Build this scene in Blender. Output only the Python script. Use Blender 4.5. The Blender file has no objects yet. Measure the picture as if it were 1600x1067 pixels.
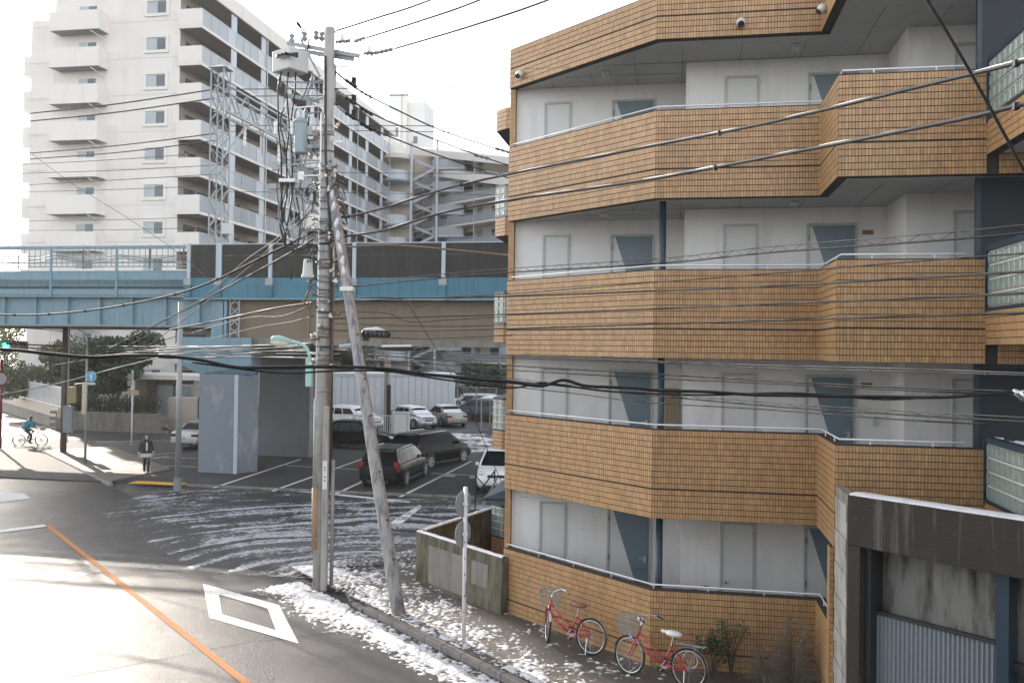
import bpy, bmesh, math, random
from mathutils import Vector, Matrix, noise
random.seed(7)
R = math.radians
scene = bpy.context.scene
col = scene.collection

# ------------------------------------------------------------------ camera
CAMZ = 5.65; F_PX = 1400.0; PPY = 528.3; PITCH = R(0.57); ROLL = R(0.746)
_F = Vector((0, math.cos(PITCH), math.sin(PITCH)))
_R0 = Vector((1, 0, 0)); _U0 = Vector((0, -math.sin(PITCH), math.cos(PITCH)))
_Rv = _R0 * math.cos(ROLL) + _U0 * math.sin(ROLL)
_Uv = _U0 * math.cos(ROLL) - _R0 * math.sin(ROLL)
cam_d = bpy.data.cameras.new('camera'); cam = bpy.data.objects.new('camera', cam_d); col.objects.link(cam)
cam_d.sensor_width = 36.0; cam_d.lens = 36.0 * F_PX / 1600.0
cam_d.shift_y = -(533.5 - PPY) / 1600.0
cam_d.clip_start = 0.1; cam_d.clip_end = 3000
M = Matrix((_Rv, _Uv, -_F)).transposed().to_4x4(); M.translation = Vector((0, 0, CAMZ))
cam.matrix_world = M
scene.camera = cam

def ray(px, py): return _F + _Rv * ((px - 800) / F_PX) + _Uv * ((PPY - py) / F_PX)
def at(px, py, Y):                       # the place at distance Y seen in that direction
    d = ray(px, py); return Vector((0, 0, CAMZ)) + d * (Y / d.y)
def G(px, py, z=0.0):                    # the place on the ground
    d = ray(px, py); return Vector((0, 0, CAMZ)) + d * ((z - CAMZ) / d.z)

# ------------------------------------------------------------------ world, sun, exposure
SUN_AZ = 36.0; SUN_EL = 21.5             # sun stands left of the view direction
sd = Vector((-math.sin(R(SUN_AZ)) * math.cos(R(SUN_EL)), math.cos(R(SUN_AZ)) * math.cos(R(SUN_EL)), math.sin(R(SUN_EL))))
world = bpy.data.worlds.new('World'); scene.world = world; world.use_nodes = True
nt = world.node_tree; nt.nodes.clear()
sky = nt.nodes.new('ShaderNodeTexSky'); sky.sky_type = 'NISHITA'; sky.sun_disc = False
sky.sun_elevation = R(SUN_EL); sky.sun_rotation = R(-SUN_AZ)
sky.air_density = 1.0; sky.dust_density = 1.2; sky.ozone_density = 1.0; sky.altitude = 50
bg = nt.nodes.new('ShaderNodeBackground'); bg.inputs['Strength'].default_value = 0.15
ow = nt.nodes.new('ShaderNodeOutputWorld')
hz = nt.nodes.new('ShaderNodeHueSaturation'); hz.inputs['Saturation'].default_value = .34    # thin winter haze: a paler sky
wt = nt.nodes.new('ShaderNodeMix'); wt.data_type = 'RGBA'; wt.blend_type = 'MULTIPLY'; wt.inputs[0].default_value = 1; wt.inputs[7].default_value = (1.0, .972, .955, 1)
nt.links.new(sky.outputs[0], hz.inputs['Color']); nt.links.new(hz.outputs[0], wt.inputs[6]); nt.links.new(wt.outputs[2], bg.inputs[0]); nt.links.new(bg.outputs[0], ow.inputs[0])
sun_d = bpy.data.lights.new('sun', 'SUN'); sun = bpy.data.objects.new('sun', sun_d); col.objects.link(sun)
sun_d.energy = 2.5; sun_d.angle = R(0.6); sun_d.color = (1.0, 0.90, 0.78)
sun.rotation_euler = sd.to_track_quat('Z', 'Y').to_euler()
scene.view_settings.view_transform = 'Standard'; scene.view_settings.look = 'None'
scene.view_settings.exposure = 1.8; scene.view_settings.gamma = 1.0
scene.view_settings.use_curve_mapping = False

# ------------------------------------------------------------------ materials
MATS = {}
def mat(name, c, rough=0.6, var=0.15, scale=3.0, bump=0.0, bscale=60.0, metal=0.0, stain=None, stain_scale=(1, 1, .15), stain_lo=.5, stain_hi=.75,
        island=0.0, emit=None, spec=0.5, ior=None, thick=None, speck=0.0, alpha=None, trans=0.0, rvar=0.0, coat=0.0):
    if name in MATS: return MATS[name]
    m = bpy.data.materials.new(name); m.use_nodes = True; MATS[name] = m
    t = m.node_tree; N = t.nodes; L = t.links
    b = N['Principled BSDF']; b.inputs['Roughness'].default_value = rough; b.inputs['Metallic'].default_value = metal
    b.inputs['Specular IOR Level'].default_value = spec
    if ior: b.inputs['IOR'].default_value = ior
    if coat: b.inputs['Coat Weight'].default_value = coat
    tc = N.new('ShaderNodeNewGeometry')
    pos = tc.outputs['Position']
    nz = N.new('ShaderNodeTexNoise'); nz.inputs['Scale'].default_value = scale; nz.inputs['Detail'].default_value = 5
    L.new(pos, nz.inputs['Vector'])
    mx = N.new('ShaderNodeMix'); mx.data_type = 'RGBA'
    mx.inputs[6].default_value = (c[0] * (1 - var), c[1] * (1 - var), c[2] * (1 - var), 1)
    mx.inputs[7].default_value = (min(1, c[0] * (1 + var)), min(1, c[1] * (1 + var)), min(1, c[2] * (1 + var)), 1)
    L.new(nz.outputs['Fac'], mx.inputs[0]); out = mx.outputs[2]
    if island:
        hs = N.new('ShaderNodeHueSaturation'); L.new(out, hs.inputs['Color'])
        mr = N.new('ShaderNodeMapRange'); mr.inputs[3].default_value = 1 - island; mr.inputs[4].default_value = 1 + island
        L.new(tc.outputs['Random Per Island'], mr.inputs[0]); L.new(mr.outputs[0], hs.inputs['Value'])
        mr2 = N.new('ShaderNodeMapRange'); mr2.inputs[3].default_value = .49; mr2.inputs[4].default_value = .512
        mm = N.new('ShaderNodeMath'); mm.operation = 'FRACT'; ml = N.new('ShaderNodeMath'); ml.operation = 'MULTIPLY'; ml.inputs[1].default_value = 37.7
        L.new(tc.outputs['Random Per Island'], ml.inputs[0]); L.new(ml.outputs[0], mm.inputs[0]); L.new(mm.outputs[0], mr2.inputs[0])
        L.new(mr2.outputs[0], hs.inputs['Hue']); out = hs.outputs[0]
    if stain:
        mp = N.new('ShaderNodeVectorMath'); mp.operation = 'MULTIPLY'; mp.inputs[1].default_value = stain_scale
        L.new(pos, mp.inputs[0])
        n2 = N.new('ShaderNodeTexNoise'); n2.inputs['Scale'].default_value = 3.5; n2.inputs['Detail'].default_value = 6; n2.inputs['Roughness'].default_value = .62
        L.new(mp.outputs[0], n2.inputs['Vector'])
        r2 = N.new('ShaderNodeMapRange'); r2.inputs[1].default_value = stain_lo; r2.inputs[2].default_value = stain_hi
        L.new(n2.outputs['Fac'], r2.inputs[0])
        m2 = N.new('ShaderNodeMix'); m2.data_type = 'RGBA'; L.new(r2.outputs[0], m2.inputs[0]); L.new(out, m2.inputs[6]); m2.inputs[7].default_value = (*stain, 1)
        out = m2.outputs[2]
    if speck:                                             # pale and dark stones in the surface
        ns_ = N.new('ShaderNodeTexVoronoi'); ns_.inputs['Scale'].default_value = 42; L.new(pos, ns_.inputs['Vector'])
        sx = N.new('ShaderNodeSeparateColor'); L.new(ns_.outputs['Color'], sx.inputs[0])
        rs_ = N.new('ShaderNodeMapRange'); rs_.inputs[3].default_value = 1 - speck; rs_.inputs[4].default_value = 1 + speck; L.new(sx.outputs[0], rs_.inputs[0])
        hv = N.new('ShaderNodeHueSaturation'); L.new(out, hv.inputs['Color']); L.new(rs_.outputs[0], hv.inputs['Value']); out = hv.outputs[0]
    if thick:                                             # thin edges of a snow sheet are wet and grey
        at_ = N.new('ShaderNodeAttribute'); at_.attribute_name = 'thick'
        nf = N.new('ShaderNodeTexNoise'); nf.inputs['Scale'].default_value = 28; nf.inputs['Detail'].default_value = 4; L.new(pos, nf.inputs['Vector'])
        ad = N.new('ShaderNodeMath'); ad.operation = 'MULTIPLY_ADD'; ad.inputs[1].default_value = .030; ad.inputs[2].default_value = -.015; L.new(nf.outputs['Fac'], ad.inputs[0])
        sm_ = N.new('ShaderNodeMath'); sm_.operation = 'ADD'; L.new(at_.outputs['Fac'], sm_.inputs[0]); L.new(ad.outputs[0], sm_.inputs[1])
        r3 = N.new('ShaderNodeMapRange'); r3.inputs[1].default_value = thick[0]; r3.inputs[2].default_value = thick[1]; L.new(sm_.outputs[0], r3.inputs[0])
        m3 = N.new('ShaderNodeMix'); m3.data_type = 'RGBA'; L.new(r3.outputs[0], m3.inputs[0]); m3.inputs[6].default_value = (*thick[2], 1); L.new(out, m3.inputs[7]); out = m3.outputs[2]
    L.new(out, b.inputs['Base Color'])
    if rvar:
        rr = N.new('ShaderNodeMapRange'); rr.inputs[1].default_value = .3; rr.inputs[2].default_value = .7; rr.inputs[3].default_value = max(0, rough - rvar); rr.inputs[4].default_value = min(1, rough + rvar)
        n3 = N.new('ShaderNodeTexNoise'); n3.inputs['Scale'].default_value = scale * .6; n3.inputs['Detail'].default_value = 6; L.new(pos, n3.inputs['Vector'])
        L.new(n3.outputs['Fac'], rr.inputs[0]); L.new(rr.outputs[0], b.inputs['Roughness'])
    if bump:
        nb = N.new('ShaderNodeTexNoise'); nb.inputs['Scale'].default_value = bscale; nb.inputs['Detail'].default_value = 4; L.new(pos, nb.inputs['Vector'])
        bp = N.new('ShaderNodeBump'); bp.inputs['Strength'].default_value = bump; bp.inputs['Distance'].default_value = .02
        L.new(nb.outputs['Fac'], bp.inputs['Height']); L.new(bp.outputs[0], b.inputs['Normal'])
    if emit: b.inputs['Emission Color'].default_value = (*emit[:3], 1); b.inputs['Emission Strength'].default_value = emit[3]
    if trans: b.inputs['Transmission Weight'].default_value = trans
    if alpha is not None: b.inputs['Alpha'].default_value = alpha
    return m

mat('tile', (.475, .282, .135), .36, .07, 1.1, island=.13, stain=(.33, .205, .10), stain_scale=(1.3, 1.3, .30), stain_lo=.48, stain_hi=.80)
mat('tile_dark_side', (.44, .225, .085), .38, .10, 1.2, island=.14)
mat('grout', (.045, .038, .032), .9, .2)
mat('white_wall', (.80, .79, .785), .75, .05, .8, .15, 40, stain=(.66, .65, .64), stain_scale=(1, 1, .22), stain_lo=.48, stain_hi=.8)
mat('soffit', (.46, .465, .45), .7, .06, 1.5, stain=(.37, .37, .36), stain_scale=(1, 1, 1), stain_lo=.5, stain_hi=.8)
mat('joint', (.12, .12, .115), .9)
mat('door_white', (.68, .69, .68), .45, .03, 2)
mat('door_blue', (.16, .225, .27), .4, .05, 2)
mat('door_frame', (.46, .48, .48), .4, .04)
mat('white_metal', (.72, .73, .73), .35, .05)
mat('dark_blue_steel', (.012, .034, .056), .4, .12)
mat('navy_panel', (.006, .012, .020), .55, .2, 2)
mat('glass_block', (.24, .30, .28), .12, .12, 9, bump=.5, bscale=25, spec=.9)
mat('mortar_pale', (.62, .64, .62), .7)
mat('concrete', (.22, .21, .19), .85, .15, 2.5, .35, 30, stain=(.12, .11, .085), stain_lo=.48, stain_hi=.72)
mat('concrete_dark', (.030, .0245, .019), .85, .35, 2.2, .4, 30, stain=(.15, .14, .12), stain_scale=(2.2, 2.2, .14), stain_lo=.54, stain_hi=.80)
mat('concrete_back', (.20, .20, .185), .85, .22, 1.0, .3, 30, stain=(.028, .025, .02), stain_scale=(1.3, 1.3, .22), stain_lo=.46, stain_hi=.66)
mat('board_concrete', (.32, .32, .30), .85, .2, 3, .35, 30, stain=(.13, .13, .11), stain_scale=(1, 1, .4), stain_lo=.5, stain_hi=.7)
mat('concrete_mossy', (.15, .135, .10), .88, .22, 2.5, .4, 30, stain=(.05, .052, .024), stain_scale=(1.3, 1.3, .35), stain_lo=.42, stain_hi=.64)
mat('concrete_tan', (.20, .16, .115), .85, .12, .8, .25, 20, stain=(.17, .14, .10), stain_scale=(.8, .8, .12), stain_lo=.46, stain_hi=.75)
mat('pier_paint', (.165, .20, .235), .6, .08, .7, stain=(.33, .34, .35), stain_scale=(.5, .5, .2), stain_lo=.55, stain_hi=.8)
mat('pier_plain', (.15, .165, .18), .75, .12, .7, .2, 20, stain=(.13, .135, .14), stain_scale=(.5, .5, .2))
mat('bridge_blue', (.165, .275, .335), .5, .08, .7, stain=(.12, .18, .21), stain_scale=(1.4, 1.4, .1), stain_lo=.5, stain_hi=.75)
mat('fascia_blue', (.045, .165, .235), .5, .1, .7, stain=(.04, .11, .15), stain_scale=(1.8, 1.8, .05), stain_lo=.48, stain_hi=.72)
mat('barrier', (.030, .029, .026), .85, .2, .6, stain=(.045, .044, .040), stain_scale=(1.6, 1.6, .1), stain_lo=.5, stain_hi=.7)
mat('rust', (.20, .10, .06), .9, .4, 8)
mat('steel_post', (.40, .47, .52), .5, .08)
mat('pole_concrete', (.36, .35, .33), .85, .14, 3, .35, 40, stain=(.20, .185, .165), stain_scale=(2.5, 2.5, .4), stain_lo=.48, stain_hi=.72)
mat('pole_wood', (.36, .35, .35), .85, .16, 3, .6, 30, stain=(.15, .16, .18), stain_scale=(3, 3, .35), stain_lo=.46, stain_hi=.62)
mat('wood_dark', (.095, .07, .05), .85, .3, 3, .4, 30, stain=(.16, .13, .10), stain_scale=(4, 4, .3))
mat('tan_wrap', (.30, .20, .115), .7, .12, 3)
mat('galv', (.28, .305, .315), .45, .12, 6, metal=.35)
mat('galv_dark', (.20, .225, .24), .5, .15, 6, metal=.3)
mat('grey_box', (.50, .52, .52), .45, .06, 2)
mat('transformer', (.26, .33, .37), .4, .08, 2)
mat('insulator', (.75, .74, .72), .15, .05)
mat('black_rubber', (.018, .018, .02), .5, .2)
mat('cable_black', (.014, .014, .016), .65, .2, spec=.2)
mat('cable_grey', (.05, .052, .055), .6, .15, spec=.2)
mat('copper_brown', (.16, .10, .07), .6, .3)
mat('mint', (.36, .58, .53), .4, .05)
mat('lamp_glass', (.70, .70, .62), .2, .05)
mat('asphalt', (.050, .051, .053), .60, .3, 1.2, .9, 140, rvar=.16, spec=.65)
mat('asphalt_road', (.040, .040, .041), .355, .28, .9, .6, 55, rvar=.06, spec=.24, speck=.6, stain=(.048, .048, .048), stain_scale=(.3, .12, 1), stain_lo=.5, stain_hi=.7)
mat('asphalt_patch', (.028, .026, .028), .38, .25, 1.5, .4, 120, rvar=.06, spec=.30)
mat('asphalt_lot', (.026, .028, .029), .75, .25, .8, .7, 120, stain=(.034, .036, .038), stain_scale=(.3, .3, 1))
mat('pavement', (.075, .066, .055), .62, .3, 1.5, .8, 80, rvar=.15, stain=(.06, .055, .05), stain_scale=(1, 1, 1))
mat('pavement_pale', (.15, .13, .105), .65, .12, 1.5, .5, 60, rvar=.1)
mat('kerb', (.20, .19, .17), .8, .2, 4, .4, 50, stain=(.09, .085, .07), stain_scale=(1, 1, 1))
mat('paint_white', (.62, .62, .60), .8, .16, 6, .4, 120, stain=(.12, .12, .12), stain_scale=(5, 5, 1), stain_lo=.56, stain_hi=.66)
mat('paint_orange', (.42, .17, .045), .85, .12, 6, .4, 120, stain=(.11, .08, .06), stain_scale=(6, 6, 1), stain_lo=.58, stain_hi=.68)
mat('tactile', (.62, .36, .05), .65, .15, 4)
mat('snow', (.74, .75, .78), .55, .08, 3, .9, 50, stain=(.40, .39, .38), stain_scale=(2.2, 2.2, 2.2), stain_lo=.55, stain_hi=.8)
mat('ground_snow', (.70, .71, .73), .55, .08, 3, .9, 50, stain=(.38, .37, .35), stain_scale=(2.2, 2.2, 2.2), stain_lo=.5, stain_hi=.75, thick=(.000, .013, (.075, .068, .058)))
mat('slush', (.46, .48, .51), .4, .3, 6, .9, 60, thick=(.0, .011, (.04, .041, .043)), stain=(.12, .125, .13), stain_scale=(3, 3, 1), stain_lo=.45, stain_hi=.70)
mat('apt_wall', (.76, .72, .67), .8, .03, .15, stain=(.66, .63, .59), stain_scale=(.3, .3, .05), stain_lo=.5, stain_hi=.8)
mat('apt_beige', (.52, .455, .385), .8, .05, .2)
mat('apt_shade', (.23, .205, .19), .85, .1, .3)  # dark tone; on slab and eaves undersides it stands for shade
mat('apt_panel', (.34, .36, .38), .35, .1, .4)
mat('apt_divider', (.50, .53, .56), .5, .04)
mat('apt_pale', (.68, .70, .68), .8, .04, .2)
mat('window_glass', (.05, .075, .09), .08, .2, .6, spec=.9)
mat('window_curtain', (.36, .41, .44), .35, .15, 1.2, spec=.8)
mat('alu', (.55, .57, .58), .35, .05, metal=.3)
mat('container', (.50, .52, .545), .55, .04, .5)
mat('shutter', (.20, .235, .255), .5, .06, 1)
mat('leaf_dark', (.026, .050, .020), .6, .45, 1.5, island=.4)
mat('leaf_mid', (.055, .088, .030), .6, .4, 1.5, island=.4)
mat('leaf_olive', (.10, .11, .055), .6, .3, 1.5, island=.35)
mat('dry_grass', (.20, .175, .13), .8, .3, 3, island=.35)
mat('bark', (.07, .055, .042), .9, .3, 6)
mat('car_black', (.006, .007, .008), .22, .1, spec=.35, ior=1.25)
mat('car_silver', (.42, .44, .45), .3, .05, metal=.4, coat=.5)
mat('car_grey', (.23, .225, .215), .3, .05, metal=.4, coat=.5)
mat('car_white', (.70, .71, .72), .28, .03, coat=.6)
mat('car_navy', (.03, .045, .07), .25, .1, coat=.6)
mat('car_glass', (.006, .010, .012), .10, .2, spec=.3, ior=1.2)
mat('car_glass_clear', (.06, .10, .10), .10, .2, spec=.5)
mat('tyre', (.02, .02, .02), .75, .2)
mat('rim', (.42, .43, .44), .3, .1, metal=.6)
mat('tail_red', (.17, .007, .010), .25, .1)
mat('head_clear', (.62, .65, .66), .1, .1, spec=.9)
mat('plate', (.78, .78, .74), .5, .03)
mat('plate_ink', (.05, .12, .07), .6)
mat('chrome', (.62, .63, .64), .18, .05, metal=.9)
mat('bike_red', (.45, .015, .025), .25, .08, coat=.6)
mat('saddle_brown', (.25, .11, .07), .5, .1)
mat('saddle_white', (.74, .73, .70), .5, .05)
mat('skin', (.55, .34, .25), .55, .05)
mat('hair', (.045, .025, .018), .5, .3)
mat('coat_black', (.016, .016, .02), .8, .2)
mat('skirt_grey', (.45, .44, .42), .85, .1)
mat('tights_purple', (.05, .025, .045), .7, .1)
mat('teal_jacket', (.01, .22, .34), .6, .1)
mat('bag_cream', (.42, .40, .30), .8, .1)
mat('trousers_dark', (.03, .03, .035), .8, .2)
mat('sign_blue', (.02, .28, .50), .4, .05)
mat('sign_back', (.30, .31, .31), .5, .12, 4)
mat('sign_cream', (.55, .44, .30), .5, .1)
mat('signal_yellow', (.45, .36, .18), .5, .1)
mat('light_green', (.02, .6, .35), .3, .05, emit=(.05, 1.0, .5, 2.5))
mat('light_amber_off', (.16, .06, .01), .3, .1)
mat('light_red_off', (.10, .012, .01), .3, .1)
mat('black_metal', (.02, .022, .025), .5, .15)
mat('gate_tan', (.35, .26, .16), .6, .1)
mat('stop_block', (.42, .41, .38), .8, .1)

# ------------------------------------------------------------------ mesh helpers
class MB:
    def __init__(s): s.v = []; s.f = []
    def add(s, vs, fs):
        o = len(s.v); s.v += [tuple(p) for p in vs]; s.f += [tuple(i + o for i in f) for f in fs]; return s
    def box(s, x0, x1, y0, y1, z0, z1):
        return s.add([(x0, y0, z0), (x1, y0, z0), (x1, y1, z0), (x0, y1, z0), (x0, y0, z1), (x1, y0, z1), (x1, y1, z1), (x0, y1, z1)],
                     [(0, 3, 2, 1), (4, 5, 6, 7), (0, 1, 5, 4), (1, 2, 6, 5), (2, 3, 7, 6), (3, 0, 4, 7)])
    def bar(s, a, b, w, h=None, up=(0, 0, 1)):          # rectangular bar from a to b
        h = h or w; a = Vector(a); b = Vector(b); d = (b - a).normalized(); u = Vector(up)
        if abs(d.dot(u)) > .98: u = Vector((0, 1, 0))
        r = d.cross(u).normalized(); u = r.cross(d)
        P = []
        for q in (a, b):
            for i, j in ((-1, -1), (1, -1), (1, 1), (-1, 1)): P.append(q + r * (i * w / 2) + u * (j * h / 2))
        return s.add(P, [(0, 1, 2, 3), (7, 6, 5, 4), (0, 4, 5, 1), (1, 5, 6, 2), (2, 6, 7, 3), (3, 7, 4, 0)])
    def slab(s, a, b, t, z0, z1, side=1):                # upright wall from a to b (xy), thickness t to the left*side
        a = Vector((a[0], a[1])); b = Vector((b[0], b[1])); d = (b - a).normalized(); n = Vector((-d.y, d.x)) * t * side
        return s.prism([a, b, b + n, a + n], z0, z1)
    def prism(s, poly, z0, z1):
        n = len(poly)
        ar = sum(poly[i][0] * poly[(i + 1) % n][1] - poly[(i + 1) % n][0] * poly[i][1] for i in range(n))
        if ar < 0: poly = list(poly)[::-1]
        vs = [(p[0], p[1], z0) for p in poly] + [(p[0], p[1], z1) for p in poly]
        fs = [tuple(range(n))[::-1], tuple(range(n, 2 * n))] + [(i, (i + 1) % n, n + (i + 1) % n, n + i) for i in range(n)]
        return s.add(vs, fs)
    def tube(s, pts, r, n=8, cap=True):
        pts = [Vector(p) for p in pts]; rs = r if isinstance(r, (list, tuple)) else [r] * len(pts)
        t0 = (pts[1] - pts[0]).normalized(); u = Vector((0, 0, 1)) if abs(t0.z) < .9 else Vector((1, 0, 0))
        vs = []; u = (u - t0 * u.dot(t0)).normalized()
        for i, p in enumerate(pts):
            t = (pts[min(i + 1, len(pts) - 1)] - pts[max(i - 1, 0)])
            t = t.normalized() if t.length > 1e-9 else t0
            u = (u - t * u.dot(t)); u = u.normalized() if u.length > 1e-6 else Vector((1, 0, 0)); w = t.cross(u)
            for k in range(n):
                a = 2 * math.pi * k / n; vs.append(p + (u * math.cos(a) + w * math.sin(a)) * rs[i])
        fs = [(i * n + k, i * n + (k + 1) % n, (i + 1) * n + (k + 1) % n, (i + 1) * n + k) for i in range(len(pts) - 1) for k in range(n)]
        if cap: fs += [tuple(range(n))[::-1], tuple(range((len(pts) - 1) * n, len(pts) * n))]
        return s.add(vs, fs)
    def loft(s, rings, n=12, axis='z', cap=True):        # rings (cx,cy,cz,rx,ry[,power]) stacked ellipses
        vs = []
        for rg in rings:
            cx, cy, cz, rx, ry = rg[:5]
            for k in range(n):
                a = 2 * math.pi * k / n; c, q = math.cos(a), math.sin(a)
                if axis == 'z': vs.append((cx + rx * c, cy + ry * q, cz))
                elif axis == 'x': vs.append((cx, cy + rx * c, cz + ry * q))
                else: vs.append((cx + rx * c, cy, cz + ry * q))
        m = len(rings)
        fs = [(i * n + k, i * n + (k + 1) % n, (i + 1) * n + (k + 1) % n, (i + 1) * n + k) for i in range(m - 1) for k in range(n)]
        if cap: fs += [tuple(range(n))[::-1], tuple(range((m - 1) * n, m * n))]
        return s.add(vs, fs)
    def ball(s, c, r, n=8, sx=1, sy=1, sz=1):
        c = Vector(c); rings = []
        for i in range(1, n // 2 + 2):
            a = math.pi * i / (n // 2 + 2); rings.append((c.x, c.y, c.z - r * sz * math.cos(a), r * sx * math.sin(a), r * sy * math.sin(a)))
        return s.loft(rings, n)
    def ring(s, c, rad, r, axis, n=24, m=6):              # torus
        c = Vector(c); ax = Vector(axis).normalized(); u = ax.orthogonal().normalized(); w = ax.cross(u); vs = []
        for i in range(n):
            a = 2 * math.pi * i / n; d = u * math.cos(a) + w * math.sin(a)
            for k in range(m):
                b = 2 * math.pi * k / m; vs.append(c + d * (rad + r * math.cos(b)) + ax * (r * math.sin(b)))
        return s.add(vs, [(i * m + k, ((i + 1) % n) * m + k, ((i + 1) % n) * m + (k + 1) % m, i * m + (k + 1) % m) for i in range(n) for k in range(m)])
    def disc(s, c, rad, axis, th, n=20):
        c = Vector(c); ax = Vector(axis).normalized()
        return s.tube([c - ax * th / 2, c + ax * th / 2], rad, n)
    def quad(s, a, b, c, d): return s.add([a, b, c, d], [(0, 1, 2, 3)])
    def patch(s, poly, z, th=0.0):
        n = len(poly)
        ar = sum(poly[i][0] * poly[(i + 1) % n][1] - poly[(i + 1) % n][0] * poly[i][1] for i in range(n))
        if ar < 0: poly = list(poly)[::-1]
        return s.add([(p[0], p[1], z) for p in poly], [tuple(range(n))])
    def mesh(s, name, m, smooth=False):
        me = bpy.data.meshes.new(name); me.from_pydata(s.v, [], s.f); me.update()
        if isinstance(m, str): m = MATS[m]
        me.materials.append(m)
        if smooth: me.polygons.foreach_set('use_smooth', [True] * len(me.polygons))
        return me
    def build(s, name, m, parent=None, smooth=False, bevel=0, kind=None, label=None):
        o = bpy.data.objects.new(name, s.mesh(name, m, smooth)); col.objects.link(o)
        if parent: o.parent = parent
        if bevel:
            b = o.modifiers.new('bevel', 'BEVEL'); b.width = bevel; b.segments = 2; b.limit_method = 'ANGLE'
        if kind: o['kind'] = kind
        if label: o['label'] = label
        return o

def tag(o, label=None, cat=None, group=None, kind=None):
    if label: o['label'] = label
    if cat: o['category'] = cat
    if group: o['group'] = group
    if kind: o['kind'] = kind
    return o
def empty(name, loc=(0, 0, 0), rz=0.0):
    o = bpy.data.objects.new(name, None); o.empty_display_size = .2; o.location = loc; o.rotation_euler = (0, 0, rz); col.objects.link(o); return o
def inst(src, parent, loc=None, rot=None):               # another piece sharing the mesh
    c = src.copy(); col.objects.link(c); c.parent = parent
    if loc is not None: c.location = loc
    if rot is not None: c.rotation_euler = rot
    return c
def copy_tree(o, parent=None):
    c = o.copy(); col.objects.link(c); c.parent = parent
    for ch in o.children: copy_tree(ch, c)
    return c

GA = R(10.3)                                             # the street grid's turn
E1 = Vector((math.cos(GA), -math.sin(GA), 0)); E2 = Vector((math.sin(GA), math.cos(GA), 0))
RD = Vector((.616, -.788, 0)); RN = Vector((.788, .616, 0))   # main road: along, across

# ------------------------------------------------------------------ ground, roads
def road_pt(s, off): return RD * s + RN * off
MB().patch([(-600, -300), (700, -300), (700, 900), (-600, 900)], 0).build('ground', 'asphalt', kind='structure')
mb = MB(); a, b = road_pt(60, 1.9), road_pt(-140, 1.9); c, d = road_pt(-140, 9.35), road_pt(60, 9.35)
mb.patch([a, b, c, d], .004).build('road', 'asphalt_road', kind='structure')
# patches of newer asphalt and seams on the road
mb = MB()
mb.patch([G(0, 845), G(60, 836), G(112, 905), G(0, 925)], .008)
mb.patch([G(430, 1000), G(620, 1010), G(800, 1100), G(430, 1100)], .008)
mb.build('asphalt_patch', 'asphalt_patch', kind='structure')
mb = MB()
for p, q in (((60, 1067), (395, 1002)), ((110, 905), (160, 893)), ((0, 842), (55, 835)), ((395, 1003), (560, 985))):
    p, q = G(*p), G(*q); n = Vector((-(q - p).y, (q - p).x, 0)).normalized() * .012
    mb.patch([p - n, q - n, q + n, p + n], .012)
mb.build('road_seam', 'asphalt_lot', kind='structure')
# side street surface
O_park = G(332, 762)
def park(u, v): return O_park + E1 * u + E2 * v
mb = MB(); mb.patch([park(-1.5, -.05), park(30, -.05), park(30, -5.3), park(9.5, -6.2), park(6.5, -8), park(4, -11), park(-1.5, -4)], .008)
mb.build('side_street', 'asphalt_road', kind='structure')
# car park
mb = MB(); mb.prism([park(-30, 0.12), park(34, 0.12), park(34, 13.5), park(-30, 13.5)], -.05, .05)
mb.build('parking_lot', 'asphalt_lot', kind='structure')
kb = MB().box(0, .98, 0, .12, 0, .10).build('kerb_stone', 'kerb', None, bevel=.012)
lot = bpy.data.objects['parking_lot']
kb.parent = lot; kb.location = park(-2, 0); kb.rotation_euler = (0, 0, -GA)
for i in range(1, 19):
    inst(kb, lot, park(-2 + i * 1.0, 0))
def stripe(mb, p, q, w, z, e=0.0):
    n = Vector((-(q - p).y, (q - p).x, 0)).normalized() * w / 2; d = (q - p).normalized() * e
    mb.patch([p - n - d, q - n + d, q + n + d, p + n - d], z)
for p, q in (((333, 762), (470, 717)), ((425, 767), (571, 715)), ((523, 772), (620, 727)), ((625, 776), (737, 720))):
    mb = MB(); P0, Q0 = G(*p, z=.055), G(*q, z=.055); stripe(mb, P0, Q0, .15, .054)
    mb.build('bay_line', 'paint_white', kind='structure')
for p, q in (((447, 727), (572, 734)), ((673, 739), (790, 745)), ((150, 690), (300, 688)), ((180, 716), (275, 707)), ((200, 723), (265, 712)), ((225, 727), (308, 729)), ((240, 714), (308, 716))):
    mb = MB(); stripe(mb, G(*p, z=.055), G(*q, z=.055), .10, .054)
    mb.build('bay_line', 'paint_white', kind='structure')
for i, (p) in enumerate(((701, 745), (744, 748))):
    t = MB().box(-.28, .28, -.06, .06, 0, .11).build('wheel_stop', 'stop_block', bevel=.02)
    t.location = G(*p, z=.05); t.rotation_euler = (0, 0, -GA)
    tag(t, ('low concrete wheel stop beside the long white bay line', 'low concrete wheel stop next to the white minivan')[i], 'wheel stop', 'wheel stops in the empty bay')
# beyond the car park a pale wet lane
mb = MB(); mb.patch([park(-4, 14), park(40, 14), park(40, 17.5), park(-4, 17.5)], .008); mb.build('back_lane', 'asphalt_road', kind='structure')
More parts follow.
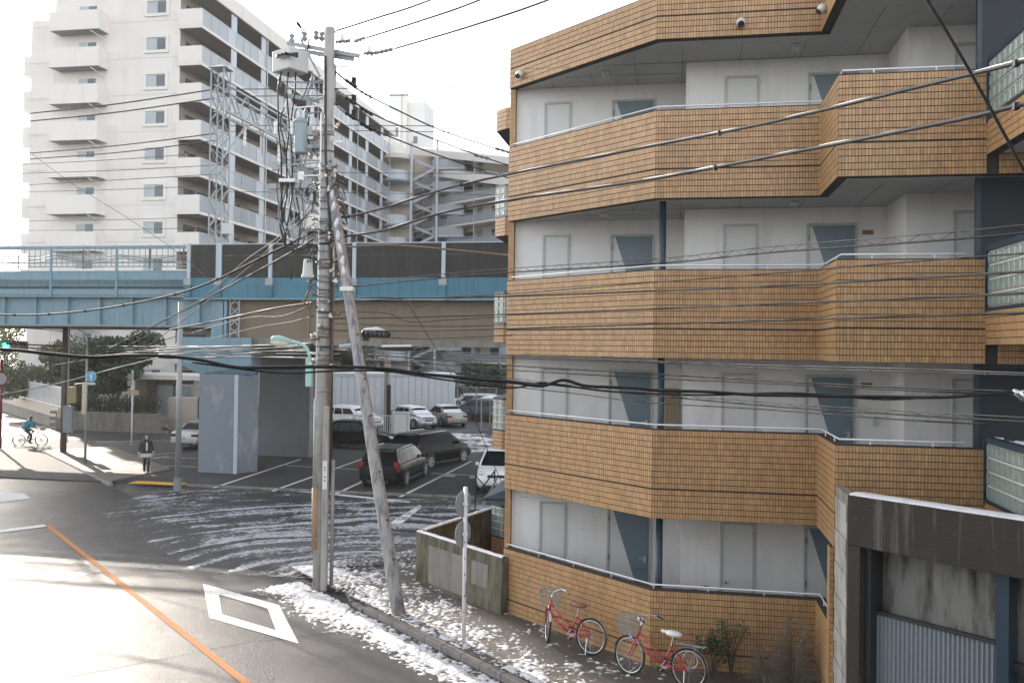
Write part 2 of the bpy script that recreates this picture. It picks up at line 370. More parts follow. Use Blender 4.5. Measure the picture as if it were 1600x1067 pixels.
# road paint
def Gp(px, py, z=.012): return G(px, py, z)
mb = MB(); s0, s1 = -30.0, 30.0
def rproj(p): return p.dot(RD), p.dot(RN)
sA, oA = rproj(G(75, 820)); sB, oB = rproj(G(380, 1067)); oc = (oA + oB) / 2
n_ = 40
for i in range(n_):
    a = sA + (30 - sA) * i / n_; b = sA + (30 - sA) * (i + 1) / n_
    stripe(mb, road_pt(a, oc), road_pt(b, oc), .145, .014)
mb.build('orange_centre_line', 'paint_orange', kind='structure')
mb = MB(); p, q = G(-60, 838), G(72, 821); stripe(mb, p, q, .42, .014); mb.build('stop_line', 'paint_white', kind='structure')
mb = MB(); mb.patch([G(-20, 775), G(0, 769), G(38, 771), G(48, 779), G(0, 785)], .014); mb.build('road_marking', 'paint_white', kind='structure')
mb = MB(); mb.patch([G(609, 817), G(622, 823), G(660, 792), G(655, 789)], .014)
mb.patch([G(385, 757), G(385, 760), G(640, 786), G(640, 783)], .014); mb.build('road_marking', 'paint_white', kind='structure')
# diamond
O4 = [G(317, 912), G(436, 946), G(467, 1006), G(327, 966)]
I4 = [G(342, 929), G(418, 951), G(431, 985), G(347, 960)]
mb = MB()
for i in range(4):
    j = (i + 1) % 4; mb.patch([O4[i], O4[j], I4[j], I4[i]], .014)
mb.build('diamond_marking', 'paint_white', kind='structure')

# near pavement (raised) between kerb and orange building
KO = 9.42; KH = .13
cor = G(497, 925)                                        # rounded corner by the pole
sC = rproj(cor)[0]
poly = [road_pt(30, KO), road_pt(sC + 2.0, KO)]
for t in range(0, 7):
    a = R(15 * t); poly.append(road_pt(sC + 2.0 - 2.6 * math.sin(a), KO + 2.6 * (1 - math.cos(a))))
pc = poly[-1]
poly += [Vector((-1.2, 24.6, 0)), Vector((3, 24.6, 0)), Vector((30, 10, 0))]
pv = MB().prism(poly, -.1, KH - .012).build('pavement', 'pavement', kind='structure')
ks = MB().box(0, .59, 0, .15, -.1, KH).build('kerb_stone', 'kerb', pv, bevel=.015)
ra = math.atan2(RD.y, RD.x)
ks.location = road_pt(sC + 2.0, KO - .15); ks.rotation_euler = (0, 0, ra)
for i in range(1, 26): inst(ks, pv, road_pt(sC + 2.0 + i * .6, KO - .15), (0, random.uniform(-.008, .008), ra))
# kerb round the corner, low
for t in range(6):
    a = R(15 * t + 7.5); c0 = road_pt(sC + 2.0 - 2.6 * math.sin(a), KO + 2.6 * (1 - math.cos(a)))
    tx = (RD * -math.cos(a) + RN * math.sin(a)); an = math.atan2(tx.y, tx.x)
    inst(ks, pv, c0 - tx * .3 - Vector((0, 0, .06)), (0, 0, an))
MB().patch([road_pt(-90, 9.3), road_pt(-50.6, 9.3), road_pt(-50.6, 17), road_pt(-90, 17)], .0065).build('junction_mouth', 'asphalt_road', kind='structure')
# far pavement with tactile paving
q = [G(80, 706), G(171, 748), G(215, 768), G(262, 756), G(150, 700), G(95, 690)]
far_poly = [road_pt(-50.6, 9.42), road_pt(rproj(G(190, 756))[0], 9.42), park(-4.4, .1), road_pt(rproj(park(-4.4, .1))[0] - 2.2, 12.6), road_pt(-50.6, 12.6)]
fp = MB().prism(far_poly, -.1, .11).build('pavement', 'pavement_pale', kind='structure')
k2 = inst(ks, fp, road_pt(-10, KO - .15), (0, 0, ra))
sF = rproj(G(185, 755))[0]
for i in range(0, int((sF + 50.6) / .6)): inst(ks, fp, road_pt(sF - i * .6, KO - .15) - Vector((0, 0, .015)), (0, 0, ra))
col.objects.unlink(k2); bpy.data.objects.remove(k2)
tl = None
for i in range(7):
    for j in range(2):
        p0 = G(192, 757, .11) + E2 * .35 + (E1 * (.31 * i)) + E2 * (.31 * j)
        if tl is None:
            tb = MB().box(0, .3, 0, .3, 0, .012)
            for k in range(4): tb.box(.02, .28, .03 + .07 * k, .06 + .07 * k, .012, .017)
            tl = tb.build('tactile_tile', 'tactile', fp); tl.location = p0 + Vector((0, 0, .002)); tl.rotation_euler = (0, 0, -GA)
        else: inst(tl, fp, p0 + Vector((0, 0, .002)))

ob_ = tag(empty('unseen_opposite_building', road_pt(0, -2.2), math.atan2(RD.y, RD.x)), 'unseen low building added behind the viewpoint to dim the brown facade', 'building')  # out of view; added so the lower tiled facade gets less sky light
MB().box(-8, 26, -12, 0, 0, 4.6).box(1.5, 26, -12, 0, 4.6, 10.5).build('wall', 'concrete', ob_)
# ------------------------------------------------------------------ snow (real relief that thins out into patches)
def snow_field(name, u0, u1, v0, v1, org, ax, ay, step, fn, m, zb):
    nu = int((u1 - u0) / step); nv = int((v1 - v0) / step); idx = {}; vs = []; fs = []
    H = [[0] * (nv + 1) for _ in range(nu + 1)]
    for i in range(nu + 1):
        for j in range(nv + 1):
            p = org + ax * (u0 + i * step) + ay * (v0 + j * step); H[i][j] = (fn(p), p)
    def vid(i, j):
        if (i, j) not in idx:
            h, p = H[i][j]; idx[(i, j)] = len(vs); vs.append((p.x, p.y, zb + h))
        return idx[(i, j)]
    for i in range(nu):
        for j in range(nv):
            q4 = ((i, j), (i + 1, j), (i + 1, j + 1), (i, j + 1))
            if max(H[a][b][0] for a, b in q4) > 0: fs.append(tuple(vid(a, b) for a, b in q4))
    mbx = MB(); mbx.v = vs; mbx.f = fs
    hs_ = {v: H[i][j][0] for (i, j), v in idx.items()}
    # make sure faces look up
    if fs:
        a, b, c = (Vector(vs[k]) for k in fs[0][:3])
        if (b - a).cross(c - a).z < 0: mbx.f = [f[::-1] for f in fs]
    ob = mbx.build(name, m, kind='stuff', smooth=True); at_ = ob.data.attributes.new('thick', 'FLOAT', 'POINT')
    at_.data.foreach_set('value', [max(0, hs_[k]) for k in range(len(vs))]); return ob
def fb(p, s, o=3): return noise.fractal(Vector((p.x * s, p.y * s, .37 * s)), 1.0, 2.0, o)
def sm(x, a, b):
    t = max(0, min(1, (x - a) / (b - a))); return t * t * (3 - 2 * t)
TC = G(590, 930)                                         # wheels swing round this corner
def fn_pave(p):
    s, o = rproj(p); d = fb(p, .9, 2) * .28 + fb(p, 4.5, 3) * .34 + fb(p, 13, 3) * .60
    near = sm(o, KO + 1.6, KO + .2)                      # thicker next to the kerb
    g = d * 1.25 + near * .36 - .41 + (.10 if s < sC + 3 else 0)
    w = sm(s, sC + 8.5, sC + 4.5) * .16
    return max(-.02, min(.035, (g + w - .02) * .06)) if o > KO - .05 else -.02
def fn_gutter(p):
    s, o = rproj(p); d = fb(p, 1.5, 2) * .35 + fb(p, 6, 3) * .40 + fb(p, 14, 3) * .6
    c = KO - .55; wdt = .42 + .40 * sm(s, sC + 6, sC - 1)
    g = .42 - abs(o - c) / wdt * .55 + d * .75
    return max(-.02, min(.04, g * .07))
def fn_junction(p):
    v = p - TC; r = math.hypot(v.x, v.y); th = math.atan2(v.y, v.x)
    r += .5 * fb(p, .45, 2); st = noise.fractal(Vector((r * 2.6, th * .5, 4.2)), 1.0, 2.0, 3)
    st2 = noise.fractal(Vector((r * 8.0, th * 1.0, 1.2)), 1.0, 2.0, 2)
    d = fb(p, 1.2, 3) * .35 + fb(p, 5, 3) * .24 + fb(p, 13, 2) * .50
    s, o = rproj(p)
    inside = sm(o, 8.0 + .6 * fb(p, .5, 2), 9.6 + .6 * fb(p, .5, 2))
    pu = (p - O_park).dot(E1); pvv = (p - O_park).dot(E2)
    up = sm(pvv, -.3, -2.6) * (1 - .9 * sm(pu, 7, 12))
    g = st * .80 + st2 * .38 + d - .12 + inside * .36 - .42 + up * .26 - .12
    if o < 7.6: g -= .6
    return max(-.012, min(.02, g * .05))
def fn_lot(p):
    d = fb(p, .5, 4) * .6 + fb(p, 2.2, 4) * .5 + fb(p, 6, 2) * .2
    return max(-.03, min(.06, (d + .06) * .11))
snow_field('snow_on_pavement', -9, 9, .0, 4.2, road_pt(sC + 7.0, KO + .02), RD, RN, .036, fn_pave, 'ground_snow', KH - .010)
snow_field('snow_in_gutter', -1.5, 12.5, -1.9, -.16, road_pt(sC + .5, KO), RD, RN, .035, fn_gutter, 'ground_snow', .006)
snow_field('snow_on_side_street', -1.5, 14, -12, -.3, O_park, E1, E2, .055, fn_junction, 'slush', .012)
snow_field('snow_in_lot', -2, 14, 14.2, 24, O_park, E1, E2, .16, fn_lot, 'ground_snow', .012)

# pale scrape marks and salt streaks on the shaded asphalt
random.seed(4); mb = MB()
for i in range(110):
    px, py = random.gauss(150, 90), random.gauss(830, 42)
    if not (0 < px < 420 and 750 < py < 905) or px > 60 + (py - 740) * 3.2 + 160: continue
    a = G(px, py); an = random.choice((.3, 1.2, 2.0)) + random.gauss(0, .25); q = a + Vector((math.cos(an), math.sin(an), 0)) * random.uniform(.1, .5)
    stripe(mb, a, q, random.uniform(.008, .018), .013)
mb.build('scrape_marks', 'stop_block', kind='stuff')

# ------------------------------------------------------------------ orange tiled building
B0 = Vector((2.484, 15.717, 0)); CZ = -.11
def zk(k): return CZ + 2.8 * k
bld = tag(empty('apartment_building', B0, -GA), 'brown tiled apartment building with open walkways above the pavement', 'building')
PL = [Vector((-3.117, 2.62)), Vector((0, 0)), Vector((2.77, 0)), Vector((2.77, -1.70)), Vector((4.86, -1.70))]
def tile_face(tb, p, q, z0, z1, joint=10, rows=None):
    """tiles set on the outer side of the wall from p to q (outer side = right hand of the run)"""
    p = Vector(p[:2]); q = Vector(q[:2]); L = (q - p).length; d = (q - p) / L; n = Vector((d.y, -d.x))
    nc = max(1, round(L / .0488)); w = L / nc; rows = rows or max(1, round((z1 - z0) / .1035)); h = (z1 - z0) / rows
    for c in range(nc):
        a = p + d * (c * w + .0035); b = p + d * ((c + 1) * w - .0035)
        for r in range(rows):
            za = z0 + r * h + .0055; zb = z0 + (r + 1) * h - .0055
            if joint is not None and r == rows - joint: zb -= 0
            if joint is not None and r == rows - joint - 1: zb -= .010
            if joint is not None and r == rows - joint: za += .010
            e = .006 + random.uniform(0, .0012)
            A0 = a + n * .0004; B_ = b + n * .0004; A1 = a + n * e; B1 = b + n * e
            o = len(tb.v)
            tb.v += [(A0.x, A0.y, za), (B_.x, B_.y, za), (B_.x, B_.y, zb), (A0.x, A0.y, zb), (A1.x, A1.y, za + .001), (B1.x, B1.y, za + .001), (B1.x, B1.y, zb - .001), (A1.x, A1.y, zb - .001)]
            tb.f += [(o + 4, o + 5, o + 6, o + 7), (o, o + 1, o + 5, o + 4), (o + 1, o + 2, o + 6, o + 5), (o + 2, o + 3, o + 7, o + 6), (o + 3, o, o + 4, o + 7)]
def offset_poly(pts, t):
    out = []
    for i, p in enumerate(pts):
        ds = []
        if i > 0: ds.append((pts[i] - pts[i - 1]).normalized())
        if i < len(pts) - 1: ds.append((pts[i + 1] - pts[i]).normalized())
        ns = [Vector((-d.y, d.x)) for d in ds]
        if len(ns) == 1: out.append(p + ns[0] * t)
        else:
            m = (ns[0] + ns[1]).normalized(); out.append(p + m * t / max(.3, m.dot(ns[0])))
    return out
IN = offset_poly(PL, .16)
for k in range(5):
    z0 = 0.0 if k == 0 else zk(k); z1 = zk(k) + (1.545 if k < 4 else .81)
    pts = PL
    inn = IN
    mb = MB(); mb.prism(list(pts) + list(reversed(inn)), z0, z1)
    par = mb.build('parapet', 'grout', bld)
    tb = MB()
    for i in range(4):
        if k == 0 and i == 3: continue
        rows = 15 if k < 4 else 8
        tile_face(tb, pts[i], pts[i + 1], z0 if k else z1 - .1035 * 15, z1, 10 if k < 4 else 4, rows)
    tb.build('tile_cladding', 'tile', par, kind='stuff')
    # coping
    cp = MB(); o1 = offset_poly(PL, -.004)
    cp.prism(list(o1) + list(reversed(offset_poly(PL, .17))), z1 + .001, z1 + .012); cp.build('coping', 'grout', par)
    # rail
    if k < 4:
        mid = offset_poly(PL, .07); zr = z1 + .085
        path = [(mid[0].x, mid[0].y, zr), (mid[1].x, mid[1].y, zr), (mid[2].x, mid[2].y, zr), (mid[3].x, mid[3].y, zr), (mid[4].x - .25, mid[4].y, zr)]
        if k == 0: path = path[:4]
        rl = MB().tube(path, .015, 8).build('handrail', 'white_metal', par, smooth=True)
        for i in range(len(path) - 1):
            a = Vector(path[i]); b = Vector(path[i + 1]); L = (b - a).length; n = max(1, round(L / .95))
            for j in range(n):
                c = a.lerp(b, (j + .5 if i else j + .02) / n) if i != 1 else a.lerp(b, (j + .02) / n)
                MB().box(-.006, .006, -.03, .03, 0, .085).build('rail_bracket', 'white_metal', rl).location = (c.x, c.y, z1)
# blue round columns behind the first corner
for k in range(0, 3):
    MB().tube([(.13, .40, zk(k) + .45 if k else 0.1), (.13, .40, zk(k + 1) + .02)], .062, 14).build('column', 'dark_blue_steel', bld, smooth=True)
# floor slabs / soffits
sp = [PL[0], PL[1], PL[2], PL[3], PL[4], Vector((8, -1.7)), Vector((8, 6)), Vector((-3.10, 6))]
spi = [IN[0] + Vector((.02, 0)), IN[1], IN[2], IN[3], IN[4], Vector((8, -1.54)), Vector((8, 6)), Vector((-2.95, 6))]
for k in range(0, 5):
    mb = MB().prism(spi, zk(k) + .03 if k else .01, zk(k) + .45)
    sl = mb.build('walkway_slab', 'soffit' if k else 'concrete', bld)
    if k:   # soffit panel joints, slightly recessed dark strips read as gaps
        jb = MB()
        for u in (-2.2, -1.35, -.45, .45, 1.5, 2.6, 3.6, 4.6):
            jb.box(u - .004, u + .004, -0.9 if u > 2.9 else max(.2, -.84 * u + .2 if u < 0 else .2), 2.85, zk(k) + .026, zk(k) + .031)
        jb.box(-2.6, 7, 1.42, 1.43, zk(k) + .0255, zk(k) + .0305)
        jb.box(-2.6, .5, 2.1, 2.108, zk(k) + .025, zk(k) + .030)
        jb.build('soffit_joint', 'joint', sl, kind='stuff')
        # inner drip edge
        e0 = offset_poly(PL, .165); e1 = offset_poly(PL, .36)
        MB().prism(list(e0) + list(reversed(e1)), zk(k) + .005, zk(k) + .029).build('edge_trim', 'soffit', sl)
MB().prism(spi, zk(5) + .0, zk(5) + .1).build('roof_deck', 'concrete', bld) if False else None
MB().prism(spi, zk(4) + .45, zk(4) + .6).build('roof', 'concrete', bld)
# walls
mb = MB()
for k in range(4):
    z0 = zk(k) + .45 if k else 0.1; z1 = zk(k + 1) + .03
    mb = MB()
    mb.box(-2.99, 1.7, 2.79, 2.95, z0, z1)               # wall A
    mb.box(.527, 4.20, 1.44, 1.60, z0, z1)               # wall B
    mb.box(.527, .687, 1.60, 2.79, z0, z1)
    mb.box(4.20, 4.36, .09, 1.44, z0, z1) if False else mb.box(4.17, 4.30, .22, 1.44, z0, z1)
    mb.box(4.17, 7.5, .09, .22, z0, z1)                  # wall C
    mb.build('walkway_wall', 'white_wall', bld)
    # end pier
def door(k, u0, u1, v, style, h=2.03, light=None):
    zf = zk(k) + .455 if k else .345
    fr = MB(); t = .045
    fr.box(u0 - t, u0, v - .03, v + .01, zf, zf + h + t); fr.box(u1, u1 + t, v - .03, v + .01, zf, zf + h + t); fr.box(u0, u1, v - .03, v + .01, zf + h, zf + h + t)
    d = MB().box(u0 + .004, u1 - .004, v - .008, v + .01, zf, zf + h - .004).build('door', 'door_blue' if style == 'two' else 'door_white', bld)
    fr.build('door_frame', 'door_frame', d)
    if style == 'two':
        x0, x1 = u0 + .01, u1 - .01
        MB().add([(x0, v - .0120, zf + .01), (x0 + (x1 - x0) * .86, v - .012, zf + .01), (x0 + (x1 - x0) * .06, v - .012, zf + h - .02), (x0, v - .012, zf + h - .02),
                  (x0, v - .008, zf + .01), (x0 + (x1 - x0) * .86, v - .008, zf + .01), (x0 + (x1 - x0) * .06, v - .008, zf + h - .02), (x0, v - .008, zf + h - .02)],
                 [(0, 1, 2, 3), (1, 5, 6, 2), (0, 4, 5, 1), (2, 6, 7, 3), (4, 0, 3, 7)]).build('pale_door_panel', 'door_white', d)
        MB().box(x1 - .10, x1 - .05, v - .03, v - .008, zf + .92, zf + 1.04).tube([(x1 - .075, v - .05, zf + 1.0), (x1 - .19, v - .05, zf + 1.0)], .008, 6).build('door_handle', 'alu', d)
        MB().box(x0 + .46, x0 + .72, v - .02, v - .011, zf + .74, zf + .79).build('letter_slot', 'galv_dark', d)
    else:
        MB().ball((u0 + .07 if k == 0 else u1 - .07, v - .045, zf + .95), .025, 8).build('door_knob', 'galv_dark', d)
    for zz in (.25, 1.0, 1.8):
        MB().box(u0 - .02, u0 + .012, v - .042, v - .008, zf + zz - .055, zf + zz + .055).build('hinge', 'galv_dark', d) if style == 'two' else None
for k in range(4):
    door(k, -2.35, -1.87, 2.79, 'plain'); door(k, -.93, -.11, 2.79, 'two')
    door(k, 1.29, 1.84, 1.44, 'plain'); door(k, 2.80, 3.61, 1.44, 'two')
    door(k, 4.96, 5.9, .09, 'plain')
    z = zk(k) + .45
    MB().box(.02, .10, 2.76, 2.79, z + 1.25, z + 1.37).build('intercom', 'grey_box', bld)
    MB().box(3.74, 3.93, 1.415, 1.44, z + 1.86, z + 1.94).build('name_plate', 'saddle_brown', bld)
    if k == 1:
        MB().box(3.95, 4.03, 1.39, 1.44, z + 1.15, z + 1.33).build('intercom', 'grey_box', bld)
# slatted tan gate in the recess, second walkway
gt = MB().box(.16, .46, 2.70, 2.78, zk(1) + .46, zk(1) + 2.15).build('recess_gate', 'galv_dark', bld)
for i in range(4):
    o = MB().box(.165 + i * .074, .165 + i * .074 + .064, 2.67, 2.699, zk(1) + .47, zk(1) + 2.13).build('slat', 'gate_tan', gt)
# ceiling lamps
for k in range(1, 5):
    for (u, v) in ((-1.05, 2.05), (2.45, .95)):
        c = MB().box(u - .075, u + .075, v - .32, v + .12, zk(k) - .012, zk(k) + .024).build('ceiling_lamp', 'grey_box', bld, bevel=.006)
        MB().tube([(u, v - .26, zk(k) - .035), (u, v + .06, zk(k) - .035)], .019, 8).build('tube_light', 'lamp_glass', c, smooth=True)
# hooded round wall fittings on the roof parapet
for (i, t) in ((0, .10), (1, .515), (2, .30)):
    p = PL[i].lerp(PL[i + 1], t); d = (PL[i + 1] - PL[i]).normalized(); n = Vector((d.y, -d.x)); z = zk(4) + .20
    c = MB().ball((p.x + n.x * .07, p.y + n.y * .07, z), .085, 12).build('vent_cowl', 'alu', bld, smooth=True)
    MB().disc((p.x + n.x * .13, p.y + n.y * .13, z - .045), .055, (n.x, n.y, -.9), .03, 14).build('vent_mouth', 'black_metal', c)
# tile-clad left edge of the building and side wall going back
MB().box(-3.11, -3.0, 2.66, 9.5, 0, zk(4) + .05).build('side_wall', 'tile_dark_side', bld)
tb = MB(); tile_face(tb, (-3.115, 2.655), (-2.995, 2.655), 0, zk(4), None); tb.build('edge_tiles', 'tile', bld, kind='stuff')
# pier under the outer corner
mb = MB().box(2.72, 2.96, -1.66, -1.42, 0, zk(1)).build('pier', 'grout', bld)
tb = MB(); tile_face(tb, (2.72, -1.66), (2.96, -1.66), 0, zk(1), None); tile_face(tb, (2.72, -1.42), (2.72, -1.66), 0, zk(1), None); tb.build('edge_tiles', 'tile', mb, kind='stuff')
# stair projections with glass blocks, right hand side
gb = None
def glass_wall(parent, p, q, z0, rows, bh, cols, n_out, frame=True):
    """panel of glass blocks from p to q, outer normal n_out"""
    global gb
    p = Vector(p); q = Vector(q); d = (q - p).normalized(); L = (q - p).length; w = L / cols; n = Vector(n_out)
    ang = math.atan2(d.y, d.x)
    pan = MB().slab(p, q, .05, z0, z0 + rows * bh, 1 if Vector((-d.y, d.x)).dot(n) < 0 else -1).build('glass_block_panel', 'mortar_pale', parent)
    src = MB()
    a = .5 * w - .012; hh = .5 * bh - .012
    rr = [(1, 0), (.96, .014), (.80, .018), (.62, .010)]
    for (s_, o_) in rr: src.v += [(-a * s_, -.004 - o_, -hh * s_), (a * s_, -.004 - o_, -hh * s_), (a * s_, -.004 - o_, hh * s_), (-a * s_, -.004 - o_, hh * s_)]
    for i in range(3):
        for j in range(4): src.f.append((i * 4 + j, i * 4 + (j + 1) % 4, (i + 1) * 4 + (j + 1) % 4, (i + 1) * 4 + j))
    src.f.append((12, 13, 14, 15))
    # block front faces local -y ; turn so that -y == n
    rz = math.atan2(n.x, -n.y)
    first = None
    for c in range(cols):
        for r in range(rows):
            x = p + d * ((c + .5) * w); z = z0 + (r + .5) * bh
            if first is None:
                first = src.build('glass_block', 'glass_block', pan); first.location = (x.x, x.y, z); first.rotation_euler = (0, 0, rz)
            else: inst(first, pan, (x.x, x.y, z), (0, 0, rz))
    return pan
for k in range(1, 4):
    zb = zk(k)
    u = 4.865; v0 = -1.70; v1 = -5.2
    st = MB().box(u, u + .16, v1, v0 - .01, zb + .28, zb + .78).build('stair_parapet', 'grout', bld)
    tb = MB(); tile_face(tb, (u, v0), (u, v1), zb + .28, zb + .78, None, 5); tb.build('tile_cladding', 'tile', st, kind='stuff')
    glass_wall(st, (u + .02, v0 - .05), (u + .02, v1), zb + .83, 4, .205, 17, (-1, 0))
    MB().box(u - .012, u + .10, v1, v0 - .02, zb + .782, zb + .828).build('lower_frame', 'dark_blue_steel', st)
    MB().box(u - .012, u + .10, v1, v0 - .02, zb + 1.652, zb + 1.74).build('top_frame', 'dark_blue_steel', st)
    MB().box(u - .022, u + .10, v0 - .045, v0 - .008, zb + .74, zb + 1.70).build('end_frame', 'dark_blue_steel', st)
    MB().box(u + .165, 8, v1, v0 - .02, zb + .30, zb + .42).build('landing_slab', 'soffit', bld)
    bm_ = MB().box(4.87, 8, -1.68, -1.5, zb, zb + .42).build('beam', 'grout', bld)
    tb = MB(); tile_face(tb, (5.03, -1.685), (6.4, -1.685), zb, zb + .30, None, 3); tb.build('tile_cladding', 'tile', bm_, kind='stuff')
for k in range(0, 4):
    zb = zk(k); w_ = MB().box(4.86, 7.6, -1.40, -1.34, zb + .45 if k else 0, zk(k + 1)).build('shaft_panel', 'navy_panel', bld)
    MB().box(4.80, 4.868, -1.43, -1.36, zb + .45, zk(k + 1) - .003).build('panel_post', 'dark_blue_steel', w_)
    MB().box(4.87, 7.6, -1.43, -1.401, zk(k + 1) - .06, zk(k + 1) - .004).build('panel_rail', 'dark_blue_steel', w_)
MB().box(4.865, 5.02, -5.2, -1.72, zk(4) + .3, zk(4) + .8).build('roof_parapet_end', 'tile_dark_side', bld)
# folded white board leaning on the landing (pale item above the glass)
ob = MB(); ob.box(-.28, .28, -.03, .03, 0, .07); ob.box(-.22, -.12, -.03, .03, .07, .10); ob.box(.05, .2, -.03, .03, .07, .09)
o = ob.build('clothes_drying_pole_bracket', 'white_metal'); o.location = at(1580, 697, 12.9); o.rotation_euler = (0, R(4), R(-50))
tag(o, 'white metal bracket lying on the stair parapet above the lowest glass blocks', 'bracket')
# bays on the far side wall
for k in range(0, 5):
    zb = zk(k); poly = [Vector((-4.36, 7.42)), Vector((-4.04, 7.12)), Vector((-3.11, 7.12)), Vector((-3.11, 9.3)), Vector((-4.36, 9.3))]
    s_ = MB().prism(poly, zb + .28, zb + (.76 if k < 4 else .84)).build('stair_bay', 'grout', bld)
    tb = MB(); z1 = zb + (.76 if k < 4 else .84)
    tile_face(tb, poly[0], poly[1], zb + .28, z1, None); tile_face(tb, poly[1], poly[2], zb + .28, z1, None); tb.build('tile_cladding', 'tile', s_, kind='stuff')
    MB().prism([p * 1 for p in (Vector((-3.9, 7.3)), Vector((-3.11, 7.3)), Vector((-3.11, 9.3)), Vector((-3.9, 9.3)))], zb - .02, zb + .279).build('bay_bracket', 'concrete', s_)
    if k < 4:
        glass_wall(s_, poly[0], poly[1], zb + .80, 4, .19, 2, ((poly[1] - poly[0]).normalized().y, -(poly[1] - poly[0]).normalized().x))
        glass_wall(s_, poly[1], poly[2], zb + .80, 4, .19, 4, (0, -1))
        MB().prism(poly, zb + .761, zb + .799).build('sill_frame', 'dark_blue_steel', s_)
        MB().prism(poly, zb + 1.562, zb + 1.63).build('top_frame', 'dark_blue_steel', s_)
# low sloping roof over the ground floor bay
MB().add([(-4.5, 6.9, 1.72), (-3.1, 6.9, 1.72), (-3.1, 7.6, 2.2), (-4.0, 7.9, 2.2), (-4.5, 6.9, 1.66), (-3.1, 6.9, 1.66), (-3.1, 7.6, 2.14), (-4.0, 7.9, 2.14)],
         [(0, 1, 2, 3), (7, 6, 5, 4), (0, 4, 5, 1), (1, 5, 6, 2), (2, 6, 7, 3), (3, 7, 4, 0)]).build('bay_roof', 'dark_blue_steel', bld)

# ------------------------------------------------------------------ concrete garage frame, lower right
g0 = at(1323, 900, 12.62); g0.z = 0; GD = Vector((.62, -.785, 0)).normalized()
ga = math.atan2(GD.y, GD.x)
gar = tag(empty('garage', g0, ga), 'stained dark concrete garage front with snow along its top', 'garage')
HT = 5.65 - (775 - 549.5) * 12.62 / 1400 * 1.0 + .02
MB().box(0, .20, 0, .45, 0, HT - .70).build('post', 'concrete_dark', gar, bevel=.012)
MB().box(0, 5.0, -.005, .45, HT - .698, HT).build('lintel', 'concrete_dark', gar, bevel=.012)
# side wall running back on the street grid, board-marked
sw = MB(); sv = Vector((math.sin(GA), math.cos(GA))); c_, s_n = math.cos(-ga), math.sin(-ga)
sl = Vector((sv.x * c_ - sv.y * s_n, sv.x * s_n + sv.y * c_))
sw.slab((-.003, .012), (-.003 + sl.x * .92, .012 + sl.y * .92), .12, 0, HT - .01, -1)
side = sw.build('side_wall', 'concrete', gar)
for i in range(14):
    z = .1 + i * (HT - .25) / 14
    b = MB().slab((-.012 - sl.y * -.0, .03), (-.012 + sl.x * .9, .03 + sl.y * .9), .012 + .008 * (i % 2), z, z + (HT - .25) / 14 - .012, 1).build('board_mark', 'board_concrete', side)
mb = MB().box(.12, 5, .452, .55, 0, HT - .02).build('back_wall', 'concrete_back', gar)
ztop = HT - .70 - .92
mb = MB(); n = 300
for i in range(108):
    x = .292 + i * .0155; dy = .012 * math.sin(i * math.pi / 1.0 * .5 + .78)
    mb.v += [(x, .30 + (.012 if (i // 2) % 2 else -.012), 0), (x, .30 + (.012 if (i // 2) % 2 else -.012), ztop - .03)]
mb.f = [(2 * i, 2 * i + 2, 2 * i + 3, 2 * i + 1) for i in range(107)]
mb.build('shutter', 'shutter', gar)
MB().box(.202, .29, .12, .449, 0, HT - .70).build('door_jamb', 'black_metal', gar)
MB().box(.292, 1.955, .27, .33, ztop - .03, ztop + .02).build('shutter_rail', 'black_metal', gar)
MB().box(1.96, 2.11, .12, .36, 0, HT - .70).build('door_jamb', 'dark_blue_steel', gar)
MB().box(2.112, 5, .24, .33, ztop - .30, ztop - .18).build('shutter_rail', 'black_metal', gar)
MB().box(2.3, 5, .29, .31, 0, ztop - .32).build('shutter', 'shutter', gar)
# form-tie holes
for (x, z) in ((.12, 1.2), (.12, 2.0), (.6, HT - .25), (1.5, HT - .3), (2.4, HT - .28), (3.4, HT - .3), (.13, HT - .3)):
    MB().disc((x, -.006, z), .022, (0, 1, 0), .006, 10).build('tie_hole', 'black_metal', gar)
sn = MB()
for i in range(60):
    x = .02 + i * 4.9 / 59; h = .028 + .012 * noise.noise(Vector((x * 5, 0, 0))); y0 = .03 + .02 * noise.noise(Vector((x * 4, 3, 0)))
    sn.v += [(x, y0 - .02, HT), (x, y0, HT + h * .8), (x, .2, HT + h), (x, .43, HT)]
sn.f = [(4 * i + j, 4 * (i + 1) + j, 4 * (i + 1) + j + 1, 4 * i + j + 1) for i in range(59) for j in range(3)]
tag(sn.build('snow_strip', 'snow', smooth=True), kind='stuff'); bpy.data.objects['snow_strip'].matrix_world = Matrix.Translation(g0) @ Matrix.Rotation(ga, 4, 'Z')

# ------------------------------------------------------------------ low concrete wall with the open corner
A = G(649, 907, .12); Bq = G(783, 960, .12); A.z = 0; Bq.z = 0
Cq = Vector((-.55, 24.4, 0))
lw = tag(empty('concrete_wall', A), 'low mossy concrete wall with snow on top beside the brown building', 'wall')
def rel(p): return (p.x - A.x, p.y - A.y)
d1 = (Bq - A); L1 = d1.length; an1 = math.atan2(d1.y, d1.x)
w1 = MB().slab((0, 0), rel(Bq), .16, 0, 1.28, 1).build('front_wall', 'concrete_mossy', lw, bevel=.012)
MB().slab((.08, .17), rel(Cq), .15, 0, 1.27, -1).build('rear_wall', 'concrete_mossy', lw, bevel=.012)
dn = d1.normalized(); nn = Vector((dn.y, -dn.x, 0))
for (t0, t1, z0, z1, m_) in ((.17, .60, .20, 1.06, 'concrete'), (.17, .60, .20, .62, 'concrete'), (.68, .86, .55, 1.05, 'concrete')):
    pn = MB(); a = dn * L1 * t0 + nn * .004; b = dn * L1 * t1 + nn * .004
    pn.slab((a.x, a.y), (b.x, b.y), .006 if z1 > .7 else .012, z0, z1, -1); pn.build('render_panel', m_, w1)
sn = MB()
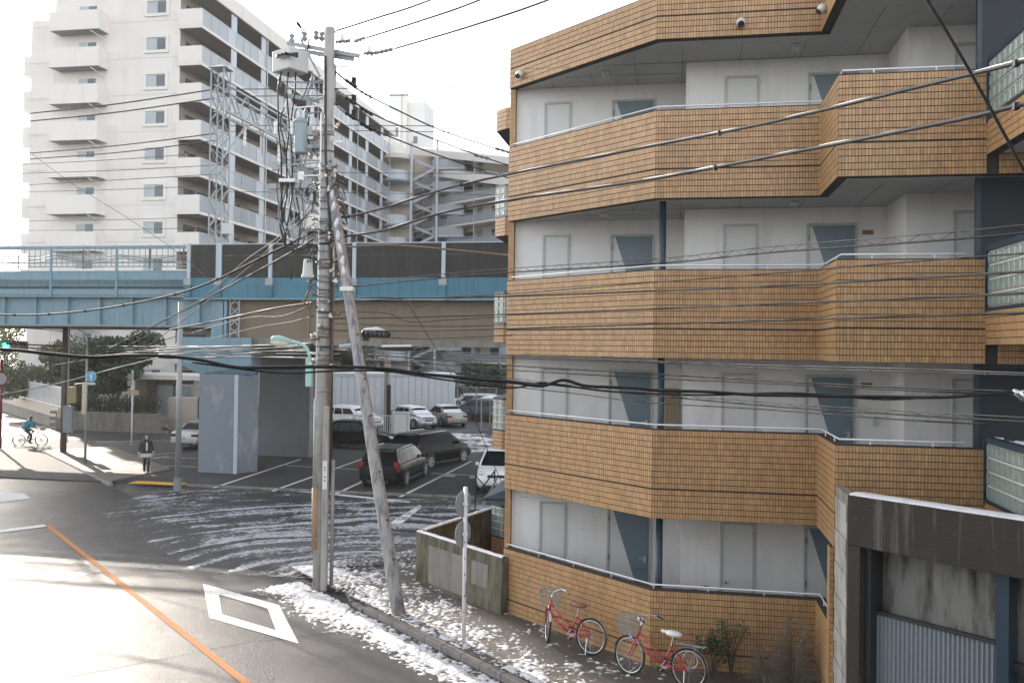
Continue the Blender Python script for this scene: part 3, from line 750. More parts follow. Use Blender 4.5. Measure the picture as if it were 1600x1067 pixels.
for (P_, Q_) in ((Vector((0, 0, 0)), Vector((*rel(Bq), 0))), (Vector((.08, .17, 0)), Vector((*rel(Cq), 0)))):
    d = (Q_ - P_); L = d.length; d = d.normalized(); n = Vector((-d.y, d.x, 0)) * (1 if P_.x == 0 else -1); o = len(sn.v); N_ = 50
    for i in range(N_ + 1):
        q = P_ + d * (L * i / N_ * .995); hh = .028 + .014 * noise.noise(Vector((i * .35, o, 0)))
        for (w, h) in ((.012, 0), (.03, hh), (.12, hh), (.145, 0)): r_ = q + n * w; sn.v.append((r_.x + A.x, r_.y + A.y, 1.282 + h))
    sn.f += [(o + 4 * i + j, o + 4 * (i + 1) + j, o + 4 * (i + 1) + j + 1, o + 4 * i + j + 1) for i in range(N_) for j in range(3)]
sn.build('snow_on_wall', 'snow', kind='stuff', smooth=True)

# ------------------------------------------------------------------ railway viaduct
V0 = Vector((-14.35, 39.35, 0))
via = tag(empty('railway_viaduct', V0, -GA), 'elevated railway on a concrete girder with dark sound barriers and blue edge', 'viaduct')
ZB0, ZB1, ZF0 = 8.50, 9.98, 7.62
UR = 30
# posts every 3.75 m starting at the steel/concrete joint
posts_u = [0.12, 1.55, 3.95, 7.75, 11.65, 15.6, 19.5, 23.4, 27.3]
for r_, vv in ((0, 0), (1, 9.6)):
    for i in range(len(posts_u) - 1):
        a, b = posts_u[i] + .09, posts_u[i + 1] - .09
        for j, (za, zb) in enumerate(((ZB0, ZB0 + .97), (ZB0 + .985, ZB1 - .03))):
            MB().box(a, b, vv + .02, vv + .10, za, zb).build('barrier_panel', 'barrier', via)
        MB().box(a - .08, b + .08, vv + .0, vv + .12, ZB1 - .028, ZB1 + .012).build('barrier_cap', 'steel_post', via)
    for i, u in enumerate(posts_u):
        w = .20 if i == 1 else .10
        p = MB().box(u - w / 2 - .03, u + w / 2 + .03, vv - .05, vv + .13, ZB0 - .02, ZB1 + .02 if i != 1 else ZB1 + .05).build('barrier_post', 'steel_post', via)
        if r_ == 0:
            MB().box(u - .17, u + .17, -.14, -.005, ZB0 - .32, ZB0 - .022).build('bracket', 'galv', p)
            MB().box(u - .13, u + .13, -.13, -.02, ZF0 + .05, ZB0 - .322).build('stiffener', 'fascia_blue', p)
    MB().box(-.05, UR, vv - .02 if r_ == 0 else vv + .05, vv + .16, ZF0, ZB0 - .002).build('edge_fascia', 'fascia_blue', via)
MB().box(-.05, UR, -.12, .14, ZF0 - .07, ZF0 - .002).build('edge_flange', 'bridge_blue', via)
MB().box(.2, UR, .17, 9.6, ZF0 + .25, ZF0 + .85).build('deck', 'concrete', via)
MB().box(1.9, UR, .35, 1.1, 5.90, ZF0 - .08).build('girder_web', 'concrete_tan', via)
MB().box(1.9, UR, .10, 1.5, 5.62, 5.898).build('girder_flange', 'concrete', via)
for vv in (3.2, 5.9, 8.4): MB().box(1.9, UR, vv, vv + .7, 5.7, ZF0 + .25).build('girder_web', 'concrete_tan', via)
MB().box(5.4, 5.65, .28, .349, 5.9, ZF0 - .08).build('web_rib', 'concrete_tan', via)
# piers
pr = tag(empty('viaduct_pier', V0, -GA), 'blue-grey painted bridge pier with a chamfered corner beside the parking bays', 'pier')
def loc(p): q = Vector((p.x, p.y, 0)) - V0; return Vector((q.dot(E1), q.dot(E2)))
p1 = loc(G(309, 739)); p2 = loc(G(369, 742)); p3 = loc(G(402, 738))
MB().prism([p1, p2, p3, Vector((p3.x - 1.0, p3.y + 2)), Vector((p1.x, p3.y + 2))], 0, 4.30).build('shaft', 'pier_paint', pr, bevel=.02)
MB().box(p2.x - .12, p2.x + .04, p2.y - .05, p2.y - .005, 0, 4.3).build('drain_pipe', 'steel_post', pr)
MB().box(p3.x + .35 - .55, p3.x + .35 - .4, p3.y - .0, p3.y + .03, 1.2, 1.55).build('notice', 'sign_back', pr) if False else None
# flared steel head
hd = MB(); x0, x1, y0, y1 = p1.x - .75, p3.x + .05, p1.y - .15, p3.y + 2.1
hd.add([(p1.x - .02, p1.y, 4.31), (p3.x, p1.y + .2, 4.31), (p3.x - 1.0, y1, 4.31), (p1.x - .02, y1, 4.31), (p1.x - .9, p1.y - .1, 4.72), (p3.x + .1, p1.y - .1, 4.72), (p3.x - .9, y1, 4.72), (p1.x - .9, y1, 4.72)],
       [(0, 3, 2, 1), (4, 5, 6, 7), (0, 1, 5, 4), (1, 2, 6, 5), (2, 3, 7, 6), (3, 0, 4, 7)])
hd.prism([Vector((p1.x - .9, p1.y - .1)), Vector((p3.x + .1, p1.y - .1)), Vector((p3.x - .9, y1)), Vector((p1.x - .9, y1))], 4.722, 5.9); hd.build('pier_head', 'bridge_blue', pr)
MB().box(p1.x + .35, p1.x + .9, p1.y + .3, p1.y + 2, 5.9, 7.5).build('bearing_column', 'bridge_blue', pr)
MB().box(p1.x + 1.0, p1.x + 1.12, p1.y + .2, p1.y + .5, 5.9, 7.5).build('bearing_column', 'bridge_blue', pr)
lt = MB()
for z in (5.95, 6.4, 6.85, 7.3):
    for s_ in (0, 1):
        a = p1.x + 1.25; lt.bar((a, p1.y + .3, z), (a + .42, p1.y + .3, z + .4), .05); lt.bar((a + .42, p1.y + .3, z), (a, p1.y + .3, z + .4), .05); break
lt.bar((p1.x + 1.25, p1.y + .3, 5.9), (p1.x + 1.25, p1.y + .3, 7.55), .06); lt.bar((p1.x + 1.67, p1.y + .3, 5.9), (p1.x + 1.67, p1.y + .3, 7.55), .06)
lt.build('lattice', 'galv', pr)
pr2 = tag(empty('viaduct_pier', V0, -GA), 'plain grey concrete bridge pier in shadow behind the utility pole', 'pier')
q1 = loc(G(403, 713)); q2 = loc(G(477, 717))
MB().box(q1.x, q2.x, q1.y, q1.y + 3.0, 0, 4.9).build('shaft', 'pier_plain', pr2, bevel=.02)
MB().box(q1.x - 1.8, q2.x + .5, q1.y - .5, q1.y + 3.2, 4.9, 5.62).build('cap_beam', 'concrete_tan', pr2, bevel=.02)
MB().tube([(q2.x + .12, q1.y, 0.05), (q2.x + .12, q1.y, 5.4)], .08, 10).build('drain_pipe', 'galv', pr2)
MB().box(q1.x - .6, q1.x - .35, q1.y - .04, q1.y - .0, 1.3, 1.6).build('notice', 'sign_back', pr2) if False else None
# steel road bridge, left
brd = tag(empty('railway_bridge', V0, -GA), 'pale blue steel plate girder railway bridge crossing above the street', 'bridge')
ul = -34
for r_, vv in ((0, .35), (1, 8.9)):
    wb_ = MB().box(ul, 1.2, vv, vv + .06, 6.42, 7.68).build('girder_web', 'bridge_blue', brd)
    if r_ == 0:
        for us in (-4.0, -12.1, -20.2):
            MB().box(us - .35, us + .35, vv - .014, vv - .001, 6.5, 7.6).build('splice_plate', 'bridge_blue', wb_)
            bo_ = MB()
            for i in range(6):
                for j in range(9): bo_.disc((us - .29 + i * .116, vv - .022, 6.58 + j * .118), .022, (0, 1, 0), .016, 6)
            bo_.build('bolts', 'bridge_blue', wb_, kind='stuff')
    MB().box(ul, 1.2, vv - .22, vv + .30, 6.33, 6.418).build('bottom_flange', 'galv_dark', brd)
    MB().box(ul, 1.2, vv - .20, vv + .28, 7.682, 7.76).build('top_flange', 'bridge_blue', brd)
u = .5
while u > ul:
    MB().box(u - .05, u + .05, .18, .349, 6.42, 7.68).build('web_stiffener', 'bridge_blue', brd); u -= 1.62
rails = ((7.64, 7.98, 'walkway_beam'), (8.42, 8.76, 'walkway_beam'))
for (z0, z1, nm) in rails: MB().box(ul, -.02, -.02, .05, z0, z1).build(nm, 'bridge_blue', brd)
MB().box(ul, -.02, .9, .95, 7.76, 8.9).build('rear_plate', 'bridge_blue', brd)
MB().box(ul, -.02, -.02, .90, 7.70, 7.76).build('walkway_deck', 'galv_dark', brd)
MB().box(ul, -.02, .05, .3, 8.05, 8.12).build('cable_tray', 'black_metal', brd)
MB().box(ul, -.02, .6, 8.9, 7.765, 7.9).build('track_deck', 'concrete', brd)
u = -.3; i = 0
while u > ul:
    if i % 1 == 0: MB().box(u - .045 - 3.05, u + .045 - 3.05, -.09, -.021, 7.66, 9.80).build('fence_post', 'bridge_blue', brd)
    u -= 3.28
MB().box(ul, -.02, -.08, .0, 9.78, 9.93).build('top_rail', 'bridge_blue', brd)
MB().box(ul, -.02, -.05, -.02, 8.98, 9.03).build('mid_rail', 'bridge_blue', brd)
MB().box(ul, -.02, .5, .56, 9.2, 9.28).build('rear_rail', 'steel_post', brd); MB().box(ul, -.02, .5, .56, 9.5, 9.56).build('rear_rail', 'steel_post', brd)
bs = MB().box(-.012, .012, -.045, -.025, 9.03, 9.78).build('baluster', 'bridge_blue', brd); u = -.32
bs.location = (u, 0, 0)
while u > ul + .5: u -= .275; inst(bs, brd, (u, 0, 0))
u = -.15
while u > ul: MB().box(u - .03, u + .03, .0, .04, 8.9, 10.0).build('clamp', 'rust', brd); u -= 1.64
# snow line on the top rail
MB().box(ul, -.02, -.075, -.01, 9.932, 9.965).build('snow_on_rail', 'snow', brd)
# drooping cables behind the balusters
for j, off in enumerate((0, .08, .15)):
    pts = []
    u = 0
    while u > -26:
        pts.append((u, .1 + off, 9.55 - off - .17 * abs(math.sin(u * .96)))); u -= .25
    MB().tube(pts, .018, 5).build('signal_cable', 'black_rubber', brd, smooth=True)
# barrier of the far side over the bridge
MB().box(ul, -.02, 9.3, 9.36, 7.9, 9.6).build('far_parapet', 'barrier', brd)

# catenary portal
def lattice_mast(parent, x, y, z0, z1, w, name='mast'):
    mb = MB(); h = w / 2
    for sx in (-h, h):
        for sy in (-h, h): mb.bar((x + sx, y + sy, z0), (x + sx, y + sy, z1), .055)
    n = int((z1 - z0) / (w * .95)); dz = (z1 - z0) / n
    for i in range(n):
        a = z0 + i * dz; b = a + dz; s_ = 1 if i % 2 else -1
        for sy in (-h, h): mb.bar((x - h * s_, y + sy, a), (x + h * s_, y + sy, b), .035)
        for sx in (-h, h): mb.bar((x + sx, y - h * s_, a), (x + sx, y + h * s_, b), .035)
    return mb.build(name, 'galv', parent)
cat = tag(empty('catenary_portal', V0, -GA), 'grey lattice steel mast and truss carrying the railway wires above the viaduct', 'mast')
cm = loc(at(341, 380, 41)); mx_, my_ = cm.x, cm.y
lattice_mast(cat, mx_, my_, 7.9, 18.2, .62)
lattice_mast(cat, mx_, my_ + 8.6, 7.9, 17.6, .62)
cp = MB().add([(mx_ - .42, my_ - .42, 18.2), (mx_ + .42, my_ - .42, 18.2), (mx_ + .42, my_ + .42, 18.2), (mx_ - .42, my_ + .42, 18.2), (mx_, my_, 18.45)], [(3, 2, 1, 0), (0, 1, 4), (1, 2, 4), (2, 3, 4), (3, 0, 4)]).build('mast_cap', 'galv', cat)
tr = MB()
for sx in (-.3, .3):
    for z in (16.3, 17.5): tr.bar((mx_ + sx, my_, z), (mx_ + sx, my_ + 8.6, z), .09)
    for i in range(9):
        a = my_ + i * 8.6 / 9; b = a + 8.6 / 9; tr.bar((mx_ + sx, a, 16.3 if i % 2 else 17.5), (mx_ + sx, b, 17.5 if i % 2 else 16.3), .05)
tr.build('truss_beam', 'galv', cat)
br = MB(); br.bar((mx_, my_ + .3, 14.2), (mx_, my_ + 2.6, 16.3), .08); br.bar((mx_, my_ + 8.3, 14.2), (mx_, my_ + 6.0, 16.3), .08)
br.bar((mx_, my_ + 4.3, 15.2), (mx_, my_ + 4.3, 16.3), .08); br.build('knee_brace', 'galv', cat)
for dy in (2.4, 6.2):
    ib = MB().loft([(mx_, my_ + dy, 15.2 + i * .12, .09 if i % 2 else .05, .09 if i % 2 else .05) for i in range(9)], 10).build('insulator', 'insulator', cat)
MB().box(mx_ + .35, mx_ + .75, my_ - .4, my_ - .1, 10.6, 11.1).build('equipment_box', 'grey_box', cat)

# ------------------------------------------------------------------ white apartment block
T0 = Vector((-25.4, 67.6, 0)); FL = 1.3; FH = 2.8
apt = tag(empty('apartment_block', T0, -GA), 'tall white apartment block with rows of solid and glazed balconies behind the railway', 'building')
MB().box(-10.6, 0, 0, 11.5, 0, 33.2).build('gable_wall', 'apt_wall', apt)
MB().box(-12.8, -10.6, .12, 10.5, 0, 30.7).build('gable_wall', 'apt_wall', apt)
MB().box(-10.62, -10.56, -.03, .0, 0, 33.2).build('wall_rib', 'apt_wall', apt)
for n in range(11):
    MB().box(-12.8, 0, -.006, .0, FL + FH * n + .78, FL + FH * n + .81).build('wall_joint', 'apt_beige', apt)
MB().box(-.01, .0, 0, 47, 0, 33.2).build('access_wall', 'apt_beige', apt)
MB().box(-11, -.01, 11.5, 64, 0, 33.0).build('rear_shading_block', 'apt_wall', apt)  # hidden; extended past the wing end to keep sun off the corner stair
def window(parent, x0, x1, y, z0, z1, frame=True, split=True):
    w = MB().box(x0, x1, y - .02, y + .0, z0, z1).build('window', 'alu', parent)
    xm = (x0 + x1) / 2
    MB().box(x0 + .05, xm - .03, y - .032, y - .021, z0 + .05, z1 - .05).build('pane', 'window_curtain', w)
    MB().box(xm + .03, x1 - .05, y - .032, y - .021, z0 + .05, z1 - .05).build('pane', 'window_glass', w)
    if frame:
        t = .22; f = MB(); f.box(x0 - t, x1 + t, y - .11, y - .004, z0 - t, z0 - .001); f.box(x0 - t, x1 + t, y - .11, y - .004, z1 + .001, z1 + t)
        f.box(x0 - t, x0 - .001, y - .11, y - .004, z0, z1); f.box(x1 + .001, x1 + t, y - .11, y - .004, z0, z1); f.build('surround', 'apt_wall', w)
for n in range(0, 11):
    zf = FL + FH * n
    window(apt, -2.75, -1.15, 0, zf + 1.35, zf + 2.3)
    window(apt, -8.55, -7.0, 0, zf + .35, zf + 2.25, frame=False)
    if zf + 1.5 < 32:
        b = MB(); b.box(-10.2, -6.0, -1.25, -.001, zf, zf + .2); b.box(-10.2, -6.0, -1.25, -1.12, zf + .2, zf + 1.45)
        b.box(-10.2, -10.08, -1.12, -.001, zf + .2, zf + 1.45); b.box(-6.12, -6.0, -1.12, -.001, zf + .2, zf + 1.45)
        bo = b.build('balcony', 'apt_wall', apt)
        MB().box(-10.1, -6.1, -1.15, -.01, zf - .006, zf - .001).build('balcony_underside_shade', 'galv_dark', bo)  # thin dark sheet: shade below the white balcony put into colour
        MB().tube([(-6.9, -1.0, zf), (-6.7, -1.0, zf - .12), (-6.2, -.1, zf - .5), (-6.2, -.06, zf - 2.6)], .05, 6).build('drain_pipe', 'apt_wall', bo)
    if zf < 27:
        MB().box(-13.75, -12.8, .5, 4.0, zf, zf + 1.6).build('side_balcony', 'apt_wall', apt)
# stepping wing with access balconies
WL = 46.5; bays = [0, 4.4, 6.2, 11.4, 16.6, 18.4, 23.6, 28.8, 30.6, 35.8, 41, 42.8, WL]
panel_src = None
for n in range(0, 11):
    zf = FL + FH * n
    sl = MB().box(.002, 1.92, -.3, WL, zf, zf + .22).build('balcony_slab', 'apt_wall', apt)
    MB().box(.05, 1.85, -.25, WL, zf - .006, zf - .001).build('slab_underside_shade', 'apt_shade', sl)  # dark sheet paints in the shade beneath the slab
    MB().box(0, 1.92, -.32, -.2, zf + .22, zf + 1.45).build('end_wall', 'apt_wall', sl)
    MB().box(1.86, 1.92, -.19, WL, zf + 1.40, zf + 1.46).build('top_rail', 'alu', sl)
    # railing panels, each with its own upright
    y = -.15; i = 0
    while y < WL - .3:
        w = 1.30
        if panel_src is None or True:
            if i % 4 == 3: m_ = 'apt_divider'
            else: m_ = 'apt_panel'
        key = 'rp_' + m_
        if key not in MATS:
            s = MB().box(1.86, 1.89, .04, w - .04, .25, 1.39).build('railing_panel', m_, sl); MATS[key] = s
            s.location = (0, y, zf)
        else: inst(MATS[key], sl, (0, y, zf))
        if i % 2 == 0:
            if 'rp_post' not in MATS: MATS['rp_post'] = MB().box(1.855, 1.93, -.025, .025, .2, 1.45).build('railing_post', 'apt_divider', sl); MATS['rp_post'].location = (0, y, zf)
            else: inst(MATS['rp_post'], sl, (0, y, zf))
        y += w; i += 1
    # partitions between flats and posts
    for j, yb in enumerate((4.4, 9.7, 15.0, 20.3, 25.6, 30.9, 36.2, 41.5)):
        if 'partition' not in MATS:
            MATS['partition'] = MB().box(1.80, 1.85, 0, .9, .24, 2.75).build('partition', 'apt_divider', apt); MATS['partition'].location = (0, yb, zf)
        else: inst(MATS['partition'], apt, (0, yb, zf))
        if 'aw' not in MATS:
            MATS['aw'] = MB().box(.0, .03, .0, 1.7, .3, 2.2).build('window', 'window_glass', apt); MATS['aw'].location = (0, yb - 3.6, zf)
        else: inst(MATS['aw'], apt, (0, yb - 3.6, zf)); 
        inst(MATS['aw'], apt, (0, yb + 1.3 - 2.6 - .4, zf))
for y in (10.6, 21.9, 33.2, 44.5):
    MB().tube([(1.98, y, 0), (1.98, y, 32)], .05, 6).build('downpipe', 'apt_divider', apt)
MB().box(-.3, 2.05, -.34, WL, 32.1, 33.25).build('eaves', 'apt_wall', apt)
MB().box(.05, 1.9, -.2, WL - .3, 32.09, 32.099).build('eaves_underside_shade', 'apt_shade', apt)  # shade under the eaves, painted as a dark sheet
# rounded stair stack in the middle of the wing
for n in range(0, 11):
    zf = FL + FH * n - 1.4
    if n < 10:
        p = [Vector((1.9, 18.2))] + [Vector((1.9 + 2.0 * math.sin(R(a)), 20.0 - 1.8 * math.cos(R(a)))) for a in range(0, 181, 20)] + [Vector((1.9, 21.8))]
        if n in (3, 4, 5, 6, 8, 9): MB().prism(p, zf, zf + 1.35).build('round_landing', 'apt_wall', apt)
# corner stair: round landings, zigzag flights, posts
CS = loc_c = Vector((at(618, 300, 112.5).x, 112.5, 0))
cst = tag(empty('stair_tower', CS, -GA), 'outdoor escape stair with round landings at the inner corner of the white blocks', 'stairs')
for n in range(0, 11):
    zf = FL + FH * n - .4
    if n < 10:
        MB().loft([(0, 0, zf, 1.9, 1.9), (0, 0, zf + .2, 2.05, 2.05), (0, 0, zf + .21, 1.85, 1.85), (0, 0, zf + 1.35, 1.85, 1.85)], 20).build('round_landing', 'apt_divider', cst)
        MB().bar((2.3, 0, zf + .3), (5.4, -.6, zf + 1.6), .12, .35).build('stair_flight', 'apt_divider', cst)
        MB().bar((2.3, .8, zf + 2.9), (5.4, .2, zf + 1.6), .12, .35).build('stair_flight', 'apt_divider', cst)
        MB().bar((2.3, -.1, zf + 1.3), (5.4, -.7, zf + 2.6), .05, .05).build('stair_rail', 'apt_divider', cst)
        MB().box(5.0, 9.0, -.7, 1.2, zf + 1.45, zf + 1.65).build('half_landing', 'apt_divider', cst)
        MB().box(5.0, 9.0, -.72, -.68, zf + 1.65, zf + 2.7).build('landing_railing', 'apt_panel', cst)
    else:
        MB().loft([(0, 0, zf, 2.1, 2.1), (0, 0, zf + .5, 2.3, 2.3)], 20).build('stair_roof', 'apt_wall', cst)
MB().box(-1.8, 1.8, .8, 2.2, 0, 29.5).build('core_wall', 'apt_beige', cst)
for x in (2.3, 5.6): MB().tube([(x, -.9, 0), (x, -.9, 31.0)], .17, 8).build('post', 'apt_divider', cst)
MB().tube([(-2.0, -.4, 0), (-2.0, -.4, 31)], .09, 6).build('post', 'apt_divider', cst)
# third wing
W0 = at(672, 300, 114); W0.z = 0; wa = math.atan2(-9.0, 8.3)
E3 = Vector((math.cos(wa), math.sin(wa), 0))
w3 = tag(empty('apartment_wing', W0 - E3 * 7, wa), 'rear wing of the white apartments with long walkways and sloping roofs', 'building')
WL3 = 30
def roofh(u): return 31.2 - .30 * max(0, u - 6)
mb = MB(); mb.add([(0, 1.8, 0), (WL3, 1.8, 0), (WL3, 12, 0), (0, 12, 0), (0, 1.8, 31.5), (WL3, 1.8, 26.0), (WL3, 12, 26.0), (0, 12, 31.5)],
                  [(0, 3, 2, 1), (4, 5, 6, 7), (0, 1, 5, 4), (1, 2, 6, 5), (2, 3, 7, 6), (3, 0, 4, 7)]); mb.build('main_wall', 'apt_beige', w3)
for n in range(0, 10):
    zf = .8 + FH * n; ue = WL3 if n < 8 else (24 if n == 8 else 14)
    sl = MB().box(0, ue, 0, 1.79, zf, zf + .25).build('walkway_slab', 'apt_wall', w3)
    MB().box(0.1, ue - .1, .03, .07, zf + .32, zf + 1.15).build('railing', 'apt_panel', sl)
    MB().box(0, ue, 0, .08, zf + 1.3, zf + 1.36).build('top_rail', 'apt_divider', sl)
    for u in range(2, int(ue) - 1, 5):
        if 'w3w' not in MATS: MATS['w3w'] = MB().box(.0, 1.5, 1.74, 1.799, 1.0, 2.2).build('window', 'window_glass', w3); MATS['w3w'].location = (u, 0, zf)
        else: inst(MATS['w3w'], w3, (u, 0, zf))
        if 'w3d' not in MATS: MATS['w3d'] = MB().box(2.3, 3.2, 1.75, 1.799, .25, 2.3).build('door', 'apt_shade', w3); MATS['w3d'].location = (u, 0, zf)
        else: inst(MATS['w3d'], w3, (u, 0, zf))
        if 'w3p' not in MATS: MATS['w3p'] = MB().box(3.7, 4.6, .08, 1.7, .26, 2.6).build('partition', 'apt_divider', w3); MATS['w3p'].location = (u, 0, zf)
        elif u % 2: inst(MATS['w3p'], w3, (u, 0, zf))
        MB().box(u + 3.6, u + 3.75, -.02, .0, zf, zf + 2.8).build('post', 'apt_divider', w3)
for (z0, u0, u1, dz) in ((30.4, 4, WL3, 5.6), (27.0, 8.5, WL3 + 2, 5.0)):
    MB().add([(u0, -.6, z0), (u1, -.6, z0 - dz), (u1, 3, z0 - dz + .6), (u0, 3, z0 + .6), (u0, -.6, z0 + .9), (u1, -.6, z0 - dz + .9), (u1, 3, z0 - dz + 1.5), (u0, 3, z0 + 1.5)],
             [(0, 3, 2, 1), (4, 5, 6, 7), (0, 1, 5, 4), (1, 2, 6, 5), (2, 3, 7, 6), (3, 0, 4, 7)]).build('sloping_roof', 'apt_wall', w3)
# lift towers
LT = at(606, 300, 124); LT.z = 0
lf = tag(empty('lift_tower', LT, -GA), 'pale lift tower rising behind the corner of the white apartments', 'tower')
MB().box(0, 1.7, 0, 4, 0, 40.6).build('shaft', 'apt_pale', lf); MB().box(1.7, 4.8, 1.2, 6, 0, 39.6).build('shaft', 'apt_pale', lf)
MB().box(.7, 1.4, -.02, .0, 34.5, 35.8).build('window', 'apt_shade', lf); MB().box(3.2, 3.8, 1.17, 1.199, 33.8, 34.8).build('window', 'apt_shade', lf)
MB().box(1.72, 2.4, .4, 1.19, 0, 41.0).build('rib', 'apt_wall', lf)

# ------------------------------------------------------------------ main utility pole and its gear
PY = 21.1
pb = G(502, 914, .1); pb.z = 0.0
pole = tag(empty('utility_pole', pb), 'tall concrete utility pole loaded with transformer, boxes and cable bands', 'utility pole')
HP = 13.0
def lp(px, py, Y=PY): q = at(px, py, Y); return Vector((q.x - pb.x, q.y - pb.y, q.z))
MB().loft([(-.03, 0, 0, .17, .17), (-.03, 0, 6, .155, .155), (0, 0, HP, .115, .115)], 20).build('shaft', 'pole_concrete', pole, smooth=True)
MB().loft([(-.12, -.06, .95, .115, .115), (-.12, -.06, 2.35, .115, .115)], 16).build('tan_sleeve', 'tan_wrap', pole, smooth=True)
MB().loft([(-.125, -.062, 2.36, .10, .10), (-.125, -.062, 4.4, .10, .10)], 16).build('white_sleeve', 'pole_concrete', pole, smooth=True)
MB().box(.02, .17, -.24, -.10, 0.02, 4.25).build('cable_cover', 'pole_concrete', pole, bevel=.03)
MB().tube([(.25, -.1, 0), (.25, -.1, 3.0)], .045, 10).build('conduit', 'galv', pole, smooth=True)
MB().box(.045, .145, -.252, -.241, 2.35, 3.0).build('notice_plate', 'insulator', pole)
for z in (2.78, 2.84, 2.62, 2.54): MB().box(.075, .115, -.256, -.2521, z, z + .025).build('notice_print', 'black_metal', pole)
MB().tube([(.17, -.05, 5.3), (.17, -.05, 8.1)], .04, 8).build('conduit', 'insulator', pole)
MB().tube([(-.17, -.08, 3.2), (-.14, -.08, 11.0)], .028, 8).build('conduit', 'insulator', pole, smooth=True)
MB().tube([(.02, .0, 0.2), (.20, -.10, 3.2), (.19, -.10, 5.0), (.13, -.12, 8.0), (-.02, -.15, 10), (-.06, -.14, 12.3)], .03, 7).build('riser_cable', 'black_rubber', pole, smooth=True)
MB().tube([(.16, -.14, 4.0), (.21, -.12, 5.6), (.20, -.10, 7.2)], .022, 7).build('riser_cable', 'copper_brown', pole, smooth=True)
random.seed(11)
for i in range(62):                                       # cable bands and hoops
    z = [1.2, 2.35, 3.1, 3.8, 4.6][i] if i < 5 else random.uniform(5.2, 10.8); r = .19 - .0045 * z + random.uniform(.005, .02)
    b = MB().ring((-.01, 0, z), r, random.uniform(.008, .02), (random.uniform(-.08, .08), random.uniform(-.08, .08), 1), 18, 5)
    b.build('band', random.choice(['galv_dark', 'galv', 'cable_black', 'copper_brown']), pole)
for i in range(70):                                       # brackets and hooks round the shaft
    z = random.uniform(5.0, 10.9); a = random.uniform(math.pi * .85, math.pi * 2.15); r = .17
    d = Vector((math.cos(a), math.sin(a), 0)); p = Vector((0, 0, z)) + d * r
    b = MB().bar(p, p + d * random.uniform(.06, .22) + Vector((0, 0, random.uniform(-.08, .08))), .03, .05)
    b.ball(p + d * .14, .035, 6); b.build('bracket', random.choice(['galv_dark', 'galv', 'insulator', 'copper_brown']), pole)
for i in range(34):                                       # loose jumper loops
    z = random.uniform(6.0, 9.6); sx = random.choice((-1, 1)); pts = []
    w = random.uniform(.15, .4); h = random.uniform(.15, .5)
    for t in range(9): u = t / 8; pts.append((sx * (.15 + w * math.sin(u * math.pi)), -.18 + .05 * u, z - h * u + .1 * math.sin(u * 9)))
    MB().tube(pts, .010, 5).build('jumper_wire', random.choice(['cable_black', 'copper_brown', 'cable_grey']), pole, smooth=True)
for i in range(22):                                       # thin leads and stays left of the shaft
    x0 = random.uniform(430, 492); x1 = x0 + random.uniform(-14, 22); y0 = random.uniform(90, 330); y1 = y0 + random.uniform(30, 130); pts = []
    for t in range(7): u = t / 6; pts.append(lp(x0 + (x1 - x0) * u + 6 * math.sin(u * 5 + i), y0 + (y1 - y0) * u, PY + random.uniform(-.02, .02) - .15))
    MB().tube(pts, random.choice((.009, .013, .018)), 5).build('jumper_wire', random.choice(['cable_black', 'galv_dark', 'black_rubber', 'galv']), pole, smooth=True)
for (px, py) in ((437, 128), (447, 170), (441, 250), (462, 262), (478, 178), (484, 205), (483, 160), (430, 260), (486, 240), (487, 130), (470, 275), (484, 270)):
    c = lp(px, py, PY - .15); k = random.choice((0, 1)); b = MB()
    if k: b.box(c.x - .06, c.x + .06, c.y - .05, c.y + .05, c.z - .10, c.z + .10)
    else: b.loft([(c.x, c.y, c.z - .13, .03, .03), (c.x, c.y, c.z - .05, .055, .055), (c.x, c.y, c.z, .03, .03), (c.x, c.y, c.z + .05, .05, .05), (c.x, c.y, c.z + .13, .02, .02)], 9)
    b.bar(c, Vector((-.08, 0, c.z + random.uniform(-.1, .1))), .03); b.build('fitting', random.choice(['galv', 'galv_dark', 'insulator', 'galv_dark']), pole)
# cross arms
def arm(px0, py0, px1, py1, y0=-.2, y1=-.2, w=.075, nm='cross_arm', m='galv'):
    a = lp(px0, py0, PY + y0); b = lp(px1, py1, PY + y1); MB().bar(a, b, w, w * 1.2).build(nm, m, pole); return a, b
arm(450, 68, 561, 88, .35, -.55); arm(452, 77, 552, 93, .45, -.4)
arm(421, 292, 486, 290, -.1, -.1, .11); arm(448, 150, 500, 158, 0, 0); arm(470, 300, 500, 330, 0, 0, .04, 'stay_bar'); arm(436, 226, 497, 218, .1, .0, .05)
arm(470, 62, 500, 120, 0, 0, .045, 'stay_bar')
MB().tube([lp(512, 97), lp(519, 99), lp(523, 104), lp(521, 163), lp(515, 168), lp(506, 168)], .045, 8).build('bent_conduit', 'galv', pole, smooth=True)
# oil switch box
sb = lp(455, 97, PY - .15)
bx = MB().box(-.36, .30, -.28, .28, -.26, .24); o = bx.build('switch_box', 'grey_box', pole, bevel=.03); o.location = sb + Vector((0, 0, 0)); o.rotation_euler = (0, 0, R(-38))
for i in range(3):
    MB().tube([(-.02 + i * .13, -.27, .06), (-.02 + i * .13, -.40, .02)], .045, 8).build('bushing', 'insulator', o, smooth=True)
    MB().tube([(-.02 + i * .13, -.40, .02), (.1 + i * .13, -.46, .02), (.5, -.2, .05 - .04 * i)], .028, 6).build('lead', 'black_rubber', o, smooth=True)
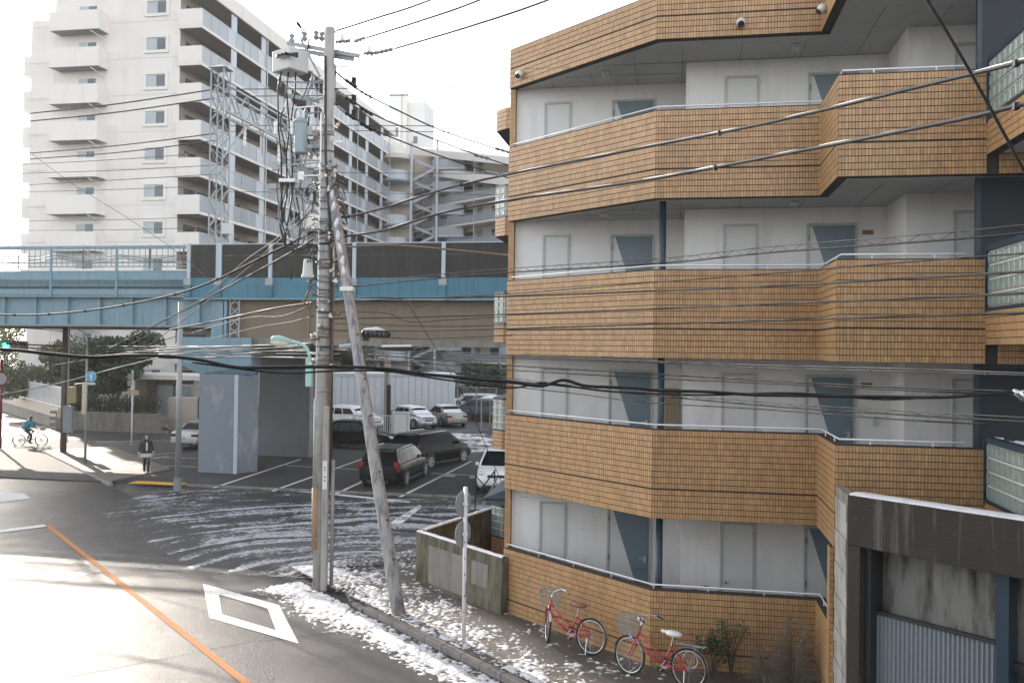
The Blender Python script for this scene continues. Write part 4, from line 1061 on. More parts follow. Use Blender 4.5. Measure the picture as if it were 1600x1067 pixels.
# transformer can
tf = lp(470, 215, PY - .15)
MB().loft([(tf.x, tf.y, tf.z - .38, .13, .13), (tf.x, tf.y, tf.z - .36, .155, .155), (tf.x, tf.y, tf.z + .33, .165, .165), (tf.x, tf.y, tf.z + .345, .185, .185), (tf.x, tf.y, tf.z + .38, .185, .185), (tf.x, tf.y, tf.z + .44, .12, .12)], 20).build('transformer', 'transformer', pole, smooth=False)
for i in (-1, 1): MB().loft([(tf.x + i * .07, tf.y - .05, tf.z + .42, .035, .035), (tf.x + i * .07, tf.y - .05, tf.z + .48, .02, .02), (tf.x + i * .07, tf.y - .05, tf.z + .54, .035, .035), (tf.x + i * .07, tf.y - .05, tf.z + .6, .02, .02)], 10).build('bushing', 'insulator', pole)
MB().box(tf.x + .1, -.1, tf.y - .03, tf.y + .12, tf.z + .05, tf.z + .15).build('hanger', 'galv', pole); MB().box(tf.x + .1, -.1, tf.y - .03, tf.y + .12, tf.z - .25, tf.z - .17).build('hanger', 'galv', pole)
for (px, py) in ((431, 200), (456, 200)):                 # fused cutouts
    c = lp(px, py, PY - .2); MB().loft([(c.x, c.y, c.z - .16, .045, .045), (c.x, c.y, c.z - .04, .055, .055), (c.x, c.y, c.z, .035, .035), (c.x, c.y, c.z + .04, .05, .05), (c.x, c.y, c.z + .15, .05, .05)], 12).build('cutout', 'insulator', pole)
for px in (440, 448.5, 457):                              # cable heads on the lower arm
    c = lp(px, 286, PY - .2); MB().loft([(c.x, c.y, c.z + .05, .05, .05), (c.x, c.y, c.z - .01, .055, .055), (c.x, c.y, c.z - .1, .03, .03), (c.x, c.y, c.z - .36, .024, .024)], 10).build('cable_head', 'black_rubber', pole)
    MB().box(c.x - .055, c.x + .055, c.y - .05, c.y + .05, c.z + .02, c.z + .10).build('head_cap', 'insulator', pole)
    MB().tube([c, lp(px - 1, 240, PY - .2), lp(px + random.uniform(-6, 6), 200, PY - .2), lp(px - 6 + (px - 440) * .6, 140, PY - .2), lp(440 + (px - 440) * 1.3, 112, PY - .2)], .018, 6).build('drop_lead', 'cable_black', pole, smooth=True)
MB().tube([lp(440, 300), lp(439, 330), lp(438, 355), lp(445, 381), lp(458, 392), lp(472, 389), lp(489, 381)], .03, 7).build('hanging_cable', 'black_rubber', pole, smooth=True)
MB().tube([lp(457, 300), lp(452, 335), lp(447, 362), lp(446, 378)], .022, 7).build('hanging_cable', 'black_rubber', pole, smooth=True)
MB().tube([lp(449, 300), lp(443, 335), lp(441, 350)], .020, 7).build('hanging_cable', 'black_rubber', pole, smooth=True)
# cone shaped cover
c = lp(481, 419, PY - .25); MB().loft([(c.x, c.y, c.z - .22, .15, .15), (c.x, c.y, c.z - .15, .15, .15), (c.x, c.y, c.z - .149, .125, .125), (c.x, c.y, c.z + .18, .10, .10), (c.x, c.y, c.z + .21, .085, .085)], 16).build('antenna_cover', 'grey_box', pole)
MB().tube([lp(481, 433, PY - .25), lp(481, 441, PY - .25), lp(485, 447), lp(492, 448)], .02, 6).build('antenna_bracket', 'galv', pole)
# insulator strings at the head
def pins(px, py, px2, py2, Y=PY):
    a = at(px, py, Y) - pb; b = at(px2, py2, Y) - pb; a = Vector((a.x, a.y, a.z)); d = (b - a); n = 7
    mb = MB(); mb.tube([a + d * (i / n) for i in range(n + 1)], [.028 if i % 2 else .055 for i in range(n + 1)], 8); mb.build('insulator', 'galv_dark', pole)
for q in ((500, 55, 509, 50), (510, 54, 524, 49), (525, 66, 548, 64), (553, 66, 571, 59), (568, 84, 590, 83), (590, 83, 614, 77)): pins(*q)
for (px, py) in ((456, 60), (476, 57), (494, 55), (503, 57)):
    c = lp(px, py, PY - .1); MB().loft([(c.x, c.y, c.z - .12, .03, .03), (c.x, c.y, c.z - .06, .08, .08), (c.x, c.y, c.z, .04, .04), (c.x, c.y, c.z + .06, .07, .07), (c.x, c.y, c.z + .1, .03, .03)], 10).build('insulator', 'galv', pole)
for (px, py) in ((535, 60), (577, 78), (474, 48)):
    c = lp(px, py, PY - .1); MB().loft([(c.x, c.y, c.z - .06, .07, .07), (c.x, c.y, c.z + .05, .045, .045), (c.x, c.y, c.z + .1, .018, .018), (c.x, c.y, c.z + .3, .008, .008)], 8).build('lightning_arrester', 'insulator', pole)
MB().tube([lp(474, 50), lp(466, 38), lp(463, 34)], [.012, .04, .015], 8).build('arrester_tip', 'cable_black', pole)
MB().tube([lp(483, 61), lp(482, 75), lp(476, 86), lp(464, 91)], .022, 7).build('jumper_wire', 'black_rubber', pole, smooth=True)
MB().tube([lp(500, 95), lp(520, 104), lp(548, 105), lp(566, 94), lp(583, 86)], .014, 6).build('jumper_wire', 'black_rubber', pole, smooth=True)
MB().tube([lp(492, 90), lp(515, 84), lp(535, 75), lp(543, 66)], .012, 6).build('jumper_wire', 'black_rubber', pole, smooth=True)
# splice boxes
for (px, py, w, m_) in ((509, 547, .34, 'galv_dark'), (509, 567, .34, 'galv_dark'), (533, 553, .36, 'black_metal')):
    c = lp(px, py, PY - .2); o = MB().box(-w / 2, w / 2, -.1, .1, -.085, .085).build('splice_box', m_, pole, bevel=.02); o.location = c
    MB().box(-w / 2 + .02, w / 2 - .04, -.09, .09, .086, .11).build('snow_cap', 'snow', o, bevel=.01)
# leaning wooden strut
sb0 = G(624, 960, .1); sb0.z = .05
stt = at(513, 262, 20.85)
strut = tag(empty('strut_pole', sb0), 'leaning weathered wooden pole propping the utility pole', 'pole')
d = stt - sb0
MB().tube([d * (i / 12) for i in range(13)], [.145 - .04 * i / 12 for i in range(13)], 16).build('shaft', 'pole_wood', strut, smooth=True)
c = d * .985; MB().box(c.x - .14, c.x + .14, c.y - .16, c.y + .1, c.z - .12, c.z + .14).build('head_clamp', 'galv', strut, bevel=.02)
c = d * .705; MB().box(c.x - .15, c.x + .15, c.y - .15, c.y + .13, c.z - .05, c.z + .05).build('clamp', 'insulator', strut, bevel=.01)
for t in (.12, .2, .3, .42, .5, .6):
    c = d * t; MB().tube([(c.x + .09, c.y - .15, c.z), (c.x + .11, c.y - .2, c.z)], .022, 8).build('step_bolt', 'black_metal', strut)
n_ = 0
for t in (.745, .77, .80, .83, .86, .90, .93):
    c = d * t; MB().loft([(c.x + random.uniform(-.04, .04), c.y - .13, c.z - .11, .03, .02), (c.x, c.y - .13, c.z, .05, .035), (c.x + random.uniform(-.03, .03), c.y - .12, c.z + .12, .025, .02)], 8).build('snow_patch', 'snow', strut, smooth=True)

# street lamp on the pole
lampo = tag(empty('street_lamp', lp(484, 605, PY - .2) + pb), 'mint green street lamp arm reaching left from the utility pole', 'street lamp')
L0 = lampo.location.copy()
def ll(px, py, Y=PY - .2): return at(px, py, Y) - L0
a = ll(478, 604); b = ll(490, 560); MB().box(a.x, b.x - .02, -.08, .08, a.z, b.z).build('ballast_box', 'mint', lampo, bevel=.02)
MB().tube([ll(484, 562), ll(483.5, 553), ll(480, 545), ll(474, 539), ll(466, 536), ll(456, 534)], .042, 10).build('arm', 'mint', lampo, smooth=True)
h0 = ll(423, 529, PY - .6); h1 = ll(458, 535, PY - .2); hd = h1 - h0
MB().tube([h0 + hd * t for t in (0, .08, .3, .6, .9, 1)], [.02, .07, .105, .095, .06, .045], 12).build('lamp_head', 'mint', lampo, smooth=True)
q = [h0 + hd * t - Vector((0, 0, .055)) for t in (.05, .2, .5, .8)]
MB().tube(q, [.04, .095, .10, .05], 12).build('lamp_glass', 'lamp_glass', lampo, smooth=True)

# round sign on a white post, seen from behind
sp_ = G(724.5, 1005, .12); sp_.z = .1
rs = tag(empty('road_sign', sp_), 'two round traffic signs seen from behind on a thin white post', 'road sign')
MB().tube([(0, 0, 0), (0, 0, 2.93)], .038, 12).build('post', 'white_metal', rs, smooth=True)
sn_ = Vector((.87, .42, 0)).normalized(); sd_ = Vector((-.22, .97, 0)).normalized()
sd2 = Vector((-.88, .45, 0)).normalized()
for z, m_ in ((2.62, 'sign_back'), (2.06, 'sign_back')):
    ax = Vector((.85, -.53, 0)).normalized()
    MB().disc(Vector((0, 0, z)) + ax * -.0, .25, ax, .012, 28).build('sign_disc', m_, rs).location = -ax * .05
    MB().ring(Vector((0, 0, z)), .245, .01, ax, 28, 6).build('sign_rim', 'galv', rs).location = -ax * .05
    MB().box(-.05, .05, -.05, .05, z - .03, z + .03).build('clamp', 'insulator', rs)
MB().box(.03, .06, -.06, .0, .9, 1.2).build('lock_box', 'galv_dark', rs)
for z in (1.3, 1.6, 1.9, .9, .6): MB().box(-.012, .012, -.042, -.036, z, z + .02).build('bolt_hole', 'black_metal', rs)

# thin grey pole between the crossing and the car park
def simple_pole(name, px, py, h, r0, r1, m, label, cat='pole', z=.1):
    p = G(px, py, z); p.z = z - .02; o = tag(empty(name, p), label, cat)
    MB().loft([(0, 0, 0, r0, r0), (0, 0, h, r1, r1)], 14).build('shaft', m, o, smooth=True); return o
gp1 = simple_pole('steel_pole', 277.5, 766, 7.1, .11, .085, 'galv', 'slim grey steel pole at the corner of the parking lot')
MB().box(-.13, -.05, -.06, .06, 5.2, 5.6).build('terminal_box', 'grey_box', gp1)
MB().box(-.115, .115, -.115, .115, 0, .5).build('base_sleeve', 'galv_dark', gp1)
wp = simple_pole('wooden_pole', 98.7, 706, 6.35, .15, .12, 'wood_dark', 'dark wooden pole beside the cyclist under the blue bridge')
MB().box(.02, .48, -.16, .1, 1.0, 2.35).build('control_box', 'galv_dark', wp, bevel=.02)
MB().ring((-.12, -.1, 5.0), .16, .02, (0, 1, 0), 18, 6).build('coil', 'cable_black', wp)
MB().tube([(.18, 0, .5), (.2, 0, 6.2)], .04, 8).build('conduit', 'galv', wp)
# traffic lights
wpl = wp.location
tlp = at(25, 540, 45.2)
ts = tag(empty('traffic_light', tlp), 'horizontal traffic light showing green on an arm at the left edge', 'traffic light')
MB().box(-.72, .60, -.14, .14, -.22, .22).build('housing', 'galv_dark', ts, bevel=.1)
for i, m_ in enumerate(('light_green', 'light_amber_off', 'light_red_off')):
    c = -.42 + i * .42
    MB().tube([(c, -.141, 0), (c, -.165, 0)], .15, 16).build('lens', m_, ts)
    h = MB(); 
    for k in range(9):
        a0 = R(10 + k * 20)
        h.v += [(c + .165 * math.cos(a0), -.15, .165 * math.sin(a0)), (c + .165 * math.cos(a0), -.38, .165 * math.sin(a0) * .95)]
    h.f = [(2 * k, 2 * k + 2, 2 * k + 3, 2 * k + 1) for k in range(8)]; h.build('visor', 'black_metal', ts)
MB().tube([(.6, 0, .06), (2.4, .1, .0)], .035, 8).build('arm', 'black_metal', ts); MB().tube([(.6, 0, -.08), (2.4, .1, -.5)], .025, 8).build('arm', 'black_metal', ts)
psig = at(113, 617, 45.6)
ps = tag(empty('pedestrian_signal', psig), 'yellowish pedestrian signal box seen from behind on the dark wooden pole', 'traffic light')
MB().box(-.16, .16, -.14, .14, -.42, .42).build('housing', 'signal_yellow', ps, bevel=.05)
MB().tube([(.1, 0, .35), (.12, 0, .55), (.5, 0, .60), (1.0, 0, .62)], .03, 8).build('arm', 'sign_cream', ps)
psig2 = at(133.5, 622, 42.6)
ps = tag(empty('pedestrian_signal', psig2), 'narrow brown signal box mounted on the post of the round blue sign', 'traffic light')
MB().box(-.12, .02, -.12, .12, -.75, .75).build('housing', 'sign_cream', ps, bevel=.02)
# blue round sign on pole with curved lamp top
bsn = simple_pole('sign_pole', 133, 723, 5.2, .055, .05, 'galv', 'thin pole with a round blue sign and small plate below it', 'road sign')
MB().tube([(0, 0, 5.2), (-.02, 0, 5.7), (-.15, 0, 6.0), (-.42, 0, 6.08)], .04, 8).build('curved_top', 'galv', bsn, smooth=True)
MB().disc((.24, -.06, 3.98), .24, (0, 1, .0), .02, 28).build('sign_disc', 'sign_blue', bsn)
MB().ring((.24, -.075, 3.98), .225, .010, (0, 1, 0), 28, 6).build('sign_rim', 'insulator', bsn)
w = MB(); w.box(.21, .27, -.078, -.071, 3.84, 4.0); w.add([(.16, -.078, 3.98), (.32, -.078, 3.98), (.24, -.078, 4.12)], [(0, 1, 2)]); w.build('arrow', 'insulator', bsn)
MB().box(.06, .42, -.07, -.05, 3.60, 3.70).build('sub_plate', 'insulator', bsn)
for i in range(5): MB().box(.09 + i * .06, .13 + i * .06, -.073, -.0701, 3.63, 3.67).build('sub_plate_print', 'black_metal', bsn)
# white sign post
wsn = simple_pole('sign_pole', 205.5, 695, 4.05, .05, .05, 'white_metal', 'white post with a small round disc and cream name plates by the hedge', 'sign')
MB().disc((-.14, -.06, 3.72), .17, (.5, 1, 0), .02, 22).build('sign_disc', 'sign_back', wsn); MB().disc((-.14, -.06, 3.36), .17, (.5, 1, 0), .02, 22).build('sign_disc', 'sign_back', wsn)
MB().box(-.12, .38, -.07, -.05, 2.72, 2.98).build('name_plate', 'sign_cream', wsn); MB().box(-.55, -.14, -.07, -.05, 2.78, 2.90).build('name_plate', 'sign_cream', wsn)
# red/pink round sign at extreme left
rsn = simple_pole('sign_pole', 0, 700, 4.6, .07, .07, 'tail_red', 'red and white striped post with a round sign cut by the left edge', 'road sign')
MB().disc((0.05, -.1, 3.6), .36, (0, 1, 0), .03, 26).build('sign_disc', 'sign_back', rsn); MB().ring((0.05, -.12, 3.6), .33, .035, (0, 1, 0), 26, 6).build('sign_rim', 'tail_red', rsn)
# pole behind the cars with meter box
bp = G(605, 672, 0.02)
cp_ = tag(empty('utility_pole', Vector((at(605, 600, 56).x, 56, 0))), 'darker grey utility pole standing by the snowy parked cars', 'utility pole')
MB().loft([(0, 0, 0, .22, .22), (0, 0, 8.0, .17, .17)], 14).build('shaft', 'pole_concrete', cp_, smooth=True)
MB().box(.02, .26, -.24, -.1, .3, 3.2).build('cable_guard', 'black_metal', cp_)
MB().box(-.02, .9, -.3, 0, 7.1, 7.6).build('transformer_box', 'grey_box', cp_, bevel=.05); MB().box(-1.6, 1.6, -.12, 0, 6.7, 6.85).build('cross_arm', 'galv', cp_)
MB().tube([(-.2, 0, 4.6), (-.75, 0, 4.6), (-.75, 0, 6.0)], .04, 6).build('step_frame', 'galv', cp_)
cb = tag(empty('control_cabinet', Vector((at(626, 640, 54).x, 54, 0))), 'pale grey control cabinet beside the darker utility pole', 'cabinet')
MB().box(-.55, .5, 0, .5, 0, 1.65).build('body', 'grey_box', cb, bevel=.02); MB().box(-.4, .35, -.012, -.002, .2, 1.5).build('door', 'insulator', cb)

# ------------------------------------------------------------------ cars
def car(kind, loc, yaw, paint, label, snow=False, group=None, glass='car_glass', facing=None):
    dims = {'sedan': (4.6, 1.75, 1.42), 'wagon': (4.65, 1.76, 1.50), 'suv': (4.75, 1.85, 1.60), 'hatch': (3.9, 1.68, 1.45), 'van': (4.5, 1.72, 1.60), 'taxi': (4.7, 1.70, 1.52)}
    L, W, H = dims[kind]; hw = W / 2; xr, xf = -L / 2, L / 2
    root = tag(empty('parked_car', loc, yaw), label, 'car', group)
    wb = {'hatch': 2.45}.get(kind, 2.68); wr = .325; ax = (-wb / 2 - .02, wb / 2 + .02)
    belt = {'sedan': .93, 'wagon': .95, 'suv': 1.02, 'hatch': .95, 'van': .98, 'taxi': .92}[kind]
    hood = belt - (.10 if kind != 'van' else .02); tail = belt + (.05 if kind in ('sedan', 'taxi') else 0)
    st = [(xr, .76, .42, belt - .32), (xr + .04, .88, .30, tail - .06), (xr + .20, .95, .24, tail), (xr + .8, 1.0, .20, tail), (-.8, 1.0, .19, belt), (0, 1.0, .19, belt), (.7, 1.0, .19, belt - .01), (xf - 1.25, .99, .19, hood + .06),
          (xf - .7, .97, .20, hood), (xf - .28, .90, .22, hood - .10), (xf - .06, .80, .28, hood - .26), (xf, .66, .36, hood - .40)]
    mb = MB(); ns = 9
    for (x, ws, zb, zt) in st:
        w = hw * ws; pr_ = [(w * .86, zb), (w * .97, zb + .10), (w, zb + (zt - zb) * .45), (w * .985, zb + (zt - zb) * .72), (w * .93, zt - .035), (w * .82, zt), (w * .4, zt + .022), (0, zt + .03)]
        full = pr_ + [(-a, b) for a, b in reversed(pr_[:-1])]
        mb.v += [(x, y, z) for y, z in full]
    n = 15
    for i in range(len(st) - 1):
        for k in range(n - 1): mb.f.append((i * n + k, (i + 1) * n + k, (i + 1) * n + k + 1, i * n + k + 1))
        mb.f.append((i * n + n - 1, (i + 1) * n + n - 1, (i + 1) * n, i * n))
    mb.f.append(tuple(range(n))); mb.f.append(tuple((len(st) - 1) * n + k for k in reversed(range(n))))
    body = mb.build('body', paint, root, smooth=True)
    ed = body.modifiers.new('split', 'EDGE_SPLIT'); ed.split_angle = R(42)
    # greenhouse: base/roof outline
    gh = {'sedan': (xr + .75, xr + 1.45, .55, 1.35), 'taxi': (xr + .85, xr + 1.35, .45, 1.15), 'wagon': (xr + .10, xr + .42, .50, 1.35), 'suv': (xr + .10, xr + .50, .50, 1.30), 'hatch': (xr + .08, xr + .50, .35, 1.15), 'van': (xr + .08, xr + .35, .75, 1.60)}[kind]
    b0, r0, r1, b1 = gh; bw, rw = hw * .93, hw * .74; zb_, zt_ = belt - .02, H - .07
    def P(s, t, side):                                   # side surface: s 0 rear..1 front, t 0 belt..1 roof
        x = (b0 + (b1 - b0) * s) * (1 - t) + (r0 + (r1 - r0) * s) * t; w = bw + (rw - bw) * (t ** 1.4); return Vector((x, side * w * (1 - .05 * abs(2 * s - 1) ** 3), zb_ + (zt_ - zb_) * t))
    mb = MB(); NS, NT = 10, 5
    for t in range(NT + 1):
        row = [P(i / NS, t / NT, 1) for i in range(NS + 1)] + [P(i / NS, t / NT, -1) for i in reversed(range(NS + 1))]; mb.v += [tuple(p) for p in row]
    m2 = 2 * (NS + 1)
    # crown
    mb.f += [(t * m2 + k, (t + 1) * m2 + k, (t + 1) * m2 + (k + 1) % m2, t * m2 + (k + 1) % m2) for t in range(NT) for k in range(m2)]
    o_ = len(mb.v); crown = []
    for (f_, dz) in ((.93, .045), (.6, .065)):
        for i in range(NS + 1): p = P(i / NS, 1, 1); mb.v.append((r0 + (r1 - r0) * (.5 + (i / NS - .5) * (.96 if f_ > .9 else .8)), p.y * f_, zt_ + dz))
        for i in reversed(range(NS + 1)): p = P(i / NS, 1, -1); mb.v.append((r0 + (r1 - r0) * (.5 + (i / NS - .5) * (.96 if f_ > .9 else .8)), p.y * f_, zt_ + dz))
    base = NT * m2
    mb.f += [(base + k, o_ + k, o_ + (k + 1) % m2, base + (k + 1) % m2) for k in range(m2)]
    mb.f += [(o_ + k, o_ + m2 + k, o_ + m2 + (k + 1) % m2, o_ + (k + 1) % m2) for k in range(m2)]
    mb.f += [(o_ + m2 + i, o_ + m2 + m2 - 1 - i, o_ + m2 + m2 - 2 - i, o_ + m2 + i + 1) for i in range(NS)]
    cab = mb.build('cabin', paint, root, smooth=True); e2 = cab.modifiers.new('split', 'EDGE_SPLIT'); e2.split_angle = R(40)
    # side windows
    def cuts(): return {'sedan': (.10, .27, .57, .92), 'taxi': (.08, .28, .6, .93), 'wagon': (.06, .30, .58, .92), 'suv': (.06, .3, .58, .92), 'hatch': (.12, .30, .6, .90), 'van': (.05, .32, .6, .90)}[kind]
    c_ = cuts()
    for side in (1, -1):
        for i in range(3):
            s0, s1 = c_[i] + .012, c_[i + 1] - .012; g = MB(); n_s, n_t = 3, 3
            for t in range(n_t + 1):
                for s in range(n_s + 1):
                    p = P(s0 + (s1 - s0) * s / n_s, .10 + .80 * t / n_t, side); g.v.append((p.x, p.y + side * .008, p.z + .002))
            for t in range(n_t):
                for s in range(n_s):
                    f = (t * 4 + s, t * 4 + s + 1, (t + 1) * 4 + s + 1, (t + 1) * 4 + s); g.f.append(f if side < 0 else f[::-1])
            g.build('side_window', glass, cab, smooth=True)
        MB().box(-.02, .14, side * (hw + .02) - .07, side * (hw + .02) + .07, belt - .02, belt + .11).build('mirror', paint, root, bevel=.03).location = (b1 - .55, 0, 0)
        # arches, wheels
        for a in ax:
            arch = MB(); arch.disc((a, side * (hw - .040), wr + .015), wr + .045, (0, 1, 0), .085, 28); arch.build('wheel_arch', 'black_rubber', root)
            wh = MB().ring((0, 0, 0), wr - .075, .078, (0, 1, 0), 28, 8).build('wheel', 'tyre', root, smooth=True); wh.location = (a, side * (hw - .042), wr)
            MB().disc((0, side * .055, 0), wr - .10, (0, 1, 0), .03, 24).build('rim', 'rim', wh)
            sp = MB()
            for k in range(5):
                t = k * 2 * math.pi / 5; dx, dz = math.cos(t), math.sin(t)
                for e in (-.28, .28):
                    pass
                sp.bar((math.cos(t + .63) * .09, side * .0715, math.sin(t + .63) * .09), (math.cos(t + .63) * .19, side * .0715, math.sin(t + .63) * .19), .07, .004, up=(0, 1, 0))
            sp.build('rim_opening', 'black_rubber', wh)
        MB().box(ax[0] + .42, ax[1] - .42, side * hw * .985 - .015, side * hw * .985 + .015, .20, .27).build('sill', 'black_rubber', root)
        for xx in (-.55, .35): MB().box(xx - .09, xx + .09, side * hw * .99 - .012, side * hw * .99 + .02, belt - .16, belt - .13).build('door_handle', paint, root)
        MB().box(-.205 - .004, -.205 + .004, side * hw * 1.0 - .006, side * hw * 1.0 + .0015, .28, belt - .06).build('door_seam', 'black_rubber', root)
    def end_glass(s, t0=.08, t1=.93):
        g = MB(); nx, nt_ = 6, 3; sg = 1 if s == 1 else -1
        for t in range(nt_ + 1):
            for i in range(nx + 1):
                tt = t0 + (t1 - t0) * t / nt_; p = P(s, tt, 1); y = p.y * .90 * (1 - 2 * i / nx)
                g.v.append((p.x + sg * .012 + (.035 * (1 - abs(1 - 2 * i / nx)) if 0 else 0), y, p.z + .004))
        for t in range(nt_):
            for i in range(nx):
                f = (t * (nx + 1) + i, t * (nx + 1) + i + 1, (t + 1) * (nx + 1) + i + 1, (t + 1) * (nx + 1) + i); g.f.append(f if s == 0 else f[::-1])
        return g
    end_glass(1).build('windscreen', glass, cab); end_glass(0, .12, .9).build('rear_window', glass, cab)
    # lights, plates, bumpers
    xe = xr + .03
    for side in (1, -1):
        if kind in ('wagon', 'suv', 'van', 'hatch'):
            o = MB().box(-.06, .12, -.12, .12, -.22, .22).build('tail_light', 'tail_red', root, bevel=.05); o.location = (xr + .11, side * (hw - .15), belt - .10)
        else:
            o = MB().box(-.06, .10, -.19, .19, -.075, .075).build('tail_light', 'tail_red', root, bevel=.02); o.location = (xr + .035, side * (hw - .26), belt - .17)
        o = MB().ball((0, 0, 0), .17, 10, 1.2, .95, .5).build('headlight', 'head_clear', root, smooth=True); o.location = (xf - .24, side * (hw - .30), hood - .19)
    def plate(x, z, s):
        o = MB().box(x - .008, x + .008, -.165, .165, z - .082, z + .082).build('number_plate', 'plate', root)
        k = MB(); xx = x + s * .010
        for j in range(4): k.box(min(xx, xx + s * .002), max(xx, xx + s * .002), -.13 + j * .07, -.085 + j * .07, z - .06, z + .015)
        k.box(min(xx, xx + s * .002), max(xx, xx + s * .002), -.07, .05, z + .035, z + .06); k.build('plate_characters', 'plate_ink', o)
    plate(xr - .012, .60 if kind in ('wagon', 'suv', 'hatch', 'van') else .62, -1); plate(xf + .012, .42, 1)
    MB().box(xr - .035, xr + .10, -hw * .86, hw * .86, .34, .56).build('rear_bumper', paint, root, bevel=.05)
    MB().box(xr - .037, xr + .02, -hw * .5, hw * .5, .24, .335).build('bumper_lip', 'black_rubber', root)
    MB().box(xf - .10, xf + .025, -hw * .62, hw * .62, .26, .36).build('lower_grille', 'black_rubber', root, bevel=.02)
    MB().box(xf - .14, xf + .0, -hw * .38, hw * .38, hood - .32, hood - .22).build('grille', 'chrome' if kind in ('taxi', 'sedan') else 'black_rubber', root, bevel=.02)
    if kind in ('wagon', 'suv'):
        for side in (1, -1): MB().tube([(r0 + .1, side * rw * .93, H - .05), (r0 + .2, side * rw * .93, H + .01), (r1 - .3, side * rw * .93, H + .01), (r1 - .15, side * rw * .93, H - .06)], .018, 6).build('roof_rail', 'chrome', root, smooth=True)
        MB().box(xr + .05, xr + .35, -rw * .85, rw * .85, H - .06, H - .03).build('spoiler', paint, root, bevel=.01)
    if kind == 'taxi': MB().box(-.12, .12, -.22, .22, H, H + .12).build('roof_lamp', 'lamp_glass', root, bevel=.03)
    if snow:
        s = MB(); NXs = 14; NYs = 8
        for i in range(NXs + 1):
            for j in range(NYs + 1):
                x = r0 - .08 + (r1 - r0 + .30) * i / NXs; yy = (2 * j / NYs - 1); y = rw * .97 * yy
                edge = min(1, 4 * min(i / NXs, 1 - i / NXs) + .15) * min(1, 3 * (1 - abs(yy)) + .2)
                z = H - .055 + .045 * (1 - yy * yy) + .05 * edge + .012 * noise.noise(Vector((x * 3, y * 3, loc[0]))); s.v.append((x, y, z - (.09 if i == NXs else 0)))
        for i in range(NXs):
            for j in range(NYs): a = i * (NYs + 1) + j; s.f.append((a, a + NYs + 1, a + NYs + 2, a + 1))
        s.build('roof_snow', 'snow', root, smooth=True)
        s = MB()
        for i in range(9):
            for j in range(9):
                x = b1 + .02 + (xf - .15 - b1) * i / 8; yy = (2 * j / 8 - 1); y = hw * .80 * yy * (1 - .1 * i / 8)
                zt = hood + .05 - .10 * max(0, (i - 4) / 4) ** 1.3 - .03 * abs(yy) + (.06 if i < 2 else 0)
                s.v.append((x, y, zt + .012 + .03 * noise.noise(Vector((x * 2.2, y * 2.2, 7 + loc[0])))))
        for i in range(8):
            for j in range(8): a = i * 9 + j; s.f.append((a, a + 9, a + 10, a + 1))
        s.build('bonnet_snow', 'snow', root, smooth=True)
        s = end_glass(1 if kind != 'sedan' else 0, .08, .62); s.v = [(x + (.02 if kind != 'sedan' else -.02), y, z + .015) for x, y, z in s.v]; s.build('window_snow', 'snow', root)
        if kind == 'sedan':
            s = MB()
            for i in range(5):
                for j in range(7): x = xr + .18 + (b0 - xr - .15) * i / 4; yy = 2 * j / 6 - 1; s.v.append((x, hw * .85 * yy, tail + .035 + .02 * noise.noise(Vector((x * 3, yy * 3, 2)))))
            for i in range(4):
                for j in range(6): a = i * 7 + j; s.f.append((a, a + 7, a + 8, a + 1))
            s.build('boot_snow', 'snow', root, smooth=True)
    return root
NORTH = math.pi / 2 - GA
def gp_(x, y, z=.05): return Vector((x, y, z))
car('wagon', gp_(-4.75, 37.3), NORTH, 'car_black', 'black estate car with red tail lights parked nearest, rear towards us', group=None)
car('suv', gp_(-3.75, 42.6), NORTH - R(20), 'car_black', 'black estate with silver roof rails ahead of the nearest black car')
t_ = car('taxi', gp_(-8.6, 49.6, .01), -GA + R(3), 'car_black', 'black saloon car driving along the lane behind the pole', glass='car_glass_clear')
car('van', gp_(-.30, 36.2), NORTH + math.pi + R(4), 'car_white', 'white minivan facing us, half hidden by the brown building')
car('sedan', gp_(-16.7, 49.2), NORTH, 'car_silver', 'silver saloon with red tail lights parked left of the blue pier')
car('hatch', gp_(-6.7, 62.2, .02), NORTH + math.pi + R(48), 'car_silver', 'silver hatchback under snow, its front towards us, next to the grey saloon', snow=True)
car('sedan', gp_(-4.7, 64.3, .02), NORTH + R(36), 'car_grey', 'grey saloon under snow showing its red tail lights', snow=True)
car('wagon', gp_(-10.6, 60.6, .02), NORTH + math.pi + R(62), 'car_white', 'white car under thick snow behind the railing and the leaning pole', snow=True)
car('sedan', gp_(-15.0, 61.5, .02), NORTH + R(150), 'car_navy', 'dark car with snowy roof partly hidden by the utility pole', snow=True)
car('van', gp_(-3.3, 76.5, .02), NORTH + R(100), 'car_silver', 'silver people carrier behind the wire fence at the far end of the lot', snow=True)
car('sedan', gp_(-5.0, 72.0, .02), NORTH + R(180), 'car_white', 'white car just beyond the corner of the pale container wall', snow=True)
car('wagon', gp_(-2.6, 71.5, .02), NORTH + R(85), 'car_navy', 'dark blue car parked right behind the wire fence', snow=False)
# container wall
cw = Vector((at(480, 600, 66).x, 66, 0)); cw2 = Vector((at(711, 600, 67.5).x, 67.5, 0))
dd = cw2 - cw; ca = math.atan2(dd.y, dd.x)
ct = tag(empty('site_shed', cw, ca), 'long pale panelled shed with snow on its flat roof behind the cars', 'shed')
Lc = dd.length; i = 0; npn = 22
for i in range(npn):
    if i == 0: src = MB().box(.01, Lc / npn - .02, 0, .06, 0, 2.9 + .5).build('wall_panel', 'container', ct)
    else: inst(src, ct, (i * Lc / npn, 0, 0))
MB().box(-.02, Lc + .02, .07, 2.6, 0, 3.38).build('body', 'container', ct)
MB().box(-.1, Lc + .1, -.08, 2.7, 3.402, 3.52).build('roof_edge', 'grey_box', ct); MB().box(-.05, Lc + .05, -.02, 2.6, 3.521, 3.62).build('roof_snow', 'snow', ct, bevel=.04)
